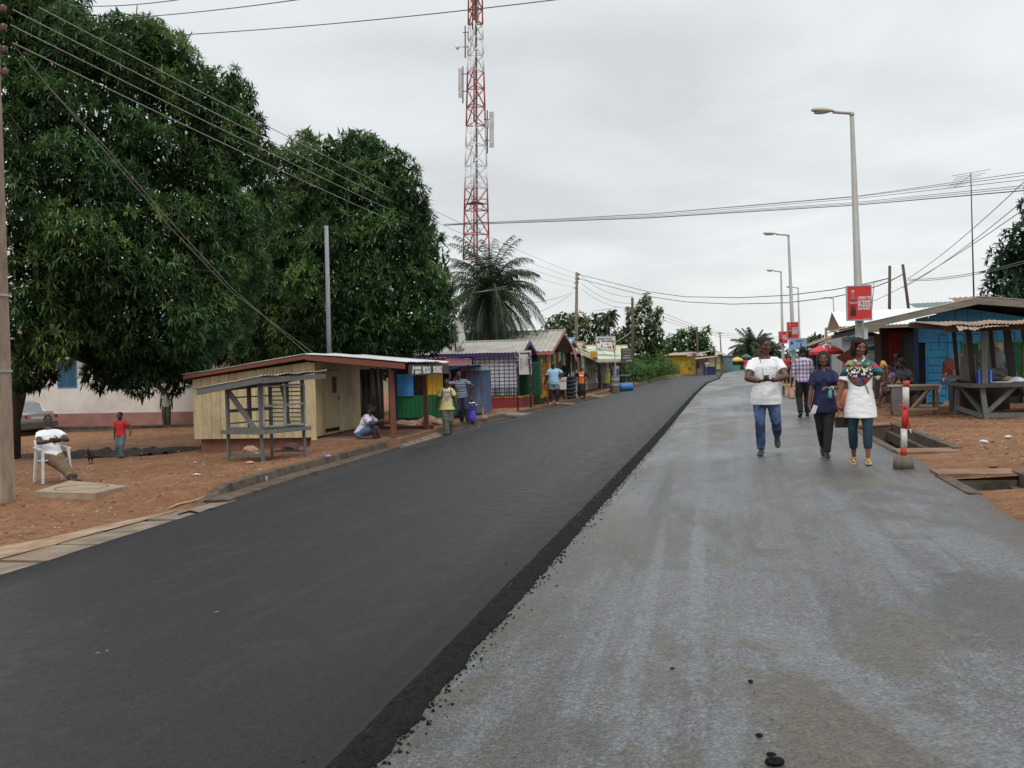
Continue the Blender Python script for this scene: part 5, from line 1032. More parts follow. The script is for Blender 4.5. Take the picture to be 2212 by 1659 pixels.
wire('guy rope slanting from the inclined pole down behind the signboards', [at(1410,674,100), at(1310,750,80)], .04, .3, WIREL, 'lines at the leaning pole')
def pole(label, ub, vb, ut, vt, y, r0, r1, m, arm=None, name='wooden_pole'):
    a = at(ub, vb, y); b_ = at(ut, vt, y); w = MB(); w.tube([Vector((0,0,-.2)), (b_-a)*.5, b_-a], [r0, (r0+r1)/2, r1], 10); t = T(name, label, 'pole', a, group='poles'); w.build('shaft', m, t)
    if arm: w = MB(); w.bar((b_-a)*.97+Vector((-arm,0,0)), (b_-a)*.97+Vector((arm,0,0)), .08); w.build('crossarm', m, t)
    return t
pole('straight brown wooden pole in front of the tall dark branching tree', 1368,823, 1366,643, 84, .13,.11, POLEB)
pole('inclined grey pole standing in the green verge beyond the shops', 1406,812, 1420,668, 96, .13,.10, POLEW)
pole('brown pole rising from the yellow building roof', 1508,792, 1505,706, 120, .15,.13, POLEB)
pole('slim pole with a crossarm at the end of the far shops', 1560,797, 1555,717, 150, .12,.09, POLEW, .5)
pole('upright brown pole of the pair above the white roof', 1921,720, 1922,574, 42, .06,.055, POLEB)
pole('leaning brown pole of the pair above the white roof', 1970,720, 1950,571, 42, .06,.055, POLEB)
pole('grey steel pipe pole standing behind the cream kiosk', 712,800, 705,488, 29.5, .075,.06, mat('pipe_grey', (.30,.31,.35), (.24,.25,.28), rough=.6, scale=4))
def aerial(label, ub, vb, ut, vt, y, sz, n=7, tilt=.4):
    a = at(ub, vb, y); b_ = at(ut, vt, y); t = T('tv_aerial', label, 'aerial', a, group='television aerials'); w = MB(); w.tube([(0,0,-.3), b_-a], [.02*sz+.012, .012*sz+.006], 6); w.build('mast', STEEL_D, t)
    h = b_-a; w = MB(); d = Vector((-.55,-.5,-tilt)).normalized()*sz*1.3; w.tube([h+Vector((0,0,-.1*sz)), h+Vector((0,0,-.1*sz))+d], .014*sz+.004, 5)
    for i in range(n): p = h+Vector((0,0,-.1*sz))+d*(i/(n-1)); L_ = sz*(.62-.05*i); s_ = Vector((.93,-.3,.04)); w.tube([p-s_*L_, p+s_*L_], .006*sz+.003, 4)
    s_ = Vector((.95,-.25,.08)); w.tube([h-s_*sz*.8, h+s_*sz*.8], .008*sz+.003, 4); w.build('antenna_rods', STEEL, t); return t
aerial('tall television aerial mast above the blue gabled house', 2104,650, 2097,373, 30, .62)
aerial('small television aerial standing on the white roof', 1881,672, 1888,610, 38, .4, 4, .1)
aerial('low bent television aerial on the white roof beside the paired poles', 1866,672, 1862,648, 38, .3, 4, .1)
aerial('television aerial in front of the coconut palm', 1306,745, 1317,666, 80, .9, 4, .05)
aerial('grey television aerial on a thin mast before the oil palm', 1075,722, 1072,622, 45, .7, 6, .1)
# ================================================================== street lamps and banners
LAMPM = mat('lamp_pole_grey', (.36,.35,.33), (.29,.285,.27), rough=.6, scale=2, metal=.2); LUM = mat('luminaire_housing', (.52,.50,.36), rough=.5); LENS = mat('lens', (.35,.36,.36), rough=.3)
BRED = mat('banner_red', (.55,.035,.03), (.48,.03,.028), rough=.55, scale=2); ALU = mat('alu_frame', (.45,.45,.47), rough=.4, metal=.5)
LTOP = at(1840,245,23.5).z
def lamp_y(u, v): d = ray(u, v); return (LTOP-CAMH)*d.y/d.z
def make_lamp(label, ub, ut, vt, banner=None, y=None, arm=.84):
    y = y or lamp_y(ut, vt); b_ = at(ut, vt, y); bx = at(ub, 800, y).x; g_ = G(bx, y); t = T('street_lamp', label, 'street lamp', (bx, y, g_), group='street lamps along the right kerb'); top = Vector((b_.x-bx, 0, b_.z-g_))
    w = MB(); w.tube([(0,0,-.1),(0,0,0),top*.02,top], [.145,.145,.115,.045], 12); w.tube([(0,0,0),(0,0,.12)], [.2,.19], 12); w.build('pole', LAMPM, t)
    e = top+Vector((-arm*.48,0,.06)); w = MB(); w.tube([top-Vector((0,0,.06)), top+Vector((0,0,.02))], .05, 8); w.tube([top, e], .032, 8); w.build('arm', LAMPM, t)
    w = MB(); c = e+Vector((-arm*.26,0,.05)); n = 12; prof = [(-.24,.02),(-.2,.07),(-.05,.11),(.1,.10),(.2,.06),(.25,.035)]
    for q, r in prof:
        for j in range(n): a = 2*math.pi*j/n; w.v.append(c+Vector((q*arm/.84, r*1.0*math.cos(a), r*(.65 if math.sin(a) > 0 else .45)*math.sin(a)-q*.1)))
    w.f = [(i*n+j, i*n+(j+1) % n, (i+1)*n+(j+1) % n, (i+1)*n+j) for i in range(len(prof)-1) for j in range(n)]+[tuple(range(n)), tuple(reversed(range((len(prof)-1)*n, len(prof)*n)))]; w.m = [0]*len(w.f); w.sm = [True]*len(w.f)
    lh = w.build('lamp_head', LUM, t); w = MB(); w.ell(c+Vector((-.02,0,-.045)), (.17*arm/.84,.075,.03), 7); w.build('lens', LENS, lh)
    return t, y, Vector((bx, y, g_))
def bottle(w, x, z, s, yy):
    pr = [(0,.055),(.02,.065),(.10,.066),(.22,.05),(.30,.062),(.42,.066),(.5,.055),(.6,.03),(.68,.024),(.70,.03),(.76,.03)]
    L_ = [(x-r*s*1.25, yy, z+h*s) for h, r in pr]; R_ = [(x+r*s*1.25, yy, z+h*s) for h, r in pr]; k = len(pr)
    for i in range(k-1): w.add([L_[i], R_[i], R_[i+1], L_[i+1]], [(0,1,2,3)], 0 if i < 3 else (1 if 4 <= i < 6 else (2 if i == 3 else (3 if i < 9 else 4))))
def banner(label, base, y, u0, u1, v0, v1, full=True):
    a, b_ = at(u0, v0, y-.25), at(u1, v1, y-.25); W_, H_ = b_.x-a.x, a.z-b_.z
    t = T('lamp_banner', label, 'banner', (a.x, y-.25, b_.z), group='red banners on the lamp posts')
    w = MB(); w.b2((.03,-.04,.03),(W_-.02,.04,H_-.02)); pn = w.build('panel', BRED, t)
    w = MB(); w.b2((0,-.045,0),(.028,.045,H_)); w.b2((W_-.018,-.045,0),(W_,.045,H_)); w.b2((.03,-.045,0),(W_-.02,.045,.028)); w.b2((.03,-.045,H_-.018),(W_-.02,.045,H_)); w.build('frame', ALU, t)
    w = MB(); k = W_/.62; X = W_*.45; 
    w.text('OPEN TO', .098*k, (X,-.043,H_*.605), (1,0,0), (0,0,1), bold=.005, sx=.78); w.text('KISS', .215*k, (X,-.043,H_*.40), (1,0,0), (0,0,1), bold=.010, sx=.78); w.text('HAPPINESS', .088*k, (X,-.043,H_*.305), (1,0,0), (0,0,1), bold=.004, sx=.68)
    w.text('Coca-Cola', .068*k, (W_*.12,-.047,H_*.49), (1,0,0), (0,0,1), bold=.002, sx=.85, shear=.3); w.text('#openhappiness', .028*k, (W_*.66,-.043,H_*.05), (1,0,0), (0,0,1))
    w.build('lettering', mat('banner_white', (.68,.62,.60), rough=.6), pn)
    w = MB(); bottle(w, W_*.26, H_*.13, H_*.98, -.0425); w.build('bottle_picture', [mat('cola_dark', (.06,.015,.012), rough=.5), mat('bottle_label', (.40,.035,.03), rough=.5), mat('cola_mid', (.14,.03,.025)), mat('bottle_glass', (.42,.14,.12), rough=.4), mat('bottle_cap', (.5,.5,.48), rough=.4)], pn)
    w = MB(); 
    for z in (.08, H_-.08): w.b2((W_*.35,.04,z-.03),(W_*.75,.34,z+.03))
    w.build('bracket', STEEL, t)
LL = [('nearest street lamp, tall grey pole leaning slightly left', 1862,1840,245), ('second street lamp along the right kerb behind the man in the white polo shirt', 1717,1703,508), ('third street lamp, thin pole left of the second one', 1692,1687,587), ('fourth street lamp just right of the second pole', 1729,1724,622), ('farthest visible street lamp above the red umbrella', 1806,1800,645)]
LP = []
for lab, ub, ut, vt in LL: LP.append(make_lamp(lab, ub, ut, vt, arm=.84 if len(LP) != 1 else 1.05))
banner('nearest and largest red bottle banner on the first lamp post', LP[0][2], LP[0][1], 1827,1884,618,692)
banner('red bottle banner on the second lamp post above the blue sign', LP[1][2], LP[1][1], 1699,1726,696,733)
banner('smallest red bottle banner, on the third lamp post', LP[2][2], LP[2][1], 1681.5,1702,716,742)
y = LP[1][1]-.3; a, b_ = at(1704,732,y), at(1741,754,y); t = T('blue_signboard', 'pale blue signboard fixed to the second lamp post under the red banner', 'signboard', (a.x, y, b_.z)); W_, H_ = b_.x-a.x, a.z-b_.z
w = MB(); w.b2((0,-.015,0),(W_,.015,H_)); pn = w.build('panel', mat('sign_pale_blue', (.22,.42,.60), (.18,.36,.53), rough=.5), t)
w = MB(); w.b2((-.012,-.02,-.012),(W_+.012,.02,0)); w.b2((-.012,-.02,H_),(W_+.012,.02,H_+.012)); w.b2((-.012,-.02,0),(0,.02,H_)); w.b2((W_,-.02,0),(W_+.012,.02,H_)); w.build('frame', STEEL, t)
w = MB(); w.b2((.25,-.02,H_-.1),(W_-.08,-.016,H_-.075)); w.b2((.3,-.02,H_-.15),(W_-.12,-.016,H_-.13)); w.b2((.28,-.02,.06),(W_-.05,-.016,.08)); w.b2((W_*.66,-.02,.12),(W_*.74,-.016,.26)); w.ell((.12,-.018,H_*.6), (.06,.004,.08), 6); w.build('print', NAVY, pn)
p = LP[0][2]; w = MB(); w.b2((.02,-.15,0),(.10,-.13,.24)); q = w.build('notice', mat('notice_blue', (.36,.44,.52), (.5,.5,.5), rough=.8, scale=14)); q.location = (p.x+.02, p.y-.01, p.z+1.75); tag(q, 'small pale notice pasted on the first lamp post below the banner', 'notice')
# ================================================================== blue gabled house
gz = G(5.5,28)
t = T('blue_gabled_house', 'bright blue board house with wide low gable, louvred door and patchwork front', 'house', (4.75,28.0,gz)); W_ = 6.0; D_ = 6.5
AP = at(2110,647,26.6); hx = AP.x-4.75; hz_ = AP.z-gz; lt = at(1857,703,26.6); lx, lz = lt.x-4.75, lt.z-gz; rt = at(2212,668,26.6); slope = (hz_-lz)/(hx-lx)
BLB = wood('blue_boards', (.06,.38,.70), isl=.06, rough=.55)
w = MB(); n = 19; w.boards((0,0),(W_,0), 1.62, 3, n, z1fn=lambda q: hz_-.14-abs(q*W_-hx)*slope, side=-1); w.prism([(.05,.04,1.62),(W_-.05,.04,1.62),(W_-.05,.04,hz_-.2-abs(W_-hx)*slope),(hx,.04,hz_-.16),(.05,.04,hz_-.2-hx*slope)], (0,.02,0)); w.build('gable_wall', BLB, t)
w = MB()
for i in range(9): x = .55+i*.40; w.b2((x,-.045,1.80),(x+.21,-.028,1.82)); w.b2((x,-.045,1.5),(x+.012,-.028,1.80)); w.b2((x+.2,-.045,1.5),(x+.212,-.028,1.80))
w.build('gable_battens', mat('dark_blue_trim', (.02,.13,.27)), t)  # battens in a darker blue than the gable boards
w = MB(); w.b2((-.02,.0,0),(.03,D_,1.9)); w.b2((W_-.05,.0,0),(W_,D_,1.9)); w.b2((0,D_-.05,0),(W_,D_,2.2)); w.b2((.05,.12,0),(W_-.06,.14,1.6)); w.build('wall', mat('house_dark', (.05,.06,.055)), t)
# louvred door, ajar beside a dark doorway
dl, dr2 = at(1997,780,28).x-4.75, at(2042,780,28).x-4.75
w = MB()
for k in range(10): z = .06+k*.195; w.prism([(dl+.06,-.035,z),(dr2,-.035,z),(dr2,-.005,z+.185),(dl+.06,-.005,z+.185)], (0,.02,0))
w.b2((dl+.02,-.03,.04),(dl+.06,.0,2.02)); w.b2((dr2,-.04,.02),(dr2+.05,.0,2.02)); dd = w.build('door', BLB, t)
w = MB(); w.tube([(dr2+.03,-.05,.9),(dr2+.08,-.08,1.05),(dr2+.03,-.05,1.25)], .008, 5); w.build('cord', NAVY, dd)
w = MB(); x = dr2+.06; 
pw = [(.32,BLB),(.10,mat('frame_green', (.10,.22,.12))),(.18,wood('tan_boards', (.24,.17,.09))),(.12,mat('dark_green_wall', (.04,.09,.05))),(.42,wood('mint_boards', (.16,.34,.20))),(.2,CREAM),(.42,mat('chalk_green', (.015,.11,.06), (.05,.16,.09), scale=7)),(.35,wood('olive_boards', (.16,.16,.06))),(.55,wood('tan_boards', (.24,.17,.09))),(1.6,BLB)]
for i, (wd, m_) in enumerate(pw):
    w = MB(); w.boards((x,0),(min(x+wd-.004, W_),0), .03 if i != 6 else .5, 1.60, max(1, int(wd/.16)), side=-1, th=.022+.004*(i % 3)); w.build('wall_panel', m_, t); x += wd
    if x > W_: break
w = MB(); w.b2((dr2+.4,-.06,1.56),(W_,-.03,1.625)); w.build('lintel', mat('mint_trim', (.14,.30,.20)), t)
w = MB(); ex = W_+2.6
w.corr((lx-.02,-1.55,lz+.03),(lx-.02,D_+.3,lz+.03),(hx,D_+.3,hz_+.06),(hx,-1.55,hz_+.06), 34, amp=.013, sag=.02); rzr = hz_-(ex-hx)*slope*.55; w.corr((ex,-1.55,rzr),(ex,D_+.3,rzr),(hx,D_+.3,hz_+.06),(hx,-1.55,hz_+.06), 34, amp=.013, sag=.02); rf = w.build('roof', ZINC_D, t)
w = MB(); w.prism([(lx,-1.54,lz-.13),(hx,-1.54,hz_-.12),(hx,-1.54,hz_+.05),(lx,-1.54,lz+.025)], (0,.04,0)); w.prism([(hx,-1.54,hz_-.12),(ex,-1.54,rzr-.16),(ex,-1.54,rzr),(hx,-1.54,hz_+.05)], (0,.04,0)); w.build('bargeboard', mat('weathered_board', (.235,.205,.165), (.16,.14,.115), rough=.85, scale=3, stretch=(.6,3,5), bump=.3), rf)
w = MB()
for k in range(8): yy = -1.3+k*.95; w.bar((lx+.05,yy,lz-.06),(hx,yy,hz_-.06),.05,.09); 
w.bar((lx+.1,-1.4,lz-.12),(lx+.1,D_,lz-.12),.06,.1); w.build('rafter', WDARK, rf)
# dark porch corner post and roof post
for (u, y, lab) in ((1912,29.5,0),(1980,27.9,1)):
    x = at(u,800,y).x-4.75; w = MB(); w.bar((x,y-28,-.05),(x,y-28,2.05+.1*lab),.10 if lab else .2,.10 if lab else .08); w.build('post', [mat('dark_maroon_board', (.075,.03,.022)), NAVY][lab], t)
# red walled kiosk beneath the overhang
t = T('red_kiosk', 'deep red board kiosk standing under the overhang left of the blue door', 'kiosk', (4.42,30.6,G(4.5,30.6)))
x1_ = at(1976,800,30.6).x-4.42
w = MB(); w.boards((-.02,-.3),(x1_+.1,-.3), .15, 2.02, 7, side=-1); w.build('front_wall', wood('red_boards', (.46,.040,.028), isl=.05, rough=.6), t)
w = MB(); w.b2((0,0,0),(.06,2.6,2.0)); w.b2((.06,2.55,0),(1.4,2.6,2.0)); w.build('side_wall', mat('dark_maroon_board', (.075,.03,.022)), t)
w = MB(); w.b2((-.4,-4.3,-.3),(1.5,.0,.06)); w.build('porch_slab', mat('porch_earth2', (.30,.20,.13), (.2,.11,.07), rough=.95, scale=2, bump=.4), t)
# hanging clothes in the doorway
w = MB(); x = at(1988,790,28.3).x; w.rock((0,0,0), .22, 4, 0, (.8,.5,1.3)); w.rock((.06,-.05,-.42), .18, 7, 1, (.7,.5,1.2)); w.rock((.0,-.02,-.8), .16, 9, 2, (.9,.5,1.4)); q = w.build('hanging_clothes', [mat('cloth_black', (.02,.02,.025)), mat('cloth_blue', (.04,.08,.36)), mat('cloth_grey_red', (.3,.2,.2), (.4,.06,.06), scale=9)]); q.location = (x, 28.25, gz+1.5); tag(q, 'dark, blue and grey clothes hanging in the doorway beside the blue louvred door', 'clothes')
# white roofed long shed
y0_ = 35.5; a, b_ = at(1811,706,y0_), at(2010,700,y0_); c = at(1811,673,37.6); t = T('white_roofed_shed', 'long shed with bright white sheet roof behind the blue house', 'shed', (a.x,y0_,G(a.x,y0_))); g_ = t.location.z
w = MB(); w.corr((0,-.3,a.z-g_),(7.5,-.3,a.z-g_+.05),(7.5,2.1,c.z-g_+.05),(0,2.1,c.z-g_), 60, amp=.014); w.corr((7.5,4.1,a.z-g_),(0,4.1,a.z-g_),(0,2.1,c.z-g_),(7.5,2.1,c.z-g_), 40, amp=.014); rf = w.build('roof', mat('new_white_sheet', (.86,.88,.90), (.80,.82,.85), rough=.35, scale=2, metal=.1), t)
w = MB(); w.b2((-.02,-.33,a.z-g_-.22),(7.5,-.295,a.z-g_-.02)); w.build('fascia', WPALE, rf)
w = MB(); w.boards((.1,.0),(2.75,.0), 0, a.z-g_-.35, 5, side=-1); w.b2((.1,.03,0),(.15,3.6,a.z-g_-.3)); w.b2((.15,3.5,0),(7.4,3.6,a.z-g_-.3)); w.b2((7.3,.03,0),(7.4,3.5,a.z-g_-.3)); w.build('wall', mat('grey_sheet_wall', (.50,.50,.52), (.40,.40,.41), rough=.7, scale=3, dirt=(.16,.11,.09)), t)
w = MB()
for k in range(5): w.b2((.12,-.045,.3+.4*k),(2.75,-.028,.32+.4*k))
w.build('batten', mat('grey_dark_trim', (.15,.14,.15)), t)
w = MB(); w.b2((.3,-.4,1.55),(2.3,-.37,1.66)); w.bar((.2,-.4,1.5),(2.4,-1.0,1.95),.04,.07); w.bar((1.35,-.4,0),(1.35,-.4,1.95),.05); w.build('trim', mat('teal_trim', (.05,.27,.36)), t)
w = MB(); w.b2((1.9,-.06,1.35),(2.35,-.03,1.85)); w.build('yellow_board', mat('mustard', (.42,.27,.08)), t)
w = MB(); w.b2((1.45,-.14,.55),(2.25,-.03,1.6)); cb = w.build('cabinet', mat('dark_red_frame', (.10,.028,.028)), t); w = MB(); w.b2((1.62,-.15,.65),(2.08,-.1405,1.42)); w.build('picture', mat('dim_picture', (.20,.24,.22), (.06,.07,.07), rough=.4, scale=7), cb)
w = MB(); w.prism([(-.15,-.5,1.35),(.5,-.5,1.75),(.95,-.5,1.62),(.2,-.5,1.1)], (0,.02,0)); w.build('tarpaulin', PINK, t)
# green grey roof and rusty roof further back
t = T('green_roof_house', 'grey green roof showing just above the blue gable', 'house', (at(1978,663,47).x,47,.3)); w = MB(); z = at(1978,665,47).z-.3; z2 = at(1990,655,50).z-.3; w.corr((0,0,z),(6,0,z+.1),(6,3,z2+.1),(.2,3,z2), 30); w.build('roof', mat('greygreen_roof2', (.13,.19,.18), rough=.7), t); w = MB(); w.b2((.3,.3,-.4),(5.7,3,z-.03)); w.build('wall', CREAMP, t)
t = T('rusty_roof_house', 'rusty corrugated roof rising behind the blue gabled house', 'house', (at(2096,660,37).x,37,.3)); z = at(2096,664,37).z-.3; z2 = at(2100,642,40.5).z-.3; z3 = at(2212,636,40.5).z-.3
w = MB(); w.corr((0,0,z),(7.5,0,z+.05),(7.5,3.5,z3+.15),(0,3.5,z2), 40, amp=.02); w.build('roof', RUST, t); w = MB(); w.b2((.2,.2,-.4),(7.3,3.5,z-.03)); w.build('wall', mat('house_dark', (.05,.06,.055)), t)
# ---- food stall with lean-to roof
sx, sy = 4.85, 22.0; gz = G(sx,sy)
t = T('food_stall', 'dark timber food stall with sloping sheet roof and slanting posts at the right edge', 'stall', (sx,sy,gz))
LT = lambda u, v, y: at(u,v,y)-Vector((sx,sy,gz))
w = MB(); tz = .70
w.b2((-.12,-.12,tz-.05),(2.6,2.7,tz)); w.b2((-.14,-.15,tz-.07),(2.62,-.12,tz+.015)); w.b2((-.15,-.12,tz-.07),(-.12,2.7,tz+.015)); w.build('counter', mat('counter_wood', (.085,.085,.085), (.05,.05,.05), rough=.75, scale=4, stretch=(1,6,1)), t)
for (x, y, dx, dy) in ((.12,0,.06,-.08),(.0,1.6,-.05,0),(1.9,.1,.1,-.05),(1.7,2.4,.05,.05)):
    w = MB(); w.bar((x+dx,y+dy,-.04),(x,y,tz-.05),.09); w.build('leg', WGREY, t)
w = MB(); w.bar((.15,-.08,.07),(2.4,-.08,.07),.06,.10); w.bar((.12,-.05,.05),(-.05,1.6,.16),.05,.09); w.bar((1.9,0,.1),(1.7,2.4,.2),.05,.08); w.build('rail', WGREY, t)
for a_, b_ in (((.18,.0,.10),(.75,.02,tz-.06)),((.02,1.5,tz-.06),(.2,.4,.1)),((1.75,2.3,.1),(1.0,1.0,tz-.06))): w = MB(); w.bar(a_, b_, .05, .085); w.build('brace', WGREY, t)
for i, (ub, vb, yb_, ut, vt, yt_, m_) in enumerate(((2103,838,22.6,2090,703,22.6,WDARK),(2128,838,21.95,2127,706,22.0,WGREY),(2186,800,23.2,2173,700,23.4,WDARK),(2148,805,24.6,2139,705,24.6,WDARK),(2067,806,24.8,2059,705,24.8,WDARK),(2226,800,23.6,2208,700,23.6,WDARK))):
    w = MB(); a, b_ = LT(ub,vb,yb_), LT(ut,vt,yt_)
    if i == 2: w.bar(Vector((a.x+.05,a.y,tz-.3)), b_, .13, .11)
    elif i == 4: w.bar(LT(2076,890,24.6), b_, .075)
    else: w.bar(a, b_, .10 if i < 2 else .075)
    w.build('post', m_, t)
w = MB(); p0, p1, p2, p3 = LT(2040,711,21.6), LT(2075,716,21.3), LT(2176,703,21.5), LT(2250,692,21.8)
w.corr(LT(2040,703,21.9), LT(2250,699,21.6), LT(2240,690,25.6), LT(1968,697,25.6), 26, amp=.012, sag=.05, rag=.03); w.corr(LT(2072,715,21.2), LT(2178,703,21.2), LT(2180,701,22.0), LT(2064,705,22.0), 12, amp=.01, sag=.05, rag=.05); rf = w.build('roof', mat('stall_sheet', (.34,.25,.17), (.22,.14,.09), rough=.85, scale=3, dirt=(.5,.47,.42)), t)
w = MB(); w.bar(LT(1966,702,25.8), LT(2105,709,22.0), .05, .13); w.bar(LT(2040,712,22.0), LT(2250,704,21.8), .06, .12); w.bar(LT(2000,706,25.5), LT(2250,700,25.3), .06, .10); w.build('beam', mat('beam_maroon', (.06,.028,.02), rough=.8), rf)
# lower side shelf of the stall
t2 = T('side_shelf', 'small plank shelf on a slanting red leg left of the food stall', 'shelf', (4.62,24.3,G(4.6,24.3)))
L2 = lambda u, v, y: at(u,v,y)-t2.location
w = MB(); a, b_ = L2(2051,812,25.0), L2(2092,818,23.4); w.bar(a, b_, .45, .04); w.build('shelf', WBROWN, t2); w = MB(); w.bar(L2(2078,888,24.2), L2(2070,816,24.4), .07); w.bar(L2(2120,880,25.2), L2(2110,816,25.2), .06); w.build('leg', ORED_D, t2)
# goods on the stall
def goods(name, lab, cat, loc, mb, mats, grp=None): q = mb.build(name, mats); q.location = loc; return tag(q, lab, cat, grp)
TINB = stripes('tin_blue_stripes', [(.03,.05,.42),(.25,.42,.75),(.03,.05,.42)], 0, .07, .35)
cz = gz+.70
for i, (u, lab) in enumerate(((2118,'blue and white striped tin beside the grey post on the stall counter'),(2138,'second blue striped tin, right of the grey post on the stall counter'))):
    p = at(u,825,22.35); w = MB(); w.lathe([(.075,0),(.078,.005),(.078,.23),(.082,.235),(.082,.26),(.07,.262),(.01,.264)], n=18); goods('striped_tin', lab, 'tin', (p.x,22.35+.1*i,cz+.001), w, TINB, 'striped tins')
p = at(2163,820,22.3); w = MB(); w.lathe([(.16,0),(.21,.015),(.22,.03),(.19,.03),(.02,.025)], n=20); goods('enamel_tray', 'flat white enamel tray on the stall counter', 'tray', (p.x,22.3,cz+.001), w, WHITE)
p = at(2196,818,22.45); w = MB(); w.lathe([(.1,0),(.17,.02),(.16,.05),(.1,.1),(.03,.12)], n=18); goods('covered_dish', 'pale domed dish under cloth at the right end of the stall counter', 'dish', (p.x,22.45,cz+.001), w, mat('dish_white2', (.6,.62,.66)))
p = at(2181,818,22.5); w = MB(); w.rock((0,0,.05), .09, 5, 0, (1.4,.8,.7)); goods('yellow_cloth', 'crumpled yellowish cloth lying between tray and dish on the stall', 'cloth', (p.x,22.6,cz+.004), w, mat('cloth_yellow', (.5,.38,.14)))
p = at(2158,805,23.6); w = MB(); w.rock((0,0,.14), .22, 11, 0, (1.5,.9,.7)); goods('plastic_bundle', 'bundle wrapped in cloudy plastic at the back of the stall counter', 'bundle', (p.x,23.6,cz+.003), w, mat('cloudy_plastic', (.26,.27,.28), (.1,.1,.1), rough=.35, scale=5))
t = T('grey_cabinet', 'old grey scale and oven like cabinet behind the stall counter', 'cabinet', (at(2112,800,25.3).x-.5,25.0,G(5,25)))
w = MB(); w.b2((-.1,0,.0),(1.1,.5,.68)); w.build('base', mat('cabinet_dark', (.07,.06,.055)), t); w = MB(); w.b2((.0,.05,.69),(.95,.45,.95)); w.b2((.02,.05,.95),(.42,.4,1.28)); w.build('body', mat('cabinet_grey', (.30,.31,.30), (.22,.22,.21), rough=.7), t)
w = MB(); R_ = Matrix.Rotation(rad(80),3,'X'); n_ = 20; pr = [(.01,.06),(.15,.05),(.27,.02),(.31,0),(.30,-.02)]; w.add([R_ @ Vector((r*math.cos(6.2832*j/n_), r*math.sin(6.2832*j/n_), z))+Vector((.72,.02,1.18)) for r, z in pr for j in range(n_)], [(i*n_+j, i*n_+(j+1) % n_, (i+1)*n_+(j+1) % n_, (i+1)*n_+j) for i in range(4) for j in range(n_)], 0, True); w.build('round_lid', mat('pan_grey', (.20,.20,.20), rough=.5, metal=.4), t)
p = at(2064,812,25.0); w = MB(); w.tube([(0,0,0),(0,0,.42)], .045, 10); w.tube([(-.1,0,.43),(.1,0,.45)], .035, 8); goods('meat_grinder', 'white hand mill standing on the small plank shelf', 'hand mill', (p.x+.04,24.9,p.z+.03), w, mat('mill_white', (.55,.56,.54), rough=.5))
p = PG(2018,888); t = T('floor_broom', 'reddish mop on a pink stick leaning head up by the blue door', 'mop', (at(2014,865,26.6).x,26.6,G(4.9,26.6)))
h = at(2046,800,27.4)-t.location; w = MB(); w.tube([(0,0,0), h], .018, 6); w.build('stick', mat('pink_stick', (.48,.22,.22)), t); w = MB(); w.rock(h+Vector((.03,0,.06)), .18, 6, 0, (.85,.6,1.25)); w.build('mop_head', mat('mop_red', (.26,.07,.055), (.16,.04,.035), scale=25, bump=1), t)
# wooden table in front
p = PG(1981,898); a = Vector((3.95,24.0,G(3.95,24.0))); t = T('wooden_table', 'rough grey wooden table with crossed braces in front of the blue door', 'table', a, rad(-4))
w = MB(); w.b2((-.48,-.22,.64),(.60,.36,.675)); w.build('tabletop', mat('tabletop_grey', (.36,.33,.29), (.25,.22,.19), rough=.85, scale=4, stretch=(1,5,1)), t)
w = MB(); w.b2((-.42,-.2,.56),(.55,-.17,.64)); w.b2((-.42,.3,.56),(.55,.33,.64)); w.build('apron', WBROWN, t)
for (x, y) in ((-.08,-.18),(.52,-.18),(-.38,.3),(.5,.3)): w = MB(); w.bar((x,y,0),(x,y,.64),.055,.06); w.build('leg', WBROWN, t)
for a_, b_ in (((-.05,-.16,.12),(.38,-.14,.62)),((.1,.3,.1),(.45,.3,.6)),((-.08,-.2,.14),(.52,-.2,.15))): w = MB(); w.bar(a_, b_, .03, .05); w.build('brace', WPALE, t)
w = MB(); w.b2((-.42,-.205,.08),(-.12,-.18,.62)); w.build('side_panel', mat('panel_grey', (.17,.165,.17), (.12,.115,.12), scale=2), t)
# ---- shops further along the right side
def shack(name, label, y0, y1, xf, dep, ze, zr, roofm, wallm, trim, cat='shop', openings=2, fascia=None):
    z = G(xf, y0); t = T(name, label, cat, (xf,y0,z)); L_ = y1-y0
    w = MB(); w.b2((0,0,0),(dep,.08,ze)); w.b2((0,L_-.08,0),(dep,L_,ze)); w.b2((dep-.08,.08,0),(dep,L_-.08,ze)); n = openings; sp = L_/n
    for i in range(n): w.b2((0,i*sp+.08,0),(.06,i*sp+sp*.35,ze)); w.b2((0,i*sp+sp*.35,0),(.06,(i+1)*sp-.08,.7)); w.b2((0,i*sp+sp*.35,ze-.35),(.06,(i+1)*sp-.08,ze))
    w.build('wall', wallm, t)
    w = MB(); w.corr((-.9,-.3,ze-.12),(-.9,L_+.3,ze-.12),(dep*.5,L_+.3,zr),(dep*.5,-.3,zr), int(L_*4)+8, amp=.013, sag=.03, rag=.04); w.corr((dep+.4,L_+.3,ze),(dep+.4,-.3,ze),(dep*.5,-.3,zr),(dep*.5,L_+.3,zr), 16); rf = w.build('roof', roofm, t)
    w = MB(); w.b2((-.9,-.3,ze-.26),(-.87,L_+.3,ze-.14)); w.prism([(-.88,-.33,ze-.24),(dep*.5,-.33,zr-.12),(dep*.5,-.33,zr-.02),(-.88,-.33,ze-.14)], (0,.03,0)); w.build('fascia', trim, rf)
    for i in range(n+1): w = MB(); w.bar((-.8,min(L_-.1, i*sp+.05),0),(-.8,min(L_-.1, i*sp+.05),ze-.2),.06); w.build('post', trim, t)
    w = MB(); w.b2((dep-.2,.1,.1),(dep-.1,L_-.1,ze-.2)); w.build('goods', mat('shop_goods', (.14,.11,.09)), t); return t
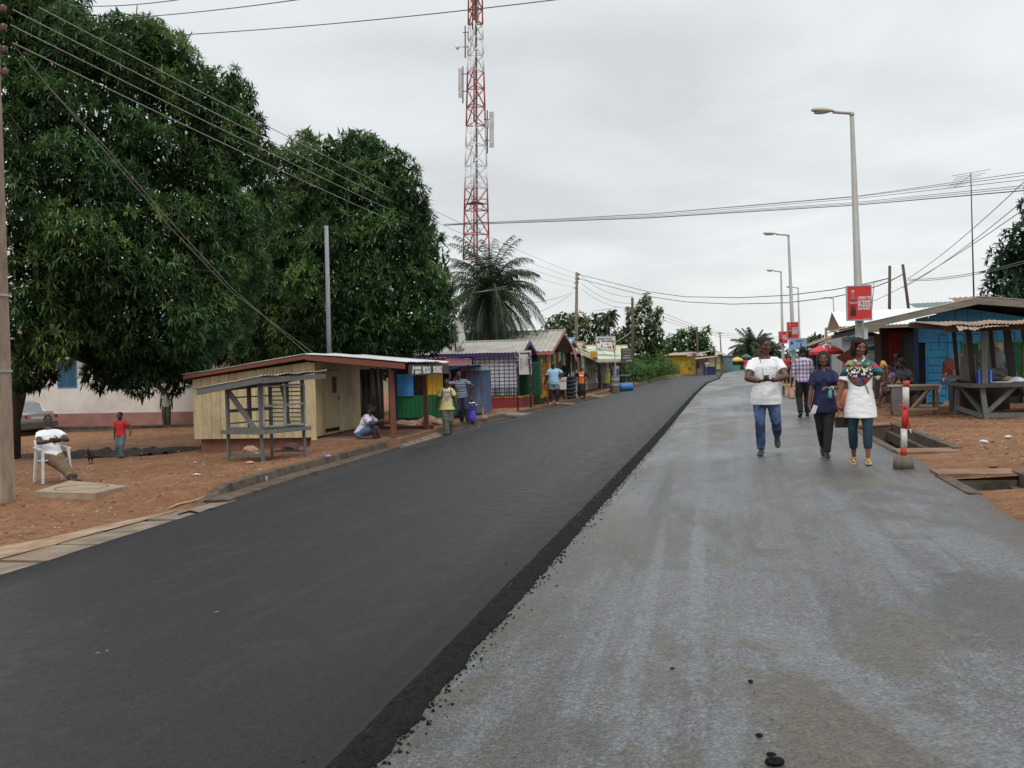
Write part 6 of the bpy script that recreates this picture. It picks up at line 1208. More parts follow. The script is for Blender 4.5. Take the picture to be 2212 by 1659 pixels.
shack('tan_roof_shop', 'brown roofed shop with teal eave board past the white roofed shed', 46.5,53,5.3,3.2,2.15,2.9, mat('brown_sheet', (.28,.20,.14), (.18,.12,.085), rough=.85, scale=3), mat('grey_sheet_wall', (.38,.38,.40)), mat('teal_trim', (.05,.27,.36)))
shack('low_dark_shop', 'low dark shop with rusty roof behind the red umbrella', 54.5,64,5.0,3.0,2.15,2.85, RUST, mat('wall_darkblue', (.10,.13,.18), dirt=(.05,.04,.04)), WDARK, openings=3)
shack('far_right_shop', 'weathered shop further along the right behind the plaid shirted man', 66.5,78,5.6,3.0,2.2,2.9, ZINC_D, mat('wall_tan', (.30,.24,.18)), WBROWN, openings=3)
shack('far_right_shop', 'dim shop almost hidden by the man in the white polo shirt', 80,95,8.2,4.0,2.4,3.3, ZINC_D, mat('wall_tan', (.30,.24,.18)), WBROWN, openings=4)
t = T('bare_frame', 'thin bare timber frame sticking up before the tan roofed shop', 'frame', (at(1786,790,44).x,44,.15)); w = MB(); z = at(1786,709,44).z-.15; w.bar((0,0,0),(0,0,z),.10); w.bar((0,0,z),(.9,1.5,z-.3),.07); w.build('beam', mat('frame_rosy', (.36,.27,.24)), t)
# market umbrellas
def umbrella(label, u, v0, v1, wpx, y, c, m2=None, n=8, logo=None, nm='market_umbrella', grp='market umbrellas'):
    p = at(u, v0, y); R_ = wpx/2/scale_at(p); zt_ = p.z; zb_ = at(u, v1, y).z; x = p.x; g_ = G(x,y); t = T(nm, label, 'umbrella', (x,y,g_), group=grp)
    w = MB(); ns = n*4; hgt = zt_-zb_; rows = [(0,1.0),(.25,.96),(.5,.82),(.75,.62),(1.0,.34),(1.003,.05)]
    for k, (r, h) in enumerate(rows):
        for j in range(ns):
            a = 2*math.pi*j/ns; s_ = 1-.045*r*abs(math.sin(a*n/2)); w.v.append((R_*r*s_*math.cos(a), R_*r*s_*math.sin(a), zb_-g_+hgt*h))
    w.f = [(i*ns+j, (i+1)*ns+j, (i+1)*ns+(j+1) % ns, i*ns+(j+1) % ns) for i in range(len(rows)-1) for j in range(ns)]; w.m = [(1 if m2 and (j//4) % 2 else 0) for i in range(len(rows)-1) for j in range(ns)]; w.sm = [False]*len(w.f)
    cp_ = w.build('canopy', [c, m2 or c], t)
    w = MB(); w.tube([(0,0,0),(0,0,zt_-g_+.06)], .022, 8); w.tube([(0,0,0),(0,0,.08)], .16, 10); w.build('pole', STEEL, t)
    if logo:
        w = MB(); y_ = -R_*.72; z_ = zb_-g_+hgt*.73; yy = Vector((0,-.62,-.3)).normalized(); up = Vector((0,.42,.8)).normalized(); o = Vector((0,-R_*.66,zb_-g_+hgt*.78)); n1_, n2_ = 20, 6; xx = Vector((1,0,0)); vs = [o+xx*(r*math.cos(6.2832*i/n1_))*1.2+up*(r*math.sin(6.2832*i/n1_)) for r in (.07,.11) for i in range(n1_)]
        w.add(vs, [(i, (i+1) % n1_, n1_+(i+1) % n1_, n1_+i) for i in range(n1_)]); w.text('vodafone', .14, o+Vector((-.3,-.05,-.2)), (1,0,0), up, bold=.004); w.build('logo', WHITE, cp_)
    return t
umbrella('large red market umbrella above the woman in the navy shirt', 1784, 744, 767, 72, 34.5, mat('umbrella_red', (.60,.045,.045), (.54,.04,.04), rough=.6), logo=True)
t = T('stall_table', 'timber table with wares under the large red umbrella', 'table', (at(1796,800,35.4).x,35.4,.12)); w = MB(); w.b2((-.4,-.3,.62),(.4,.3,.66)); w.build('tabletop', WPALE, t)
for x in (-.35,.35):
    for y in (-.25,.25): w = MB(); w.bar((x,y,0),(x,y,.62),.05); w.build('leg', WBROWN, t)
t = T('vendor_stall', 'dark stall cabin in front of which the plaid shirted man walks', 'stall', (at(1740,800,66).x,66,.1)); 
w = MB(); w.b2((0,0,0),(1.1,.06,1.9)); w.b2((0,.06,0),(.06,1.6,1.9)); w.b2((1.04,.06,0),(1.1,1.6,1.9)); w.build('wall', mat('wall_darkblue', (.10,.13,.18)), t); w = MB(); w.prism([(-.5,-.6,1.85),(1.6,-.6,2.15),(1.6,1.7,2.2),(-.5,1.7,1.95)], (0,0,.05)); w.build('roof', WHITE, t)
t = T('roadside_table', 'low tan wooden table at the kerb between the two walking men', 'table', (at(1704,826,40).x,40,.14)); w = MB(); w.b2((-.25,-.5,.36),(.35,.5,.41)); w.build('tabletop', mat('table_tan', (.34,.24,.10)), t)
for x in (-.2,.3):
    for y in (-.4,.4): w = MB(); w.bar((x,y,0),(x,y,.36),.05); w.build('leg', WBROWN, t)
# ---- far end of the left side: yellow store, awnings, umbrellas
y = 122; a, b_ = at(1437,767,y), at(1500,767,y); g_ = G(a.x,y)-.2; t = T('yellow_store', 'low yellow board store with pale roof beyond the green bushes', 'store', (a.x,y,g_)); ze_ = at(1470,767,y).z-g_; zr_ = at(1500,757,y+4).z-g_
w = MB(); w.boards((0,0),(b_.x-a.x,0), 0, ze_, 18, side=-1); w.build('wall', YELB, t); w = MB(); w.b2((0,.05,0),(b_.x-a.x,7,ze_)); w.build('rear_wall', YEL, t)
w = MB(); w.corr((-.2,-.6,ze_),(b_.x-a.x+.3,-.6,ze_),(b_.x-a.x+2.5,4,zr_),(1.6,4,zr_), 40, amp=.03); w.build('roof', mat('pale_roof', (.52,.47,.38), rough=.8), t)
y = 135; a, b_ = at(1490,764,y), at(1562,764,y); g_ = 0; t = T('long_store', 'long pale roofed store row joined behind the yellow one', 'store', (a.x,y,0)); 
w = MB(); w.b2((0,0,0),(b_.x-a.x,6,at(1530,768,y).z)); w.build('wall', mat('far_wall', (.22,.19,.15), (.1,.08,.07), scale=1.5), t); w = MB(); w.corr((-.5,-1,at(1530,767,y).z),(b_.x-a.x+.4,-1,at(1530,766,y).z),(b_.x-a.x-1,4,at(1540,756,y+4).z),(-.5,4,at(1500,756,y+4).z), 40, amp=.03); w.build('roof', mat('pale_roof', (.52,.47,.38)), t)
for (u0, u1, m_) in ((1546,1556,mat('lemon', (.62,.58,.10))),(1530,1544,CREAMP)): w = MB(); w.b2((at(u0,780,y).x-a.x,-.1,.4),(at(u1,780,y).x-a.x,-.02,at(1550,769,y).z)); w.build('panel', m_, t)
y = 112; a = at(1500,774,y); t = T('lean_to_stall', 'thin post lean-to stall with grey plank roof before the long store row', 'stall', (a.x,y,0)); z = at(1520,773,y).z; w = MB(); w.prism([(0,0,z-.15),(2.3,0,z+.05),(2.5,3,z+.15),(0,3,z)], (0,0,.06)); w.build('roof', WPALE, t)
for x in (.1,1.2,2.3): w = MB(); w.bar((x,.2,0),(x,.2,z),.07); w.build('post', WBROWN, t)
w = MB(); w.b2((.9,.8,0),(2.2,1.5,.9)); w.build('counter', NAVY, t)
y = 140; a = at(1560,769,y); t = T('blue_grey_kiosk', 'blue grey metal kiosk at the end of the visible road', 'kiosk', (a.x,y,0)); z = at(1570,769,y).z; wd = at(1582,769,y).x-a.x; w = MB(); w.b2((0,0,0),(wd,2,z)); w.build('wall', mat('kiosk_bluegrey', (.10,.16,.20), (.16,.22,.26), scale=2), t); w = MB(); w.b2((-.1,-.2,z),(wd+.1,2.1,z+.08)); w.build('roof', ZINC, t); w = MB(); w.b2((.2,-.03,.1),(.7,-.005,z-.2)); w.build('door', mat('door_greenish', (.13,.25,.22)), t)
a = at(1576,765,165); t = T('gable_store', 'brown gabled store at the bend with dark front', 'store', (a.x,165,0)); w = MB(); w.b2((0,0,0),(3.6,5,2.2)); w.prism([(0,0,2.2),(3.6,0,2.2),(1.4,0,3.4)], (0,5,0)); w.build('wall', mat('far_brown', (.10,.07,.055)), t); w = MB(); w.prism([(-.5,-.3,2.15),(1.4,-.3,3.55),(1.4,-.3,3.75),(-.5,-.3,2.35)], (0,5.6,0)); w.prism([(1.4,-.3,3.55),(4.6,-.3,1.7),(4.6,-.3,1.85),(1.4,-.3,3.75)], (0,5.6,0)); w.build('roof', ZINC_D, t)
umbrella('yellow market umbrella at the bend of the road', 1592, 771, 781, 27, 150, mat('umbrella_yellow', (.66,.47,.08), rough=.6), grp='market umbrellas')
umbrella('dark green market umbrella beside the far pedestrian in pink', 1612, 765, 774, 22, 158, mat('umbrella_green', (.06,.14,.13), rough=.6))
umbrella('small purple umbrella by the lean-to stall', 1551, 778, 783, 11, 120, mat('umbrella_purple', (.14,.07,.22), rough=.6))
a = at(1602,765,170); t = T('white_signboard', 'white signboard on posts above the dark green umbrella', 'signboard', (a.x,170,0)); z0_, z1_ = a.z, at(1602,757,170).z; wd = at(1618,760,170).x-a.x; w = MB(); w.b2((0,0,z0_),(wd,.05,z1_)); w.build('panel', WHITE, t)
for x in (.1,wd-.1): w = MB(); w.bar((x,.1,0),(x,.1,z0_+.1),.08); w.build('post', STEEL_D, t)
a = at(1505,769,110); t = T('round_logo_sign', 'white signboard with a red oval before the yellow store', 'signboard', (a.x-1.0,110,0)); z0_, z1_ = at(1505,769,110).z, at(1505,762,110).z; w = MB(); w.b2((0,0,z0_),(1.35,.04,z1_)); pn = w.build('panel', mat('sign_pale', (.55,.52,.5)), t); w = MB(); w.ell((.75,-.01,(z0_+z1_)/2), (.26,.02,.15), 8); w.build('oval', REDP, pn); w = MB(); w.bar((.75,.06,0),(.75,.06,z0_+.1),.06); w.build('post', STEEL_D, t)
a = at(1590,793,148); t = T('green_table', 'pale green market table under the yellow umbrella', 'table', (a.x-1,148,G(a.x,148))); w = MB(); w.b2((0,0,.7),(1.6,.8,.76)); w.b2((0,0,.15),(1.6,.03,.7)); w.build('tabletop', mat('table_green', (.09,.28,.20)), t)
for x in (.05,1.5): w = MB(); w.bar((x,.6,0),(x,.6,.7),.06); w.build('leg', WBROWN, t)
# ================================================================== small things near the camera
p = PG(1952,1012); t = T('marker_post', 'red and white marker post set in a concrete block on the road edge', 'marker post', p)
w = MB(); w.tube([(0,0,.0),(0,0,.165)], [.13,.115], 10); w.build('block', mat('block_concrete', (.20,.165,.13), (.13,.10,.08), rough=.95, scale=9, bump=.8), t)
MR = mat('marker_red', (.50,.035,.025), (.42,.03,.02), rough=.6, scale=6, dirt=(.3,.12,.1), dirtamt=.4); MW = mat('marker_white', (.66,.66,.62), (.52,.51,.47), rough=.7, scale=14, stretch=(1,1,2), dirt=(.25,.2,.16), dirtamt=.5)
w = MB(); zs = [.16,.26,.50,.78,1.02,1.10]; cs_ = [0,1,0,1,0]
for k in range(5):
    a_, b_ = zs[k], zs[k+1]; f = lambda z: Vector((.02*z+.012*(z > .75), 0, z)); w.tube([f(a_)+Vector((.004*k,0,0)), f(b_)+Vector((.004*k,0,0))], .039, 12, cs_[k])
w.build('post', [MR, MW], t)
w = MB(); w.tube([(-.05,-.02,.80),(.0,-.055,.785),(.05,-.03,.755),(.06,-.03,.70),(.065,-.04,.58),(.075,-.045,.50)], [.009,.012,.011,.008,.011,.016], 6); w.tube([(.072,-.045,.52),(.09,-.05,.44)], [.013,.008], 6, 1); w.build('tape', [MR, WHITE], t)
# litter
LIT = [((1290/4000*2212*0+426,1028),.05,(.55,.56,.60),'crumpled clear sachet on the dirt left of the kerb'),((540,1003),.075,(.50,.25,.24),'crushed pink and white bottle under the grey booth'),((422,1001),.04,(.5,.3,.25),'small red and white scrap left of the grey booth'),((708,988),.055,(.25,.33,.60),'blue plastic scrap near the porch step'),((556,982),.05,(.65,.63,.6),'white paper scrap behind the booth leg'),((2374*.0+2126,957),.045,(.6,.62,.66),'pair-left crumpled sachet on the right hand red earth'),((2153+25,947),.045,(.6,.62,.66),'right crumpled sachet on the right hand red earth'),((1036,922),.05,(.7,.7,.68),'white scrap lying on the left kerb near the little girl')]
for (uv, r, c, lab) in LIT:
    p = PG(*uv); w = MB(); w.rock((0,0,r*.35), r, r*99+uv[0], 0, (1.3,.8,.5), 6); q = w.build('litter', mat('lit%.0f' % (uv[0]), c, rough=.4)); q.location = p+Vector((0,0,.01)); tag(q, lab, 'litter', 'litter')
for i, (uv, r) in enumerate((((1675,1652),.028),((1666,1634),.014),((1640,1592),.012),((1621,1475),.011),((1452,1446),.008))):
    p = PG(*uv); w = MB(); w.rock((0,0,r*.4), r, i+2, 0, (1.3,1,.6), 6); q = w.build('tar_lump', LOOSE); q.location = p+Vector((0,0,.003)); tag(q, ['biggest black tar lump at the bottom edge of the road','small tar lump just above the biggest one at the bottom edge','tiny tar lump above the pair at the bottom edge','dark lump on the pale road right of centre','smallest dark speck of tar right of centre'][i], 'tar lump', 'tar lumps on the old road')
# manhole slab and stub post on the left dirt
Q = [PG(75,1078), PG(205,1083), PG(277,1057), PG(150,1052)]; t = T('manhole_slab', 'square concrete slab with a round cover outline lying on the dirt', 'slab', Q[0])
zt_ = max(q.z for q in Q)+.06; w = MB(); w.prism([Vector((q.x-Q[0].x, q.y-Q[0].y, zt_-Q[0].z)) for q in Q], (0,0,-.16)); w.build('slab', mat('slab_conc', (.34,.27,.19), (.26,.19,.125), rough=.95, scale=4, bump=.4), t)
c = sum(Q, Vector())/4-Q[0]; w = MB(); n_ = 28; vs = [c+Vector((r*math.cos(6.2832*i/n_), r*math.sin(6.2832*i/n_), zt_-Q[0].z-c.z+.003)) for r in (.40,.425) for i in range(n_)]; w.add(vs, [(i, (i+1) % n_, n_+(i+1) % n_, n_+i) for i in range(n_)]); w.build('cover_ring', mat('ring_dark', (.10,.075,.055)), t)
p = PG(573,1045); w = MB(); w.tube([(0,0,-.05),(0,0,.13),(0,0,.135)], [.048,.05,.03], 12); q = w.build('stub_post', mat('stub_grey', (.30,.29,.28), (.2,.19,.18), rough=.9)); q.location = p; tag(q, 'short grey stub post standing behind the left kerb', 'stub post')
for i, (uv, r, sq, lab) in enumerate((((628,972),.19,(1.3,.7,.6),'big brown stone under the right side of the grey booth'),((542,976),.15,(1.4,.6,.7),'angular tan block behind the grey booth leg'),((706,1003),.05,(1,1,.6),'little dark stone right of the grey booth'),((1890,868),.10,(1.5,.8,.5),'stone beside the porch slab of the red kiosk'),((2068,868),.26,(1.6,.9,.5),'flat grey boulder at the foot of the blue house wall'),((2050,875),.14,(1.2,.9,.6),'smaller stone left of the flat grey boulder'),((2145,1010),.045,(1.2,1,.6),'pinkish stone at the rim of the broken drain'),((1921,925),.03,(1,1,.6),'pebble on the dirt right of the drain'))):
    p = PG(*uv); w = MB(); w.rock((0,0,r*.3), r, i+20, 0, sq); q = w.build('stone', PEB[[3,0,3,2,2,2,1,3][i]]); q.location = p; tag(q, lab, 'stone', 'loose stones')
w = MB(); pts = [PG(u, v)+Vector((0,0,.02)) for u, v in ((362,1102),(385,1092),(410,1087),(432,1080),(445,1073))]; b0 = pts[0].copy(); w.tube([q-b0 for q in pts], [.012,.018,.016,.014,.008], 6); q = w.build('dry_branch', WPALE); q.location = b0; tag(q, 'pale dry stick lying where the left kerb begins', 'stick')
w = MB(); pts = [PG(u, v)+Vector((0,0,.03)) for u, v in ((386,1118),(410,1112),(432,1115),(455,1108),(478,1110))]; b0 = pts[0].copy(); w.tube([q-b0 for q in pts], [.02,.035,.025,.04,.02], 6); q = w.build('tar_spill', LOOSE); q.location = b0; tag(q, 'black tar crumbs spilled on the kerb end beside the new asphalt', 'tar')
for i, (u, v, du) in enumerate(((461,1345,15),(206,1437,12),(228,1432,8))):
    a, b_ = PG(u,v), PG(u+du,v-2); w = MB(); m_ = (a+b_)/2; d = (b_-a); n_ = Vector((-d.y,d.x,0)).normalized()*.008; zz_ = Vector((0,0,.075)); w.add([a-m_+zz_, n_+zz_, b_-m_+zz_, -n_+zz_], [(0,1,2,3)]); w.add([a-m_+zz_-Vector((0,0,.002)), n_+zz_-Vector((0,0,.002)), b_-m_+zz_-Vector((0,0,.002)), -n_+zz_-Vector((0,0,.002))], [(3,2,1,0)]); q = w.build('fallen_leaf', mat('dry_leaf', (.42,.34,.14))); q.location = m_; tag(q, ['dry leaf lying alone on the new asphalt','left dry leaf of the pair on the new asphalt','right dry leaf of the pair on the new asphalt'][i], 'leaf', 'dry leaves on the asphalt')
# pale car by the trunk
def car():
    t = T('parked_car', 'silver saloon car parked with its tail toward the road beside the thick mango trunk', 'car', (-28.85,38.2,G(-28,38)), rad(57)); CP = mat('car_silver', (.42,.43,.42), (.38,.39,.38), rough=.3, metal=.6)
    # local: rear at y=0 facing -y, length +y 4.4, half width .86
    Lc = 4.45; prof = lambda y: interp(y, [(0,.86),(.12,.93),(.75,.965),(1.0,.975),(3.2,.95),(4.2,.82),(4.45,.62)])
    st = [0,.05,.15,.4,.75,1.0,1.5,2,2.6,3.1,3.6,4.1,4.35,4.45]; w = MB(); rows = []
    for y in st:
        hw = .86*interp(y, [(0,.86),(.15,.95),(.6,1),(3.6,1),(4.2,.93),(4.45,.8)]); zt_ = prof(y); zb_ = .22+(.08 if y < .1 or y > 4.3 else 0)
        ring = [(-hw*.9,zb_),(-hw,.36),(-hw*1.0,.62),(-hw*.97,zt_-.10),(-hw*.88,zt_-.015),(0,zt_+.02),(hw*.88,zt_-.015),(hw*.97,zt_-.10),(hw,.62),(hw,.36),(hw*.9,zb_)]; rows.append([(x,y,z) for x,z in ring])
    K = 11
    for r in rows: w.v += r
    for i in range(len(rows)-1):
        for j in range(K): q = i*K; w.f.append((q+j, q+(j+1) % K, q+K+(j+1) % K, q+K+j)); w.m.append(0); w.sm.append(True)
    w.f += [tuple(range(K)), tuple(reversed(range((len(rows)-1)*K, len(rows)*K)))]; w.m += [0,0]; w.sm += [False,False]; b_ = w.build('body', CP, t)
    w = MB(); gs = [(.85,.95,.70,.97),(1.35,1.36,.60,1.32),(1.7,1.42,.56,1.40),(2.5,1.41,.56,1.40),(3.05,1.1,.64,1.1),(3.4,.94,.7,.96)]; rows = []
    for y, zt_, hw, zc in gs: rows.append([(-hw-.12,y,.93),(-hw,y,max(.94,zc-.03)),(-hw*.8,y,zt_),(hw*.8,y,zt_),(hw,y,max(.94,zc-.03)),(hw+.12,y,.93)])
    for r in rows: w.v += r
    for i in range(len(rows)-1):
        for j in range(5): q = i*6; mi = 0 if (j == 2 and i in (1,2)) else (1 if (j in (0,4) or (j == 2) or True) and not (j in (1,3)) else 0); w.f.append((q+j, q+j+1, q+6+j+1, q+6+j)); w.m.append(mi); w.sm.append(False)
    w.build('cabin', [CP, mat('car_glass', (.10,.12,.13), rough=.12, spec=.8)], t)
    for s_ in (-1,1):
        w = MB(); w.prism([(s_*.40,-.012,.70),(s_*.80,.03,.68),(s_*.80,.03,.84),(s_*.42,-.012,.85)], (0,.05,0)); w.b2((s_*.80,.03,.69),(s_*.845,.30,.84)); w.build('tail_light', mat('tail_red', (.35,.02,.02), rough=.25), t)
    w = MB(); w.b2((-.84,-.05,.32),(.84,.15,.56)); bp = w.build('bumper', mat('bumper_dark', (.09,.085,.08), rough=.6), t); w = MB(); w.b2((-.85,-.06,.50),(.85,-.03,.53)); w.build('chrome_strip', mat('chrome', (.6,.6,.62), rough=.2, metal=.9), bp)
    w = MB(); w.b2((-.26,-.02,.66),(.26,-.005,.78)); w.build('number_plate', mat('plate', (.5,.5,.45)), t); w = MB(); w.b2((-.72,.02,.955),(.72,.10,.985)); w.build('spoiler', CP, t)
    for (x, y) in ((-.80,.85),(.80,.85),(-.80,3.5),(.80,3.5)):
        w = MB(); R_ = Matrix.Rotation(rad(90),3,'Y'); n_ = 20; w.add([R_ @ Vector((r*math.cos(6.2832*j/n_), r*math.sin(6.2832*j/n_), z))+Vector((x,y,.3)) for r, z in ((.12,-.1),(.27,-.11),(.30,-.08),(.30,.08),(.27,.11),(.12,.1)) for j in range(n_)], [(i*n_+j, i*n_+(j+1) % n_, (i+1)*n_+(j+1) % n_, (i+1)*n_+j) for i in range(5) for j in range(n_)]+[tuple(range(n_)),tuple(range(5*n_,6*n_))], 0, True); w.build('wheel', mat('tyre_rubber', (.025,.025,.026)), t)
car()
def plastic_chair(label, loc, rz, c, s=1.0):
    t = T('plastic_chair', label, 'chair', loc, rz, 'plastic chairs'); m = mat('chair_%.2f' % c[0], c, rough=.4)
    w = MB(); w.prism([(-.24*s,-.22*s,.42*s),(.24*s,-.22*s,.42*s),(.22*s,.22*s,.40*s),(-.22*s,.22*s,.40*s)], (0,0,.025)); w.build('seat', m, t)
    w = MB(); n = 8; vs = []
    for i in range(n+1):
        a = -1+2*i/n; x = .24*a*s; yy = .22+.03*(1-a*a)
        for z, dy in ((.44,0),(.62,.05),(.84-.05*a*a,.11)): vs += [(x,(yy+dy)*s,z*s),(x,(yy+dy+.02)*s,z*s)]
    f = []
    for i in range(n):
        o = i*6; q = o+6; f += [(o,o+2,q+2,q),(o+2,o+4,q+4,q+2),(o+1,q+1,q+3,o+3),(o+3,q+3,q+5,o+5),(o+4,o+5,q+5,q+4),(o,q,q+1,o+1)]
    w.add(vs, f, 0, True); w.build('backrest', m, t)
    for sx_ in (-1,1):
        w = MB(); w.bar((sx_*.26*s,-.2*s,.64*s),(sx_*.25*s,.26*s,.66*s),.055*s,.025*s); w.build('armrest', m, t)
        for (y, y2, zt_) in ((-.22,-.27,.63),(.22,.30,.62)): w = MB(); w.prism([(sx_*.275*s,y2*s-.02,0),(sx_*.275*s,y2*s+.05,0),(sx_*.245*s,y*s+.05,zt_*s),(sx_*.245*s,y*s-.03,zt_*s)], (-sx_*.035,0,0)); w.build('leg', m, t)
    return t
CHAIR_A = PG(118,1042); plastic_chair('white plastic armchair under the sprawled man beside the concrete pole', CHAIR_A+Vector((-.1,.1,0)), rad(52), (.68,.68,.72))
CH_B = at(1932,860,27.5); CHB = Vector((CH_B.x,27.5,G(4.3,27.5)+.06)); plastic_chair('cream plastic chair under the seated child by the wooden table', CHB, rad(-60), (.52,.40,.24), .92)
# ================================================================== people
def V(*a): return Vector(a)
def ik(a, t, l1, l2, pole):
    d = t-a; L_ = d.length
    if L_ > (l1+l2)*.999: t = a+d*((l1+l2)*.999/L_); d = t-a; L_ = d.length
    u = d.normalized(); c = (l1*l1-l2*l2+L_*L_)/(2*L_); h = math.sqrt(max(0, l1*l1-c*c)); p = pole-u*pole.dot(u)
    if p.length < 1e-5: p = V(0,-1,0)
    return a+u*c+p.normalized()*h, t
def loft(w, C, RX_, RY_, xd, n=20, caps=True, pw=2.0):
    C = [Vector(c) for c in C]; k = len(C); o = len(w.v)
    for i, c in enumerate(C):
        ax = (C[min(i+1,k-1)]-C[max(i-1,0)]).normalized(); xx = xd[i] if isinstance(xd, list) else xd; xx = (xx-ax*xx.dot(ax)).normalized(); yy = ax.cross(xx)
        for j in range(n):
            a = 2*math.pi*j/n; ca, sa = math.cos(a), math.sin(a); e = 2/pw
            w.v.append(tuple(c+xx*(math.copysign(abs(ca)**e, ca)*RX_[i])+yy*(math.copysign(abs(sa)**e, sa)*RY_[i])))
    for i in range(k-1):
        for j in range(n): w.f.append((o+i*n+j, o+i*n+(j+1) % n, o+(i+1)*n+(j+1) % n, o+(i+1)*n+j)); w.m.append(0); w.sm.append(True)
    if caps:
        w.f += [tuple(o+j for j in reversed(range(n))), tuple(o+(k-1)*n+j for j in range(n))]; w.m += [0,0]; w.sm += [True,True]
def limb(w, pts, rs, n=12): # smooth tapering limb with rounded ends
    pts = [Vector(p) for p in pts]; w.tube(pts, rs, n); w.ell(pts[0], (rs[0],)*3, 6); w.ell(pts[-1], (rs[-1],)*3, 6)
def fuse(w, name, mats, parent, vox, it=2, pick=None, fold=None, label=None):
    """one continuous surface out of the overlapping lofts"""
    me = bpy.data.meshes.new('tmp'); me.from_pydata(w.v, [], w.f); me.update(); ob = bpy.data.objects.new('tmp', me); COL.objects.link(ob)
    md = ob.modifiers.new('r', 'REMESH'); md.mode = 'VOXEL'; md.voxel_size = vox; md.use_smooth_shade = True
    sm = ob.modifiers.new('s', 'SMOOTH'); sm.factor = .5; sm.iterations = it
    m2 = bpy.data.meshes.new_from_object(ob.evaluated_get(bpy.context.evaluated_depsgraph_get())); bpy.data.objects.remove(ob); bpy.data.meshes.remove(me); m2.name = name
    n = len(m2.vertices)
    if fold and n:
        co = np.empty(n*3, np.float32); m2.vertices.foreach_get('co', co); co = co.reshape(-1,3); no = np.empty(n*3, np.float32); m2.vertices.foreach_get('normal', no); no = no.reshape(-1,3)
        d = np.array([fold(Vector(c)) for c in co]); co = co+no*d[:,None]; m2.vertices.foreach_set('co', co.astype(np.float32).ravel())
    m2.materials.clear()
    for m in (mats if isinstance(mats, (list,tuple)) else [mats]): m2.materials.append(m)
    if pick:
        for p in m2.polygons: p.material_index = pick(p.center)
    m2.polygons.foreach_set('use_smooth', [True]*len(m2.polygons)); m2.update()
    o = bpy.data.objects.new(name, m2); COL.objects.link(o); o.parent = parent
    if label: o['label'] = label
    return o
def skinmat(n, c): return mat('skin_%s' % n, c, tuple(x*.82 for x in c), rough=.42, scale=14, spec=.45)
SK1, SK2, SK3 = skinmat('deep', (.10,.047,.030)), skinmat('brown', (.14,.062,.036)), skinmat('dark', (.052,.029,.021))
EYEW, EYED, LIP = mat('eye_white', (.33,.29,.26), rough=.3), mat('eye_dark', (.012,.008,.007), rough=.2), mat('lips', (.15,.055,.045), rough=.4); HAIRM = mat('hair_black', (.012,.010,.010), (.022,.018,.016), rough=.75, scale=60, bump=.8)
HAIRB = mat('hair_brown', (.028,.012,.009), (.012,.006,.005), rough=.75, scale=20, stretch=(6,6,.6), bump=.4, spec=.2)
def foldfn(a, zc=None, seed=0, k=1.0):
    def f(c): return a*(noise.noise(Vector((c.x*5*k, c.y*5*k, c.z*13*k+seed)))+.5*noise.noise(Vector((c.x*14*k+3, c.y*14*k, c.z*26*k+seed)))+.45*math.sin(c.z*38*k+3*noise.noise(Vector((c.x*6, c.y*6, c.z*3+seed))))*noise.noise(Vector((c.x*3+9, 0, c.z*4+seed))))
    return f
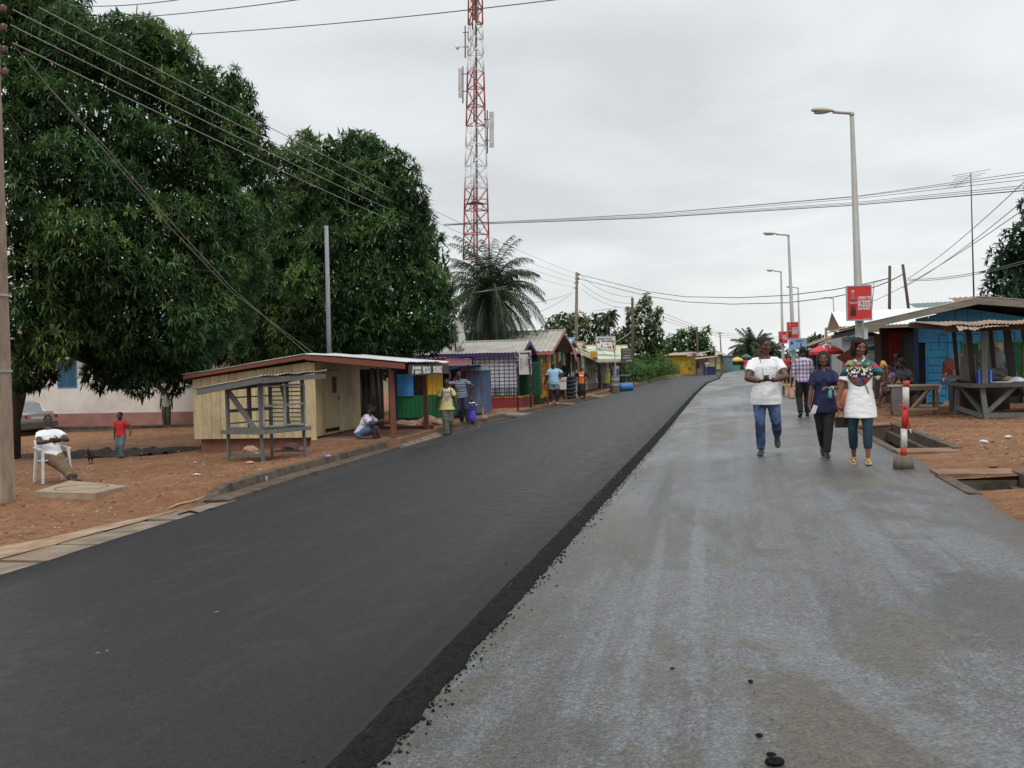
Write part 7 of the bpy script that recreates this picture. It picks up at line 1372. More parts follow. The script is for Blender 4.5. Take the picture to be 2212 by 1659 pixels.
def person(label, loc, rz, H, p):
    g = lambda k, d=None: p.get(k, d); b = g('b', 1.0); fem = g('fem', False); vox = g('vox', .012)
    root = T('person', label, 'person', loc, rz)
    hipz = g('hip', .515)*H; hx, hy = g('hipxy', (0,0)); PV = V(hx*H, hy*H, hipz); ln = rad(g('lean', 0)); sd_ = rad(g('side', 0)); tw = rad(g('twist', 0))
    sp = V(math.sin(sd_), -math.sin(ln)*math.cos(sd_), math.cos(ln)*math.cos(sd_)).normalized(); lat = V(math.cos(tw), math.sin(tw), 0); lat = (lat-sp*lat.dot(sp)).normalized(); fw = lat.cross(sp)*-1; fw = sp.cross(lat)*-1
    # fw: direction the chest faces (-y when upright)
    fw = -(sp.cross(lat)); 
    if fw.y > 0 and abs(tw) < 1.5: fw = -fw
    hl = V(math.cos(rad(g('htwist', g('twist', 0)*.4))), math.sin(rad(g('htwist', g('twist', 0)*.4))), 0)
    S = lambda h: PV+sp*(h*H)
    sw = (.086 if fem else .099)*H*g('sw', 1.0); shz = .276; nb = S(.318)
    hd_y, hd_p, hd_r = g('head', (0,0,0)) if len(g('head', (0,0,0))) == 3 else (*g('head'), 0)
    hR = Matrix.Rotation(rad(hd_y), 3, 'Z') @ Matrix.Rotation(rad(hd_p), 3, 'X') @ Matrix.Rotation(rad(hd_r), 3, 'Y')
    hdn = g('neckdir') or (sp+V(0,0,.6)).normalized(); hc = nb+Vector(hdn)*(.098*H)+fw*(.008*H)
    hs = g('hs', 1.0)*H/1.75
    # joints
    J = {}
    for s, k in ((1,'L'),(-1,'R')):
        hp = PV+hl*(s*.050*H)+V(0,0,-.0*H); ft = g('foot'+k, (s*.055,0,.045,0)); an = V(ft[0]*H, ft[1]*H, ft[2]*H); kn, an = ik(hp, an, .245*H, .24*H, Vector(g('knee'+k, (s*.15,-1,0))))
        sh = S(shz)+lat*(s*sw)+fw*(-.004*H); hn = g('hand'+k, (s*.15,-.02,.44)); wr = V(*[q*H for q in hn[:3]]); elb, wr = ik(sh, wr, .165*H, .145*H, Vector(g('elb'+k, (s*.8,.7,-.5))))
        hd = Vector(g('hdir'+k)) if g('hdir'+k) else (wr-elb).normalized(); J[k] = dict(hip=hp, knee=kn, ank=an, sh=sh, elb=elb, wr=wr, hd=hd.normalized(), yaw=rad(ft[3] if len(ft) > 3 else 0), pitch=rad(ft[4] if len(ft) > 4 else 0))
    # ---------------- body (one skin)
    w = MB(); bb = b
    prof = [(-.03,.075,.060),(.02,.090*(1.06 if fem else 1),.068),(.08,.080,.058),(.13,.080,.056),(.19,.090,.064),(.24,.092,.060),(.276,.078,.050),(.305,.042,.040)]
    loft(w, [S(h)+fw*(0) for h, _, _ in prof], [x*H*bb for _, x, _ in prof], [y*H*bb for _, _, y in prof], lat)
    nr = .034*H*(b*.5+.5)*(.88 if fem else 1.05); limb(w, [S(.29), nb+fw*.0, hc-hR@V(0,-.02*H,.03*H)], [nr*1.25, nr, nr*.95])
    for k, s in (('L',1),('R',-1)):
        j = J[k]; ab = (b*.6+.4)*g('armb', 1.0)*(.86 if fem else 1)
        limb(w, [j['sh'], j['sh'].lerp(j['elb'],.35), j['elb']], [.034*H*ab, .033*H*ab, .025*H*ab]); limb(w, [j['elb'], j['elb'].lerp(j['wr'],.3), j['wr']], [.026*H*ab, .0265*H*ab, .0165*H*ab])
        lb = (b*.5+.5)*g('legb', 1.0); limb(w, [j['hip'], j['hip'].lerp(j['knee'],.4), j['knee']], [.058*H*lb, .053*H*lb, .034*H*lb]); limb(w, [j['knee'], j['knee'].lerp(j['ank'],.3), j['ank']], [.034*H*lb, .036*H*lb, .020*H*lb])
        # foot
        fR = Matrix.Rotation(j['yaw'],3,'Z') @ Matrix.Rotation(j['pitch'],3,'X'); limb(w, [j['ank']+fR@V(0,.018*H,-.018*H), j['ank']+fR@V(0,-.03*H,-.022*H), j['ank']+fR@V(0,-.085*H,-.032*H)], [.020*H,.021*H,.013*H])
        # hand: palm, four fingers of different length and a thumb
        d = j['hd']; pn = Vector(g('palm'+k, (-s,0,0))); pn = (pn-d*pn.dot(d)).normalized(); sx_ = d.cross(pn).normalized(); wr = j['wr']; cu = g('curl'+k, .35)
        loft(w, [wr, wr+d*.02*H, wr+d*.05*H, wr+d*.058*H], [.017*H,.022*H,.025*H,.022*H], [.012*H,.012*H,.010*H,.008*H], sx_, 12)
        for f, (off, L_) in enumerate(((-.0185,.040),(-.0063,.046),(.006,.043),(.018,.034))):
            a = wr+d*.054*H+sx_*off*H; q = a; dd = d.copy(); pts = [a-d*.01*H, a]
            for st in range(3): dd = (dd+pn*cu*(1.0+.15*f)).normalized(); q = q+dd*L_*H*(.42,.32,.26)[st]; pts.append(q)
            limb(w, pts, [.0052*H,.0052*H,.005*H,.0046*H,.004*H], 7)
        tsx = -1; a = wr+d*.012*H+sx_*tsx*.018*H; limb(w, [a, a+(d*.6+sx_*tsx*.8+pn*.2).normalized()*.025*H, a+(d*.6+sx_*tsx*.8+pn*.2).normalized()*.025*H+(d*.8+pn*.5).normalized()*.022*H], [.008*H,.0062*H,.005*H], 7)
        j['palm'] = wr+d*.045*H+pn*.016*H
    # head
    HP = lambda x, y, z: hc+hR@(V(x,y,z)*hs)
    def el(c, r): w.ell(HP(*c), tuple(q*hs for q in r), 10, rot=hR)
    el((0,.012,.035),(.072,.092,.080)); el((0,-.022,.0),(.062,.066,.082)); el((0,-.040,-.062),(.044,.042,.040)); el((0,-.070,-.083),(.020,.014,.015)); el((0,-.070,.035),(.050,.022,.035))
    for s in (-1,1):
        el((s*.038,-.062,-.012),(.022,.022,.020)); el((s*.028,-.080,.026),(.020,.010,.008)); el((s*.074,.008,.0),(.010,.022,.032)); el((s*.056,-.012,-.048),(.014,.030,.030)); el((s*.029,-.076,.008),(.0145,.010,.0105))
        el((s*.013,-.094,-.024),(.0125,.012,.009))
    el((0,-.092,.002),(.010,.013,.024)); el((0,-.100,-.018),(.014,.014,.012)); el((0,-.082,-.050),(.029,.012,.0075)); el((0,-.080,-.062),(.024,.012,.0085))
    inv = hR.transposed()
    def pick(c):
        q = inv@(c-hc)/hs
        if q.y < -.066 and abs(abs(q.x)-.029) < .0115 and abs(q.z-.009) < .0050: return 2 if abs(abs(q.x)-.029) < .0070 else 1
        if q.y < -.082 and abs(q.x) < .027 and abs(q.z+.055) < .0125: return 3
        if q.y < -.07 and abs(abs(q.x)-.029) < .017 and abs(q.z-.030) < .0035: return 2
        return 0
    body = fuse(w, 'body', [g('skin', SK1), EYEW, EYED, LIP], root, vox, 1, pick if vox < .016 else None)
    # ---------------- hair
    w = MB(); st = g('hair', 'short'); el2 = lambda c, r: w.ell(HP(*c), tuple(q*hs for q in r), 10, rot=hR)
    if st != 'none':
        if st == 'cap_low': el2((0,.018,.045),(.077,.092,.078))
        elif st == 'short': el2((0,.018,.046),(.079,.094,.084))
        elif st == 'afro': el2((0,.03,.048),(.100,.098,.098)); el2((0,.055,-.01),(.085,.065,.085))
        elif st == 'long': el2((0,.020,.046),(.084,.098,.088)); [el2((s*.070,.012,-.03),(.026,.058,.085)) for s in (-1,1)]; el2((0,.062,-.04),(.078,.045,.095))
        elif st == 'bob': el2((0,.026,.045),(.094,.100,.094)); [el2((s*.080,.004,-.02),(.028,.062,.080)) for s in (-1,1)]; el2((0,.070,-.03),(.085,.050,.10)); el2((-.035,-.05,.075),(.045,.042,.022))
        elif st == 'beard': el2((0,.020,.040),(.076,.090,.074)); el2((0,-.052,-.078),(.047,.042,.040)); el2((0,-.03,-.062),(.058,.045,.028))
        elif st == 'bun': el2((0,.020,.046),(.080,.094,.084)); el2((0,.10,.06),(.04,.04,.04))
        fuse(w, 'hair', g('hairm', HAIRM), root, max(.007, vox), 1, None, (lambda c: .004*noise.noise(c*60)) if vox < .012 else None)
    # ---------------- top
    tp = g('top')
    if tp:
        w = MB(); e = tp.get('ease', .010)*H; hem = tp.get('hem', -.02); fl = tp.get('flare', 1.0); bel = tp.get('belly', 0)
        lw = .112 if hem < -.04 else .094
        pr = [(hem,lw*fl,(.097 if hem < -.08 else .076)*fl+bel*.3),(min(hem+.06,.03),(lw if hem < -.08 else .092)*(1+(fl-1)*.5),(.090 if hem < -.08 else .072)+bel*.7),(.08,.082,.062+bel),(.13,.083,.060+bel*.7),(.19,.092,.066),(.24,.096,.064),(.272,.086,.054),(.296,.056,.045),(.306,.042,.040)]
        pr = [q for i, q in enumerate(pr) if i == 0 or q[0] > pr[0][0]+.01]; pr = sorted(pr)
        loft(w, [S(h)+fw*(bel*H*.5 if .02 < h < .2 else 0)+(V(0,0,0)) for h, _, _ in pr], [x*H*b+e*(1.3 if h < .1 else 1) for h, x, _ in pr], [y*H*b+e for _, _, y in pr], lat, 28)
        if fem and tp.get('bust', 1):
            for s in (-1,1): w.ell(S(.205)+lat*(s*.042*H)+fw*(.050*H*b), (.038*H,.034*H,.038*H), 8)
        sl = tp.get('sleeve', .62)
        for k, s in (('L',1),('R',-1)):
            j = J[k]; ab = (b*.6+.4); r0 = .037*H*ab+e*.5
            if sl > 0:
                w.ell(j['sh']-lat*(s*.010*H)-sp*(.004*H), (r0*.97,)*3, 7); w.tube([S(.300)+lat*(s*.022*H), S(.291)+lat*(s*.055*H), j['sh']-lat*(s*.004*H)+sp*(.001*H)], [r0*.66, r0*.78, r0*.93], 12)
                if sl <= 1: q = j['sh'].lerp(j['elb'], sl); w.tube([j['sh'], j['sh'].lerp(q,.5), q], [r0, r0*1.0, r0*tp.get('cuff', 1.02)], 14)
                else: q = j['elb'].lerp(j['wr'], sl-1); w.tube([j['sh'], j['sh'].lerp(j['elb'],.6), j['elb']], [r0, r0*.92, r0*.86], 14); w.ell(j['elb'], (r0*.87,)*3, 6); w.tube([j['elb'], q], [r0*.86, r0*.72], 14)
        ms = tp['mat'] if isinstance(tp['mat'], list) else [tp['mat']]
        so = fuse(w, tp.get('name', 'shirt'), ms, root, max(vox, .008), 2, tp.get('pick'), foldfn(tp.get('fold', .006), seed=H*7+hx))
        if tp.get('collar'):
            w = MB(); n_ = 22; c0 = nb-sp*.006*H
            for r_, h in ((nr*1.22, .010*H),(nr*1.30,.022*H),(nr*1.62,-.004*H),(nr*1.9,-.012*H)):
                for i in range(n_+1): a = rad(-90+16)+rad(360-32)*i/n_; w.v.append(tuple(c0+lat*(r_*math.cos(a))-fw*(r_*math.sin(a)*.92)+sp*h-fw*(0)-sp*(.030*H*max(0, -math.sin(a))**3)))
            for q in range(3):
                for i in range(n_): a = q*(n_+1)+i; w.f.append((a, a+1, a+n_+2, a+n_+1)); w.m.append(0); w.sm.append(True)
            w.build('collar', tp['collar'], so)
    # ---------------- bottom
    bt = g('bottom')
    if bt:
        w = MB(); e = bt.get('ease', .007)*H; kd = bt['kind']; L_ = bt.get('len', 1.0); ms = bt['mat']
        if kd in ('trousers','shorts'):
            loft(w, [S(.07), S(.02), S(-.02), PV-V(0,0,.045*H)], [.080*H*b+e,.091*H*b+e,.094*H*b+e,.080*H*b+e], [.058*H*b+e,.068*H*b+e,.070*H*b+e,.058*H*b+e], hl, 24)
            r = bt.get('r', (.062,.056,.042,.040,.032))
            for k in 'LR':
                j = J[k]; lb = b*.5+.5; A_, K_, B_ = j['hip'], j['knee'], j['ank']
                if L_ >= 1: pts = [A_, A_.lerp(K_,.45), K_, K_.lerp(B_,.4), K_.lerp(B_,.97)]; rs_ = r
                elif L_ > .5: q = (L_-.5)*2; pts = [A_, A_.lerp(K_,.45), K_, K_.lerp(B_, q*.6), K_.lerp(B_,q)]; rs_ = r
                else: q = L_*2; pts = [A_, A_.lerp(K_,.45*q), A_.lerp(K_,q)]; rs_ = (r[0], (r[1]+r[0])/2, r[1]*bt.get('wide', 1.05))
                w.tube(pts, [x*H*lb+e*.5 for x in rs_], 16); w.ell(A_, (rs_[0]*H*lb+e*.5,)*3, 7)
                if len(pts) > 3: w.ell(K_, (rs_[2]*H*lb+e*.5,)*3, 7)
        else:
            kc = (J['L']['knee']+J['R']['knee'])/2; ac = (J['L']['ank']+J['R']['ank'])/2; q1 = bt.get('r1', .095)
            if L_ <= .5: en = PV.lerp(kc, L_*2)
            else: en = kc.lerp(ac, (L_-.5)*2)
            spd = abs((J['L']['knee']-J['R']['knee']).dot(hl))/2
            cs = [S(.08), S(.02), PV-V(0,0,.03*H), PV.lerp(kc,.5) if L_ > .3 else PV.lerp(en,.5)]+([kc] if L_ > .55 else [])+[en]; nn = len(cs); rx_ = [.080*H*b,.092*H*b,.095*H*b]+[(.097*H*b)*(1-(i/(nn-3)))+(q1*H+spd*.6)*(i/(nn-3)) for i in range(1, nn-2)]; loft(w, cs, [x+e for x in rx_], [x*.78+e for x in rx_], hl, 24)
        fuse(w, bt.get('name', {'trousers':'trousers','shorts':'shorts'}.get(kd,'skirt')), ms if isinstance(ms, list) else [ms], root, max(vox, .008), 2, bt.get('pick'), foldfn(bt.get('fold', .005), seed=H*3))
    # ---------------- shoes
    sh_ = g('shoes')
    if sh_:
        for k in 'LR':
            j = J[k]; fR = Matrix.Rotation(j['yaw'],3,'Z') @ Matrix.Rotation(j['pitch'],3,'X'); w = MB(); a = j['ank']; o_ = lambda y, z: a+fR@V(0,y*H,z*H)
            if sh_.get('flat'): w2 = sh_['flat']; loft(w, [o_(.033,-.034), o_(.0,-.036), o_(-.05,-.038), o_(-.095,-.038), o_(-.112,-.038)], [.019*H,.022*H,.025*H,.027*H,.012*H], [.007*H]*5, fR@V(1,0,0), 14); w.tube([o_(-.03,-.012)+fR@V(.022*H,0,0), o_(-.045,-.004), o_(-.03,-.012)+fR@V(-.022*H,0,0)], .009*H, 8); w.tube([o_(-.075,-.03)+fR@V(.022*H,0,0), o_(-.07,-.012), o_(-.075,-.03)+fR@V(-.022*H,0,0)], .008*H, 8)
            else: loft(w, [o_(.036,-.026), o_(.020,-.020), o_(-.02,-.020), o_(-.06,-.028), o_(-.095,-.033), o_(-.112,-.036)], [.013*H,.023*H,.025*H,.028*H,.025*H,.010*H], [.016*H,.026*H,.025*H,.018*H,.013*H,.007*H], fR@V(1,0,0), 14)
            fuse(w, 'shoe', sh_['mat'], root, max(.006, vox*.8), 1)
    Rz_ = Matrix.Rotation(rz, 3, 'Z'); loc = Vector(loc)
    J['w'] = lambda q: loc+Rz_@Vector(q); J['hc'] = hc; J['S'] = S; J['fw'] = fw; J['lat'] = lat; J['sp'] = sp; J['root'] = root; J['nb'] = nb
    return J
def face(u): # heading that looks straight down the line of sight to photo column u
    d = ray(u, 778); return math.atan2(-d.x, d.y)
def held(name, label, cat, w, mats, loc, grp=None): q = w.build(name, mats); q.location = loc; return tag(q, label, cat, grp)
DENIM = mat('denim_blue', (.085,.14,.26), (.012,.026,.080), rough=.8, scale=3.2, lo=.42, hi=.58, bump=.3, bscale=60); WHT = mat('white_cotton', (.80,.80,.81), (.74,.74,.76), rough=.85, scale=5); BLKC = mat('black_cloth', (.018,.016,.017), (.010,.009,.010), rough=.85, scale=6); NAVYC = mat('navy_cloth', (.011,.013,.060), (.007,.008,.036), rough=.75, scale=5)
# 1 the man in the white polo shirt
p1 = PG(1657,981); J = person('big man in white polo shirt and blue jeans walking with a phone in both hands', p1, face(1660)-rad(4), 1.84, dict(b=1.07, armb=1.10, sw=1.04, vox=.006, skin=SK1, head=(32,5,0), hs=1.17, hip=.515, lean=1,
  footR=(-.040,-.10,.045,-4), footL=(.075,.20,.150,10,52), kneeL=(.12,-1,0), kneeR=(-.05,-1,0), handR=(-.035,-.190,.635), elbR=(-1,.15,-.6), handL=(.075,-.185,.640), elbL=(1,.2,-.5), hdirR=(.75,-.5,.1), hdirL=(-.6,-.6,.05), palmR=(.2,.2,1), palmL=(-.3,0,1), curlR=.5, curlL=.55,
  hair='short', top=dict(mat=[WHT, mat('polo_trim', (.35,.02,.06))], hem=-.085, flare=.93, belly=.004, sleeve=.60, ease=.014, fold=.006, collar=mat('polo_trim', (.28,.015,.05))), bottom=dict(kind='trousers', mat=[DENIM], r=(.060,.051,.038,.037,.030), fold=.006), shoes=dict(mat=mat('shoe_grey', (.045,.045,.05), rough=.6))))
h = (J['R']['palm']+J['L']['palm'])/2; R_ = Matrix.Rotation(rad(15),3,'Z') @ Matrix.Rotation(rad(-25),3,'X'); w = MB(); w.box((0,0,0), (.075,.145,.010), R_); w.box((0,0,.006), (.066,.125,.002), R_, 1); held('smartphone', 'white phone held in both hands by the man in the white polo shirt', 'phone', w, [WHITE, GLASSY], J['w'](h+V(0,-.01,.03)))
w = MB(); a = J['nb']+J['fw']*.09; w.tube([J['hc']+V(-.075,0,-.02), J['nb']+V(-.07,-.10,-.02), J['S'](.22)+V(-.03,-.155,0), J['S'](.12)+V(-.005,-.175,0), h+V(0,0,.03)], .0035, 5); held('earphone_cord', 'thin dark earphone cord hanging down the white polo shirt', 'cord', w, STEEL_D, J['w'](V(0,0,0))).rotation_euler.z = J['root'].rotation_euler.z
# 2 the woman in the navy shirt
p2 = PG(1783,988); NB = NAVYC
J2 = person('woman in navy shirt and black trousers walking in the middle of the three', p2, face(1780)+rad(2), 1.53, dict(fem=True, b=.98, vox=.006, skin=SK2, head=(-2,0,0), hs=1.14, hip=.52, hair='long', footR=(-.015,.17,.10,0,38), footL=(.010,-.13,.045,4), kneeL=(.1,-1,0), kneeR=(-.05,-1,0),
  handR=(-.145,-.06,.475), elbR=(-.8,.6,-.2), hdirR=(.25,-.35,-.9), handL=(.055,-.19,.665), elbL=(1,.25,-.7), hdirL=(-.85,-.3,.15), palmL=(0,.2,-1), curlL=.8, curlR=.7,
  top=dict(mat=NB, hem=-.09, flare=1.03, sleeve=.68, ease=.010, cuff=1.12, fold=.006, collar=NB), bottom=dict(kind='trousers', mat=[BLKC], r=(.062,.055,.042,.038,.030), fold=.003), shoes=dict(mat=mat('shoe_black', (.02,.018,.018), rough=.4))))
w = MB(); R_ = Matrix.Rotation(rad(20),3,'Y'); w.box((0,0,0), (.065,.012,.12), R_); held('smartphone', 'pale phone in the lowered hand of the woman in the navy shirt', 'phone', w, WHITE, J2['w'](J2['R']['palm']+V(.03,-.035,.01)))
w = MB(); o = J2['L']['elb'].lerp(J2['L']['wr'], .35); 
w.prism([(-.13,-.055,-.33),(.15,-.045,-.38),(.17,.05,-.36),(-.12,.055,-.32)], (0.0,0,.0001)); w = MB()
rows = [(-.29,.09,.045),(-.26,.115,.06),(-.14,.112,.055),(-.03,.09,.04),(0,.08,.02)]
loft(w, [V(.02*math.sin(i),0,z) for i, (z, _, _) in enumerate(rows)], [r for _, r, _ in rows], [r for _, _, r in rows], V(1,0,.0), 22, pw=2.8)
T_ = mat('tan_leather', (.38,.11,.045), (.26,.065,.03), rough=.45, scale=5); w2 = MB(); w2.tube([(-.09,0,-.02),(-.06,.01,.14),(.0,.01,.21),(.07,.01,.14),(.09,0,-.02)], .009, 7)
bg_ = w.build('handbag', T_); bg_.location = J2['w'](o+V(.07,-.09,-.05)); bg_.rotation_euler.z = J2['root'].rotation_euler.z+.15; tag(bg_, 'tan leather handbag hanging from the bent arm of the woman in navy', 'handbag'); w2.build('strap', T_, bg_)
w = MB(); w.lathe([(.024,0),(.028,.01),(.028,.09),(.012,.115),(.011,.125)], n=14); w.lathe([(.014,.125),(.014,.145)], n=10, mi=1); held('water_bottle', 'small teal bottle tucked in the hand of the woman in navy', 'bottle', w, [mat('bottle_teal', (.06,.24,.30), (.10,.32,.30), rough=.25), mat('cap_mint', (.15,.5,.33))], J2['w'](J2['L']['palm']+V(.055,-.02,-.125)))
w = MB(); n_ = 16; c = J2['L']['elb'].lerp(J2['L']['wr'], .92); d = (J2['L']['wr']-J2['L']['elb']).normalized(); u_ = d.orthogonal().normalized(); v_ = d.cross(u_); w.tube([c+(u_*math.cos(i*6.2832/n_)+v_*math.sin(i*6.2832/n_))*.027 for i in range(n_+1)], .006, 6); q = w.build('bracelet', WHITE, J2['root'])
# 3 the tall woman in the printed tunic
def prpick(c):
    z = c.z/1.66; r_ = math.hypot(c.x*1.0, (z-.74)*1.66*.95)
    x = c.x
    if z < .58: return 0
    if z > .805: return 1 if noise.noise(Vector((c.x*14,c.y*14,c.z*9))) > .05 else (3 if c.x > 0 else 5)
    if abs(x) > .165: # sleeves
        k = int((z*1.66)*17) % 6; return [2,0,4,3,2,5][k]
    lim = .625+.09*min(1, abs(x)/.17)**2
    if z > lim+.01 and c.y < .02:
        if z > .785: return [4,5,2,4,3][int((x+.4)*22+3*noise.noise(Vector((x*9,1,z*30)))) % 5]
        if z > .765: return 6 if int((z*1.66*40)+3*math.sin(x*22)) % 2 else 4
        if z > .70: return 4 if noise.noise(Vector((x*40, 2, z*60))) > -.1 else 0
        return [5,2,3,2][int((x+.4)*16) % 4]
    if z > lim and c.y < .02: return 4
    return 0
pm = [WHT, mat('print_yellow', (.38,.33,.12)), mat('print_red', (.40,.035,.05)), mat('print_teal', (.03,.13,.16)), mat('print_black', (.02,.018,.02)), mat('print_green', (.05,.16,.08)), mat('print_cream', (.62,.55,.30))]
p3 = PG(1861,1001); J3 = person('tall woman in a long white tunic with bright printed chest and teal leggings', p3, face(1857)-rad(2), 1.65, dict(fem=True, b=1.02, sw=.94, legb=.80, vox=.006, skin=skinmat('warm', (.21,.082,.042)), head=(26,6,0), hs=1.13, hip=.525, hair='bob', hairm=HAIRB, footR=(-.060,.05,.05,-3,8), footL=(.055,-.11,.045,4),
  handR=(-.185,-.055,.470), elbR=(-.8,.6,-.1), hdirR=(.1,-.35,-.9), curlR=.8, handL=(.200,-.150,.755), elbL=(.6,.5,-1), hdirL=(.1,-.5,.8), palmL=(-.8,-.3,.2), curlL=.9,
  top=dict(mat=pm, pick=prpick, hem=-.150, flare=1.0, sleeve=.80, ease=.010, cuff=1.1, fold=.007, collar=WHT, name='tunic'), bottom=dict(kind='trousers', mat=[mat('teal_leggings', (.010,.042,.060), (.006,.024,.036), rough=.7)], len=.84, r=(.054,.049,.036,.035,.029), ease=.004, fold=.002, name='leggings'), shoes=dict(flat=True, mat=mat('gold_sandal', (.55,.38,.14), rough=.3, metal=.6))))
w = MB(); w.rock((0,0,0), .045, 3, 0, (.8,.8,1.1)); held('snack', 'golden pastry held up in the hand of the tall woman', 'snack', w, mat('pastry', (.62,.36,.10), (.5,.25,.07)), J3['w'](J3['L']['palm']+V(-.01,-.01,.02)))
w = MB(); w.tube([J3['S'](.30)+V(-.05,-.07,0), J3['S'](.2)+V(.02,-.135,0), J3['S'](.08)+V(.10,-.115,0), J3['S'](-.03)+V(.135,-.05,0)], .006, 6); q = w.build('bag_strap', mat('strap_maroon', (.10,.02,.035)), J3['root'])
w = MB(); w.b2((-.08,-.03,-.16),(.08,.03,-.02)); w.tube([(-.06,0,-.03),(0,0,.08),(.06,0,-.03)], .006, 6); held('clutch_bag', 'small black bag carried low behind the tall woman at her right hand', 'bag', w, BLKC, J3['w'](J3['R']['palm']+V(.0,.10,-.13)))
# 4 man in the plaid shirt, seen from behind
p4 = PG(1737,900); PL = plaid('plaid_shirt', (.60,.58,.62), (.20,.06,.09), (.16,.13,.36), px=.085, pz=.095, wx=.42, wz=.42)
J4 = person('man in checked shirt and black trousers walking away toward the red umbrella', p4, face(1737)+math.pi+rad(8), 1.70, dict(b=1.0, hs=1.1, vox=.008, skin=SK3, head=(0,0,0), hip=.52, hair='short', footL=(.06,.10,.06,6,15), footR=(-.055,-.05,.045,-4), handL=(.165,-.03,.46), handR=(-.16,-.10,.50),
  top=dict(mat=PL, hem=-.02, flare=1.05, sleeve=1.5, ease=.010, fold=.006, collar=mat('plaid_collar', (.6,.58,.6))), bottom=dict(kind='trousers', mat=[BLKC], r=(.062,.056,.044,.042,.036), fold=.005), shoes=dict(mat=mat('shoe_black', (.02,.018,.018)))))
w = MB(); rows = [(-.30,.07,.05),(-.26,.105,.075),(-.12,.075,.05),(0,.02,.015)]; loft(w, [V(0,0,z) for z, _, _ in rows], [r for _, r, _ in rows], [r for _, _, r in rows], V(1,0,0), 16); held('carrier_bag', 'red and pale plastic bag in the left hand of the man in the checked shirt', 'bag', w, mat('bag_red', (.42,.06,.05), (.55,.5,.36), rough=.4, scale=4), J4['w'](J4['L']['palm']+V(.02,0,-.02)))
# 5,6 far pedestrians
J5 = person('far pedestrian in bright pink top and pale shorts walking away up the road', PG(1611,806), face(1612)+math.pi, 1.72, dict(vox=.02, b=1.05, skin=SK3, hair='short', footL=(.05,.07,.045,0), footR=(-.05,-.06,.045,0), top=dict(mat=mat('hot_pink', (.60,.05,.12)), hem=-.02, sleeve=.5), bottom=dict(kind='shorts', mat=[mat('khaki_light', (.42,.38,.29))], len=.42, r=(.068,.064,.05,.045,.04)), shoes=dict(mat=BLKC)))
J6 = person('far pedestrian in grey half hidden beside the man in the white polo shirt', PG(1625,806), face(1625), 1.66, dict(vox=.02, skin=SK3, hair='short', footL=(.05,-.05,.045,0), top=dict(mat=mat('grey_cloth', (.30,.30,.30)), hem=-.03, sleeve=.6), bottom=dict(kind='trousers', mat=[mat('brown_cloth', (.08,.045,.035))])))
person('person in red standing behind the man in the white polo shirt near the second lamp', V(at(1699,800,60).x,60,roadz(3,60)), face(1692), 1.72, dict(vox=.02, skin=SK1, hair='short', top=dict(mat=mat('red_cloth', (.50,.05,.05)), hem=-.03, sleeve=.6), bottom=dict(kind='trousers', mat=[BLKC])))
# right side group
FL = mat('floral_navy', (.36,.38,.50), (.05,.045,.12), rough=.85, scale=22, lo=.48, hi=.52); 
q = at(1931,850,29.2); person('man with grey cap in a patterned shirt sitting in front of the red kiosk wall', V(q.x,29.2,G(4.8,29.2)+.06), face(1930)+rad(40), 1.74, dict(vox=.010, skin=SK3, hair='cap_low', hairm=mat('grey_hair', (.22,.21,.20)), head=(-5,8,0), hip=.29, lean=12, footL=(.10,-.25,.045,0), footR=(-.10,-.24,.045,0), handL=(.10,-.20,.36), handR=(-.11,-.20,.36), top=dict(mat=FL, hem=-.04, sleeve=.7, fold=.006), bottom=dict(kind='trousers', mat=[BLKC]), shoes=dict(mat=BLKC)))
q = at(1931,860,27.6); JC = person('child in a colourful dress sitting on the cream plastic chair facing left', V(q.x,27.6,G(4.3,27.5)+.06), face(1935)-rad(75), 1.28, dict(fem=True, vox=.009, skin=SK1, hair='short', hs=1.18, head=(12,0,0), hip=.345, lean=6, footL=(.05,-.30,.05,0), footR=(-.07,-.22,.05,0), handL=(.10,-.18,.42), handR=(-.10,-.18,.42), top=dict(mat=mat('dress_print', (.45,.40,.50), (.12,.05,.16), rough=.8, scale=20, lo=.46, hi=.54), hem=-.03, sleeve=.4, bust=0), bottom=dict(kind='skirt', mat=[mat('skirt_maroon', (.20,.05,.07), (.04,.04,.10), scale=12)], len=.48), shoes=dict(mat=mat('shoe_red', (.3,.04,.04)))))
q = at(1967,868,26.2); person('woman in dark grey bending over the wooden table before the blue door', V(q.x,26.2,G(4.4,26)), face(1968)-rad(40), 1.62, dict(fem=True, b=1.1, vox=.010, skin=SK1, hair='afro', head=(-10,25,0), hip=.33, lean=30, footL=(.09,-.22,.045,0), footR=(-.09,-.20,.045,0), handL=(.10,-.26,.40), handR=(-.08,-.27,.40), top=dict(mat=mat('top_darkgrey', (.09,.085,.10), (.05,.05,.055), scale=18), hem=-.04, sleeve=.5), bottom=dict(kind='skirt', mat=[mat('wrap_dark', (.10,.03,.04), (.03,.03,.05), scale=10)], len=.75), shoes=dict(mat=BLKC)))
w = MB(); w.tube([(0,0,0),(0,0,.36)], .16, 14); q = at(1967,868,26.2); held('low_stool', 'low round stool under the woman bending at the wooden table', 'stool', w, WBROWN, (q.x,26.25,G(4.4,26)))
q = at(1931,850,29.2); w = MB(); w.b2((-.25,-.15,0),(.25,.2,.40)); held('low_box_seat', 'box seat under the man with the grey cap', 'seat', w, WBROWN, (q.x,29.25,G(4.8,29.2)+.06))
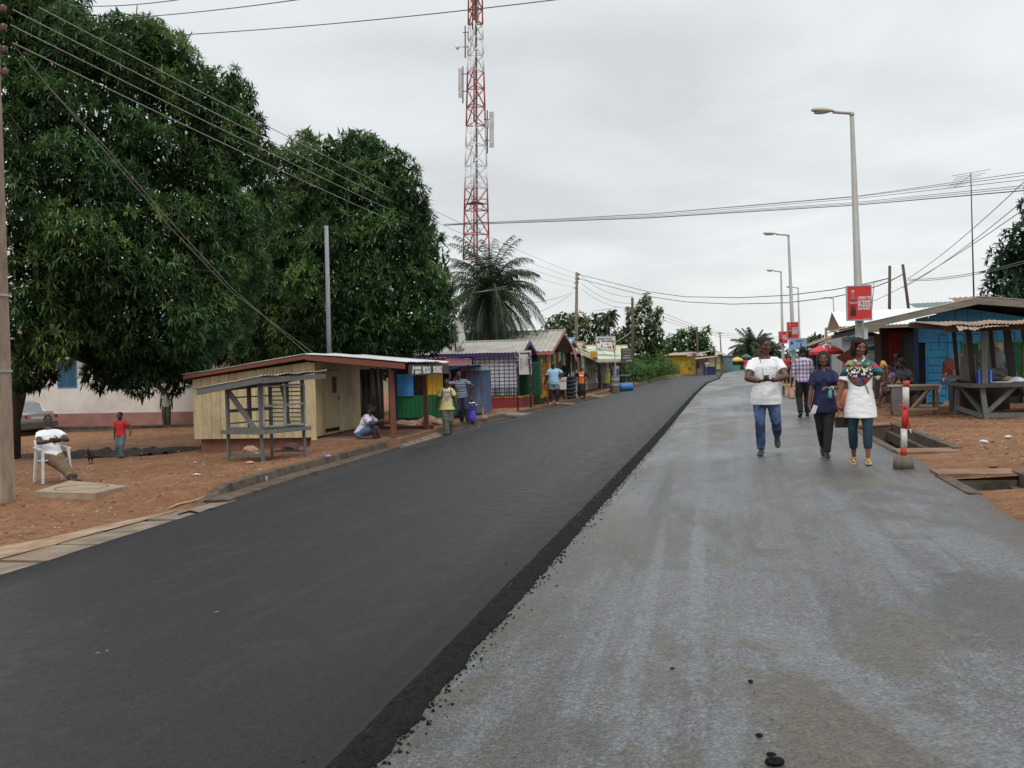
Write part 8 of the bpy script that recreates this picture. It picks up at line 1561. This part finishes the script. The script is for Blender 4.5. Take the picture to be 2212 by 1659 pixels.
# ---------------- left side people
pk = PG(967,943); pk.y += .0
YT = mat('lemon_cotton', (.62,.54,.26), (.55,.47,.22), rough=.85, scale=4)
J7 = person('man in pale yellow printed T-shirt with backpack straps walking along the left kerb', pk, face(967)+rad(6), 1.70, dict(b=1.05, sw=1.04, vox=.008, skin=SK3, head=(0,-3,0), hair='cap_low', hip=.515, lean=-2, footR=(-.02,-.10,.045,-6), footL=(.035,.07,.055,6,15), handR=(-.195,-.02,.475), handL=(.185,-.05,.455),
  top=dict(mat=YT, hem=-.055, flare=1.10, sleeve=.62, ease=.012, fold=.008), bottom=dict(kind='trousers', mat=[mat('olive_cargo', (.13,.13,.105), (.085,.085,.07), rough=.85, scale=6)], r=(.064,.060,.052,.050,.050), fold=.008), shoes=dict(mat=mat('shoe_brown', (.06,.045,.035)))))
w = MB(); X_, U_ = V(1,0,0), V(0,0,1); o = J7['S'](.225)+V(-.135,-.135,0); w.text('BREW', .115, o, X_, U_, bold=.004, sx=.95)
for k in range(5): wd = .19-.035*k; w.add([J7['S'](.20-.022*k)+V(-wd/2,-.137,0), J7['S'](.20-.022*k)+V(wd/2,-.137,0), J7['S'](.187-.022*k)+V(wd/2-.012,-.138,0), J7['S'](.187-.022*k)+V(-wd/2+.012,-.138,0)], [(0,3,2,1)])
w.build('shirt_print', mat('print_lilac', (.20,.22,.42), (.3,.3,.45), scale=10), J7['root'])
for s in (-1,1): w = MB(); w.tube([J7['S'](.302)+V(s*.11,.07,0), J7['S'](.312)+V(s*.115,-.02,0), J7['S'](.26)+V(s*.125,-.105,0), J7['S'](.18)+V(s*.14,-.10,0), J7['S'](.12)+V(s*.145,-.02,0)], .018, 8); w.build('backpack_strap', mat('strap_brown', (.05,.02,.018)), J7['root'])
w = MB(); w.b2((-.14,.13,.95),(.14,.26,1.38)); w.build('backpack', mat('strap_brown', (.05,.02,.018)), J7['root'])
ST = stripes('striped_polo', [(.05,.07,.13),(.26,.29,.33),(.08,.10,.17),(.38,.40,.42)], 2, .115, .85, [0,.35,.55,.85])
q = PG(1001,915); J8 = person('man in striped grey blue polo leaning by the green kiosk, hand on hip', q, face(1000)-rad(8), 1.76, dict(b=1.0, vox=.009, skin=SK3, hair='cap_low', head=(12,0,0), hip=.50, side=-9, footL=(.10,-.10,.045,14), footR=(-.03,.06,.045,-6), handL=(.115,-.015,.575), elbL=(1,.1,.2), hdirL=(-.8,-.1,-.4), handR=(-.21,.0,.86), elbR=(-1,0,-.6), hdirR=(-.2,-.2,.9),
  top=dict(mat=ST, hem=-.02, flare=1.05, sleeve=.66, ease=.012, fold=.006), bottom=dict(kind='trousers', mat=[mat('indigo', (.022,.022,.07), (.015,.015,.045))], r=(.062,.056,.046,.044,.040), fold=.006), shoes=dict(mat=BLKC)))
q = PG(1020,920); PUR = mat('purple_cloth', (.08,.045,.42), (.06,.035,.33), rough=.75, scale=6)
J9 = person('little girl in a purple dress with white trim standing near the left kerb', q, face(1020)-rad(5), .98, dict(fem=True, vox=.008, skin=SK1, hair='cap_low', hs=1.5, head=(0,0,0), hip=.50, footL=(.05,0,.04,0), footR=(-.05,0,.04,0), handL=(.06,-.14,.66), handR=(-.03,-.15,.66), elbL=(1,.2,-.6), elbR=(-1,.2,-.6), top=dict(mat=[PUR, WHT], pick=lambda c: 1 if (c.z > .775 and abs(c.x) > .0 and c.z < .80) or (.44 < c.z < .475) or abs(c.x) > .155 else 0, hem=-.03, sleeve=.75, ease=.016, bust=0, collar=WHT, cuff=1.2, name='dress_top'), bottom=dict(kind='skirt', mat=[PUR], len=.62, r1=.15, ease=.012)))
q = PG(781,951, .25); JA = person('man in white shirt and blue shorts crouched sitting on the porch edge', V(-9.25,24.62,-.23), face(780)+rad(70), 1.68, dict(vox=.008, skin=SK3, hair='cap_low', head=(30,5,0), hip=.085, lean=28, footL=(.07,-.30,-.06,0), footR=(-.05,-.27,-.06,0), kneeL=(.3,-1,1), kneeR=(-.1,-1,1), handL=(.07,-.30,.26), handR=(-.04,-.33,.27), elbL=(1,.3,-.5), elbR=(-1,.3,-.5), top=dict(mat=mat('white_shirt_lilac', (.62,.60,.72), (.55,.53,.64), rough=.85), hem=-.02, flare=1.08, sleeve=.75, ease=.013, fold=.008), bottom=dict(kind='shorts', mat=[mat('blue_print_shorts', (.10,.19,.30), (.04,.08,.15), scale=30)], len=.46, r=(.066,.062,.05,.045,.04)), shoes=dict(mat=BLKC)))
LB = stripes('pale_blue_polo', [(.26,.45,.62),(.34,.53,.68)], 2, .05, .85)
q = PG(1197,873); JB = person('stout bearded man in light blue polo and dark shorts standing by the white ice chest', q, face(1197), 1.84, dict(b=1.28, sw=1.05, vox=.010, skin=SK3, hair='beard', head=(0,0,0), hip=.51, footL=(.075,-.02,.045,12), footR=(-.085,0,.045,-10), handL=(.150,.02,.60), elbL=(1,.5,.1), hdirL=(-.7,0,-.5), handR=(-.215,.0,.47), top=dict(mat=LB, hem=-.035, flare=1.05, belly=.018, sleeve=.66, ease=.012), bottom=dict(kind='shorts', mat=[mat('camo_navy', (.055,.065,.10), (.16,.17,.20), scale=16)], len=.40, r=(.070,.068,.05,.045,.04), wide=1.1), shoes=dict(mat=mat('sandal_pale', (.32,.32,.34)))))
q = PG(1257,863); JC_ = person('woman in bright orange top over black with hands on hips at the left kerb', q, face(1257), 1.62, dict(fem=True, b=1.12, vox=.011, skin=SK2, hair='cap_low', head=(0,0,0), hip=.515, footL=(.075,0,.045,8), footR=(-.075,0,.045,-8), handL=(.125,.0,.57), handR=(-.125,.0,.57), elbL=(1,.2,.1), elbR=(-1,.2,.1), hdirL=(-.6,-.2,-.5), hdirR=(.6,-.2,-.5),
  top=dict(mat=[mat('orange_cloth', (.68,.17,.02), (.60,.14,.02)), BLKC, WHT], pick=lambda c: 1 if abs(c.x) > .135 or c.y > .05 else (2 if 1.14 < c.z < 1.2 and abs(c.x) < .09 and c.y < -.05 else 0), hem=-.035, sleeve=.95, ease=.012, name='top'), bottom=dict(kind='skirt', mat=[BLKC], len=.80, r1=.085), shoes=dict(flat=True, mat=BLKC)))
q = PG(1285,846); q2 = V(at(1285,846,62).x,62,0); q2.z = G(q2.x,62); JD = person('woman in pale grey dress with one hand at her chin before the metal gate', q2, face(1285)-rad(15), 1.60, dict(fem=True, vox=.014, skin=SK3, hair='cap_low', head=(5,0,0), footL=(.05,0,.045,0), footR=(-.05,.02,.045,0), handL=(.04,-.13,.80), elbL=(1,-.2,-1), handR=(-.13,-.02,.5), top=dict(mat=mat('grey_dress', (.34,.35,.37), (.24,.25,.28), scale=14), hem=-.02, sleeve=.5), bottom=dict(kind='skirt', mat=[mat('grey_skirt', (.42,.42,.42), (.3,.3,.3), scale=9)], len=.55, r1=.11), shoes=dict(mat=BLKC)))
q = V(at(1210,860,49.5).x,49.5,0); q.z = G(q.x,49.5); person('dark dressed person sitting low beside the tyre stack', q, face(1210)-rad(30), 1.6, dict(fem=True, vox=.014, skin=SK3, hair='afro', hip=.27, lean=15, footL=(.09,-.2,.045,0), footR=(-.09,-.2,.045,0), handL=(.08,-.2,.35), handR=(-.08,-.2,.35), top=dict(mat=mat('maroon_dark_cloth', (.10,.03,.03)), hem=-.03, sleeve=.7), bottom=dict(kind='skirt', mat=[BLKC], len=.7)))
q = PG(262,990); JE = person('child in red shirt and faded jeans walking in the shade under the mango tree', q, face(262)-rad(25), 1.16, dict(vox=.008, skin=SK3, hair='cap_low', hs=1.32, head=(-10,0,0), hip=.50, footL=(.05,-.08,.045,0), footR=(-.04,.08,.05,0,12), handL=(.26,-.08,.56), elbL=(1,.3,-.6), handR=(-.15,.03,.47), top=dict(mat=mat('red_shirt', (.46,.02,.03), (.38,.018,.025), rough=.85), hem=-.02, sleeve=.65, ease=.016), bottom=dict(kind='trousers', mat=[mat('faded_jeans', (.10,.15,.17), (.06,.09,.11), scale=8)], r=(.066,.062,.056,.054,.052), ease=.010), shoes=dict(mat=BLKC)))
q = PG(361,922); JF = person('person in white shirt and olive trousers standing by the thin trunk, head hidden in leaves', q, face(361)-rad(10), 1.76, dict(vox=.012, skin=SK3, hair='cap_low', footL=(.04,0,.045,0), footR=(-.05,.01,.045,0), top=dict(mat=mat('offwhite_shirt', (.48,.47,.42), (.38,.37,.33)), hem=-.02, sleeve=.6, flare=1.06), bottom=dict(kind='trousers', mat=[mat('olive_trousers', (.12,.12,.08), (.07,.07,.05), scale=8)], r=(.064,.058,.050,.048,.046)), shoes=dict(mat=BLKC)))
# sprawled man on the white chair
JG = person('man in white V-neck shirt sprawled on the white plastic chair with outstretched legs', CHAIR_A+Vector((-.1,.1,0)), rad(52), 1.74, dict(vox=.008, skin=SK3, hair='cap_low', head=(-8,-4,0), hip=.275, hipxy=(0,-.02), lean=-24, footL=(.05,-.52,.045,10,10), footR=(.10,-.46,.05,25,0), kneeL=(.35,-.4,1), kneeR=(-.25,-.4,1), handL=(.03,-.13,.47), handR=(-.03,-.12,.455), elbL=(1,.2,-.35), elbR=(-1,.2,-.35), hdirL=(-.9,-.1,0), hdirR=(.9,-.1,0),
  top=dict(mat=WHT, hem=-.02, sleeve=.6, ease=.010, fold=.006), bottom=dict(kind='trousers', mat=[mat('khaki_trousers', (.17,.12,.065), (.11,.075,.042), rough=.85, scale=6)], r=(.064,.058,.048,.046,.042), fold=.006), shoes=dict(mat=mat('trainer_dark', (.05,.04,.045)))))
# a couple of tiny figures at the far stalls
for i, (u, y, c, lab) in enumerate(((1527,116,(.55,.55,.55),'tiny far figure in white at the lean-to stall'),(1585,150,(.1,.08,.08),'tiny dark figure under the yellow umbrella'),(1327,66,(.32,.33,.36),'figure in grey bending behind the table beyond the white pillar'))):
    x = at(u,800,y).x; person(lab, V(x,y,G(x,y)), face(u), 1.65, dict(vox=.03, skin=SK3, hair='short', top=dict(mat=mat('tinyc%d' % i, c), hem=-.03, sleeve=.6), bottom=dict(kind='trousers', mat=[BLKC])))
# ---------------- black hen
def hen():
    q = PG(196,1003); t = T('hen', 'black hen pecking on the shaded earth near the white plastic chair', 'hen', q, rad(200)); M_ = mat('hen_black', (.02,.018,.017), (.04,.035,.03), rough=.6, scale=25, bump=.6); w = MB()
    w.ell((0,0,.22), (.085,.15,.095), 9); w.ell((0,-.07,.23), (.075,.08,.085), 8); limb(w, [V(0,-.10,.26),V(0,-.155,.29),V(0,-.19,.27)], [.05,.034,.028]); w.ell((0,-.205,.262), (.027,.034,.027), 7); limb(w, [V(0,-.23,.256), V(0,-.26,.246)], [.010,.003])
    loft(w, [V(0,.09,.25),V(0,.16,.31),V(0,.21,.38)], [.045,.040,.018], [.05,.065,.04], V(1,0,0), 12)
    for s in (-1,1): limb(w, [V(s*.035,.0,.15), V(s*.035,.01,.08), V(s*.035,-.0,.012)], [.03,.012,.008]); [limb(w, [V(s*.035,0,.012), V(s*.035+dx,-.045,.006)], [.007,.005]) for dx in (-.02,0,.02)]
    fuse(w, 'body', [M_], t, .006, 1); w = MB(); w.ell((0,-.205,.292), (.005,.022,.014), 6); w.build('comb', REDP, t)
hen()
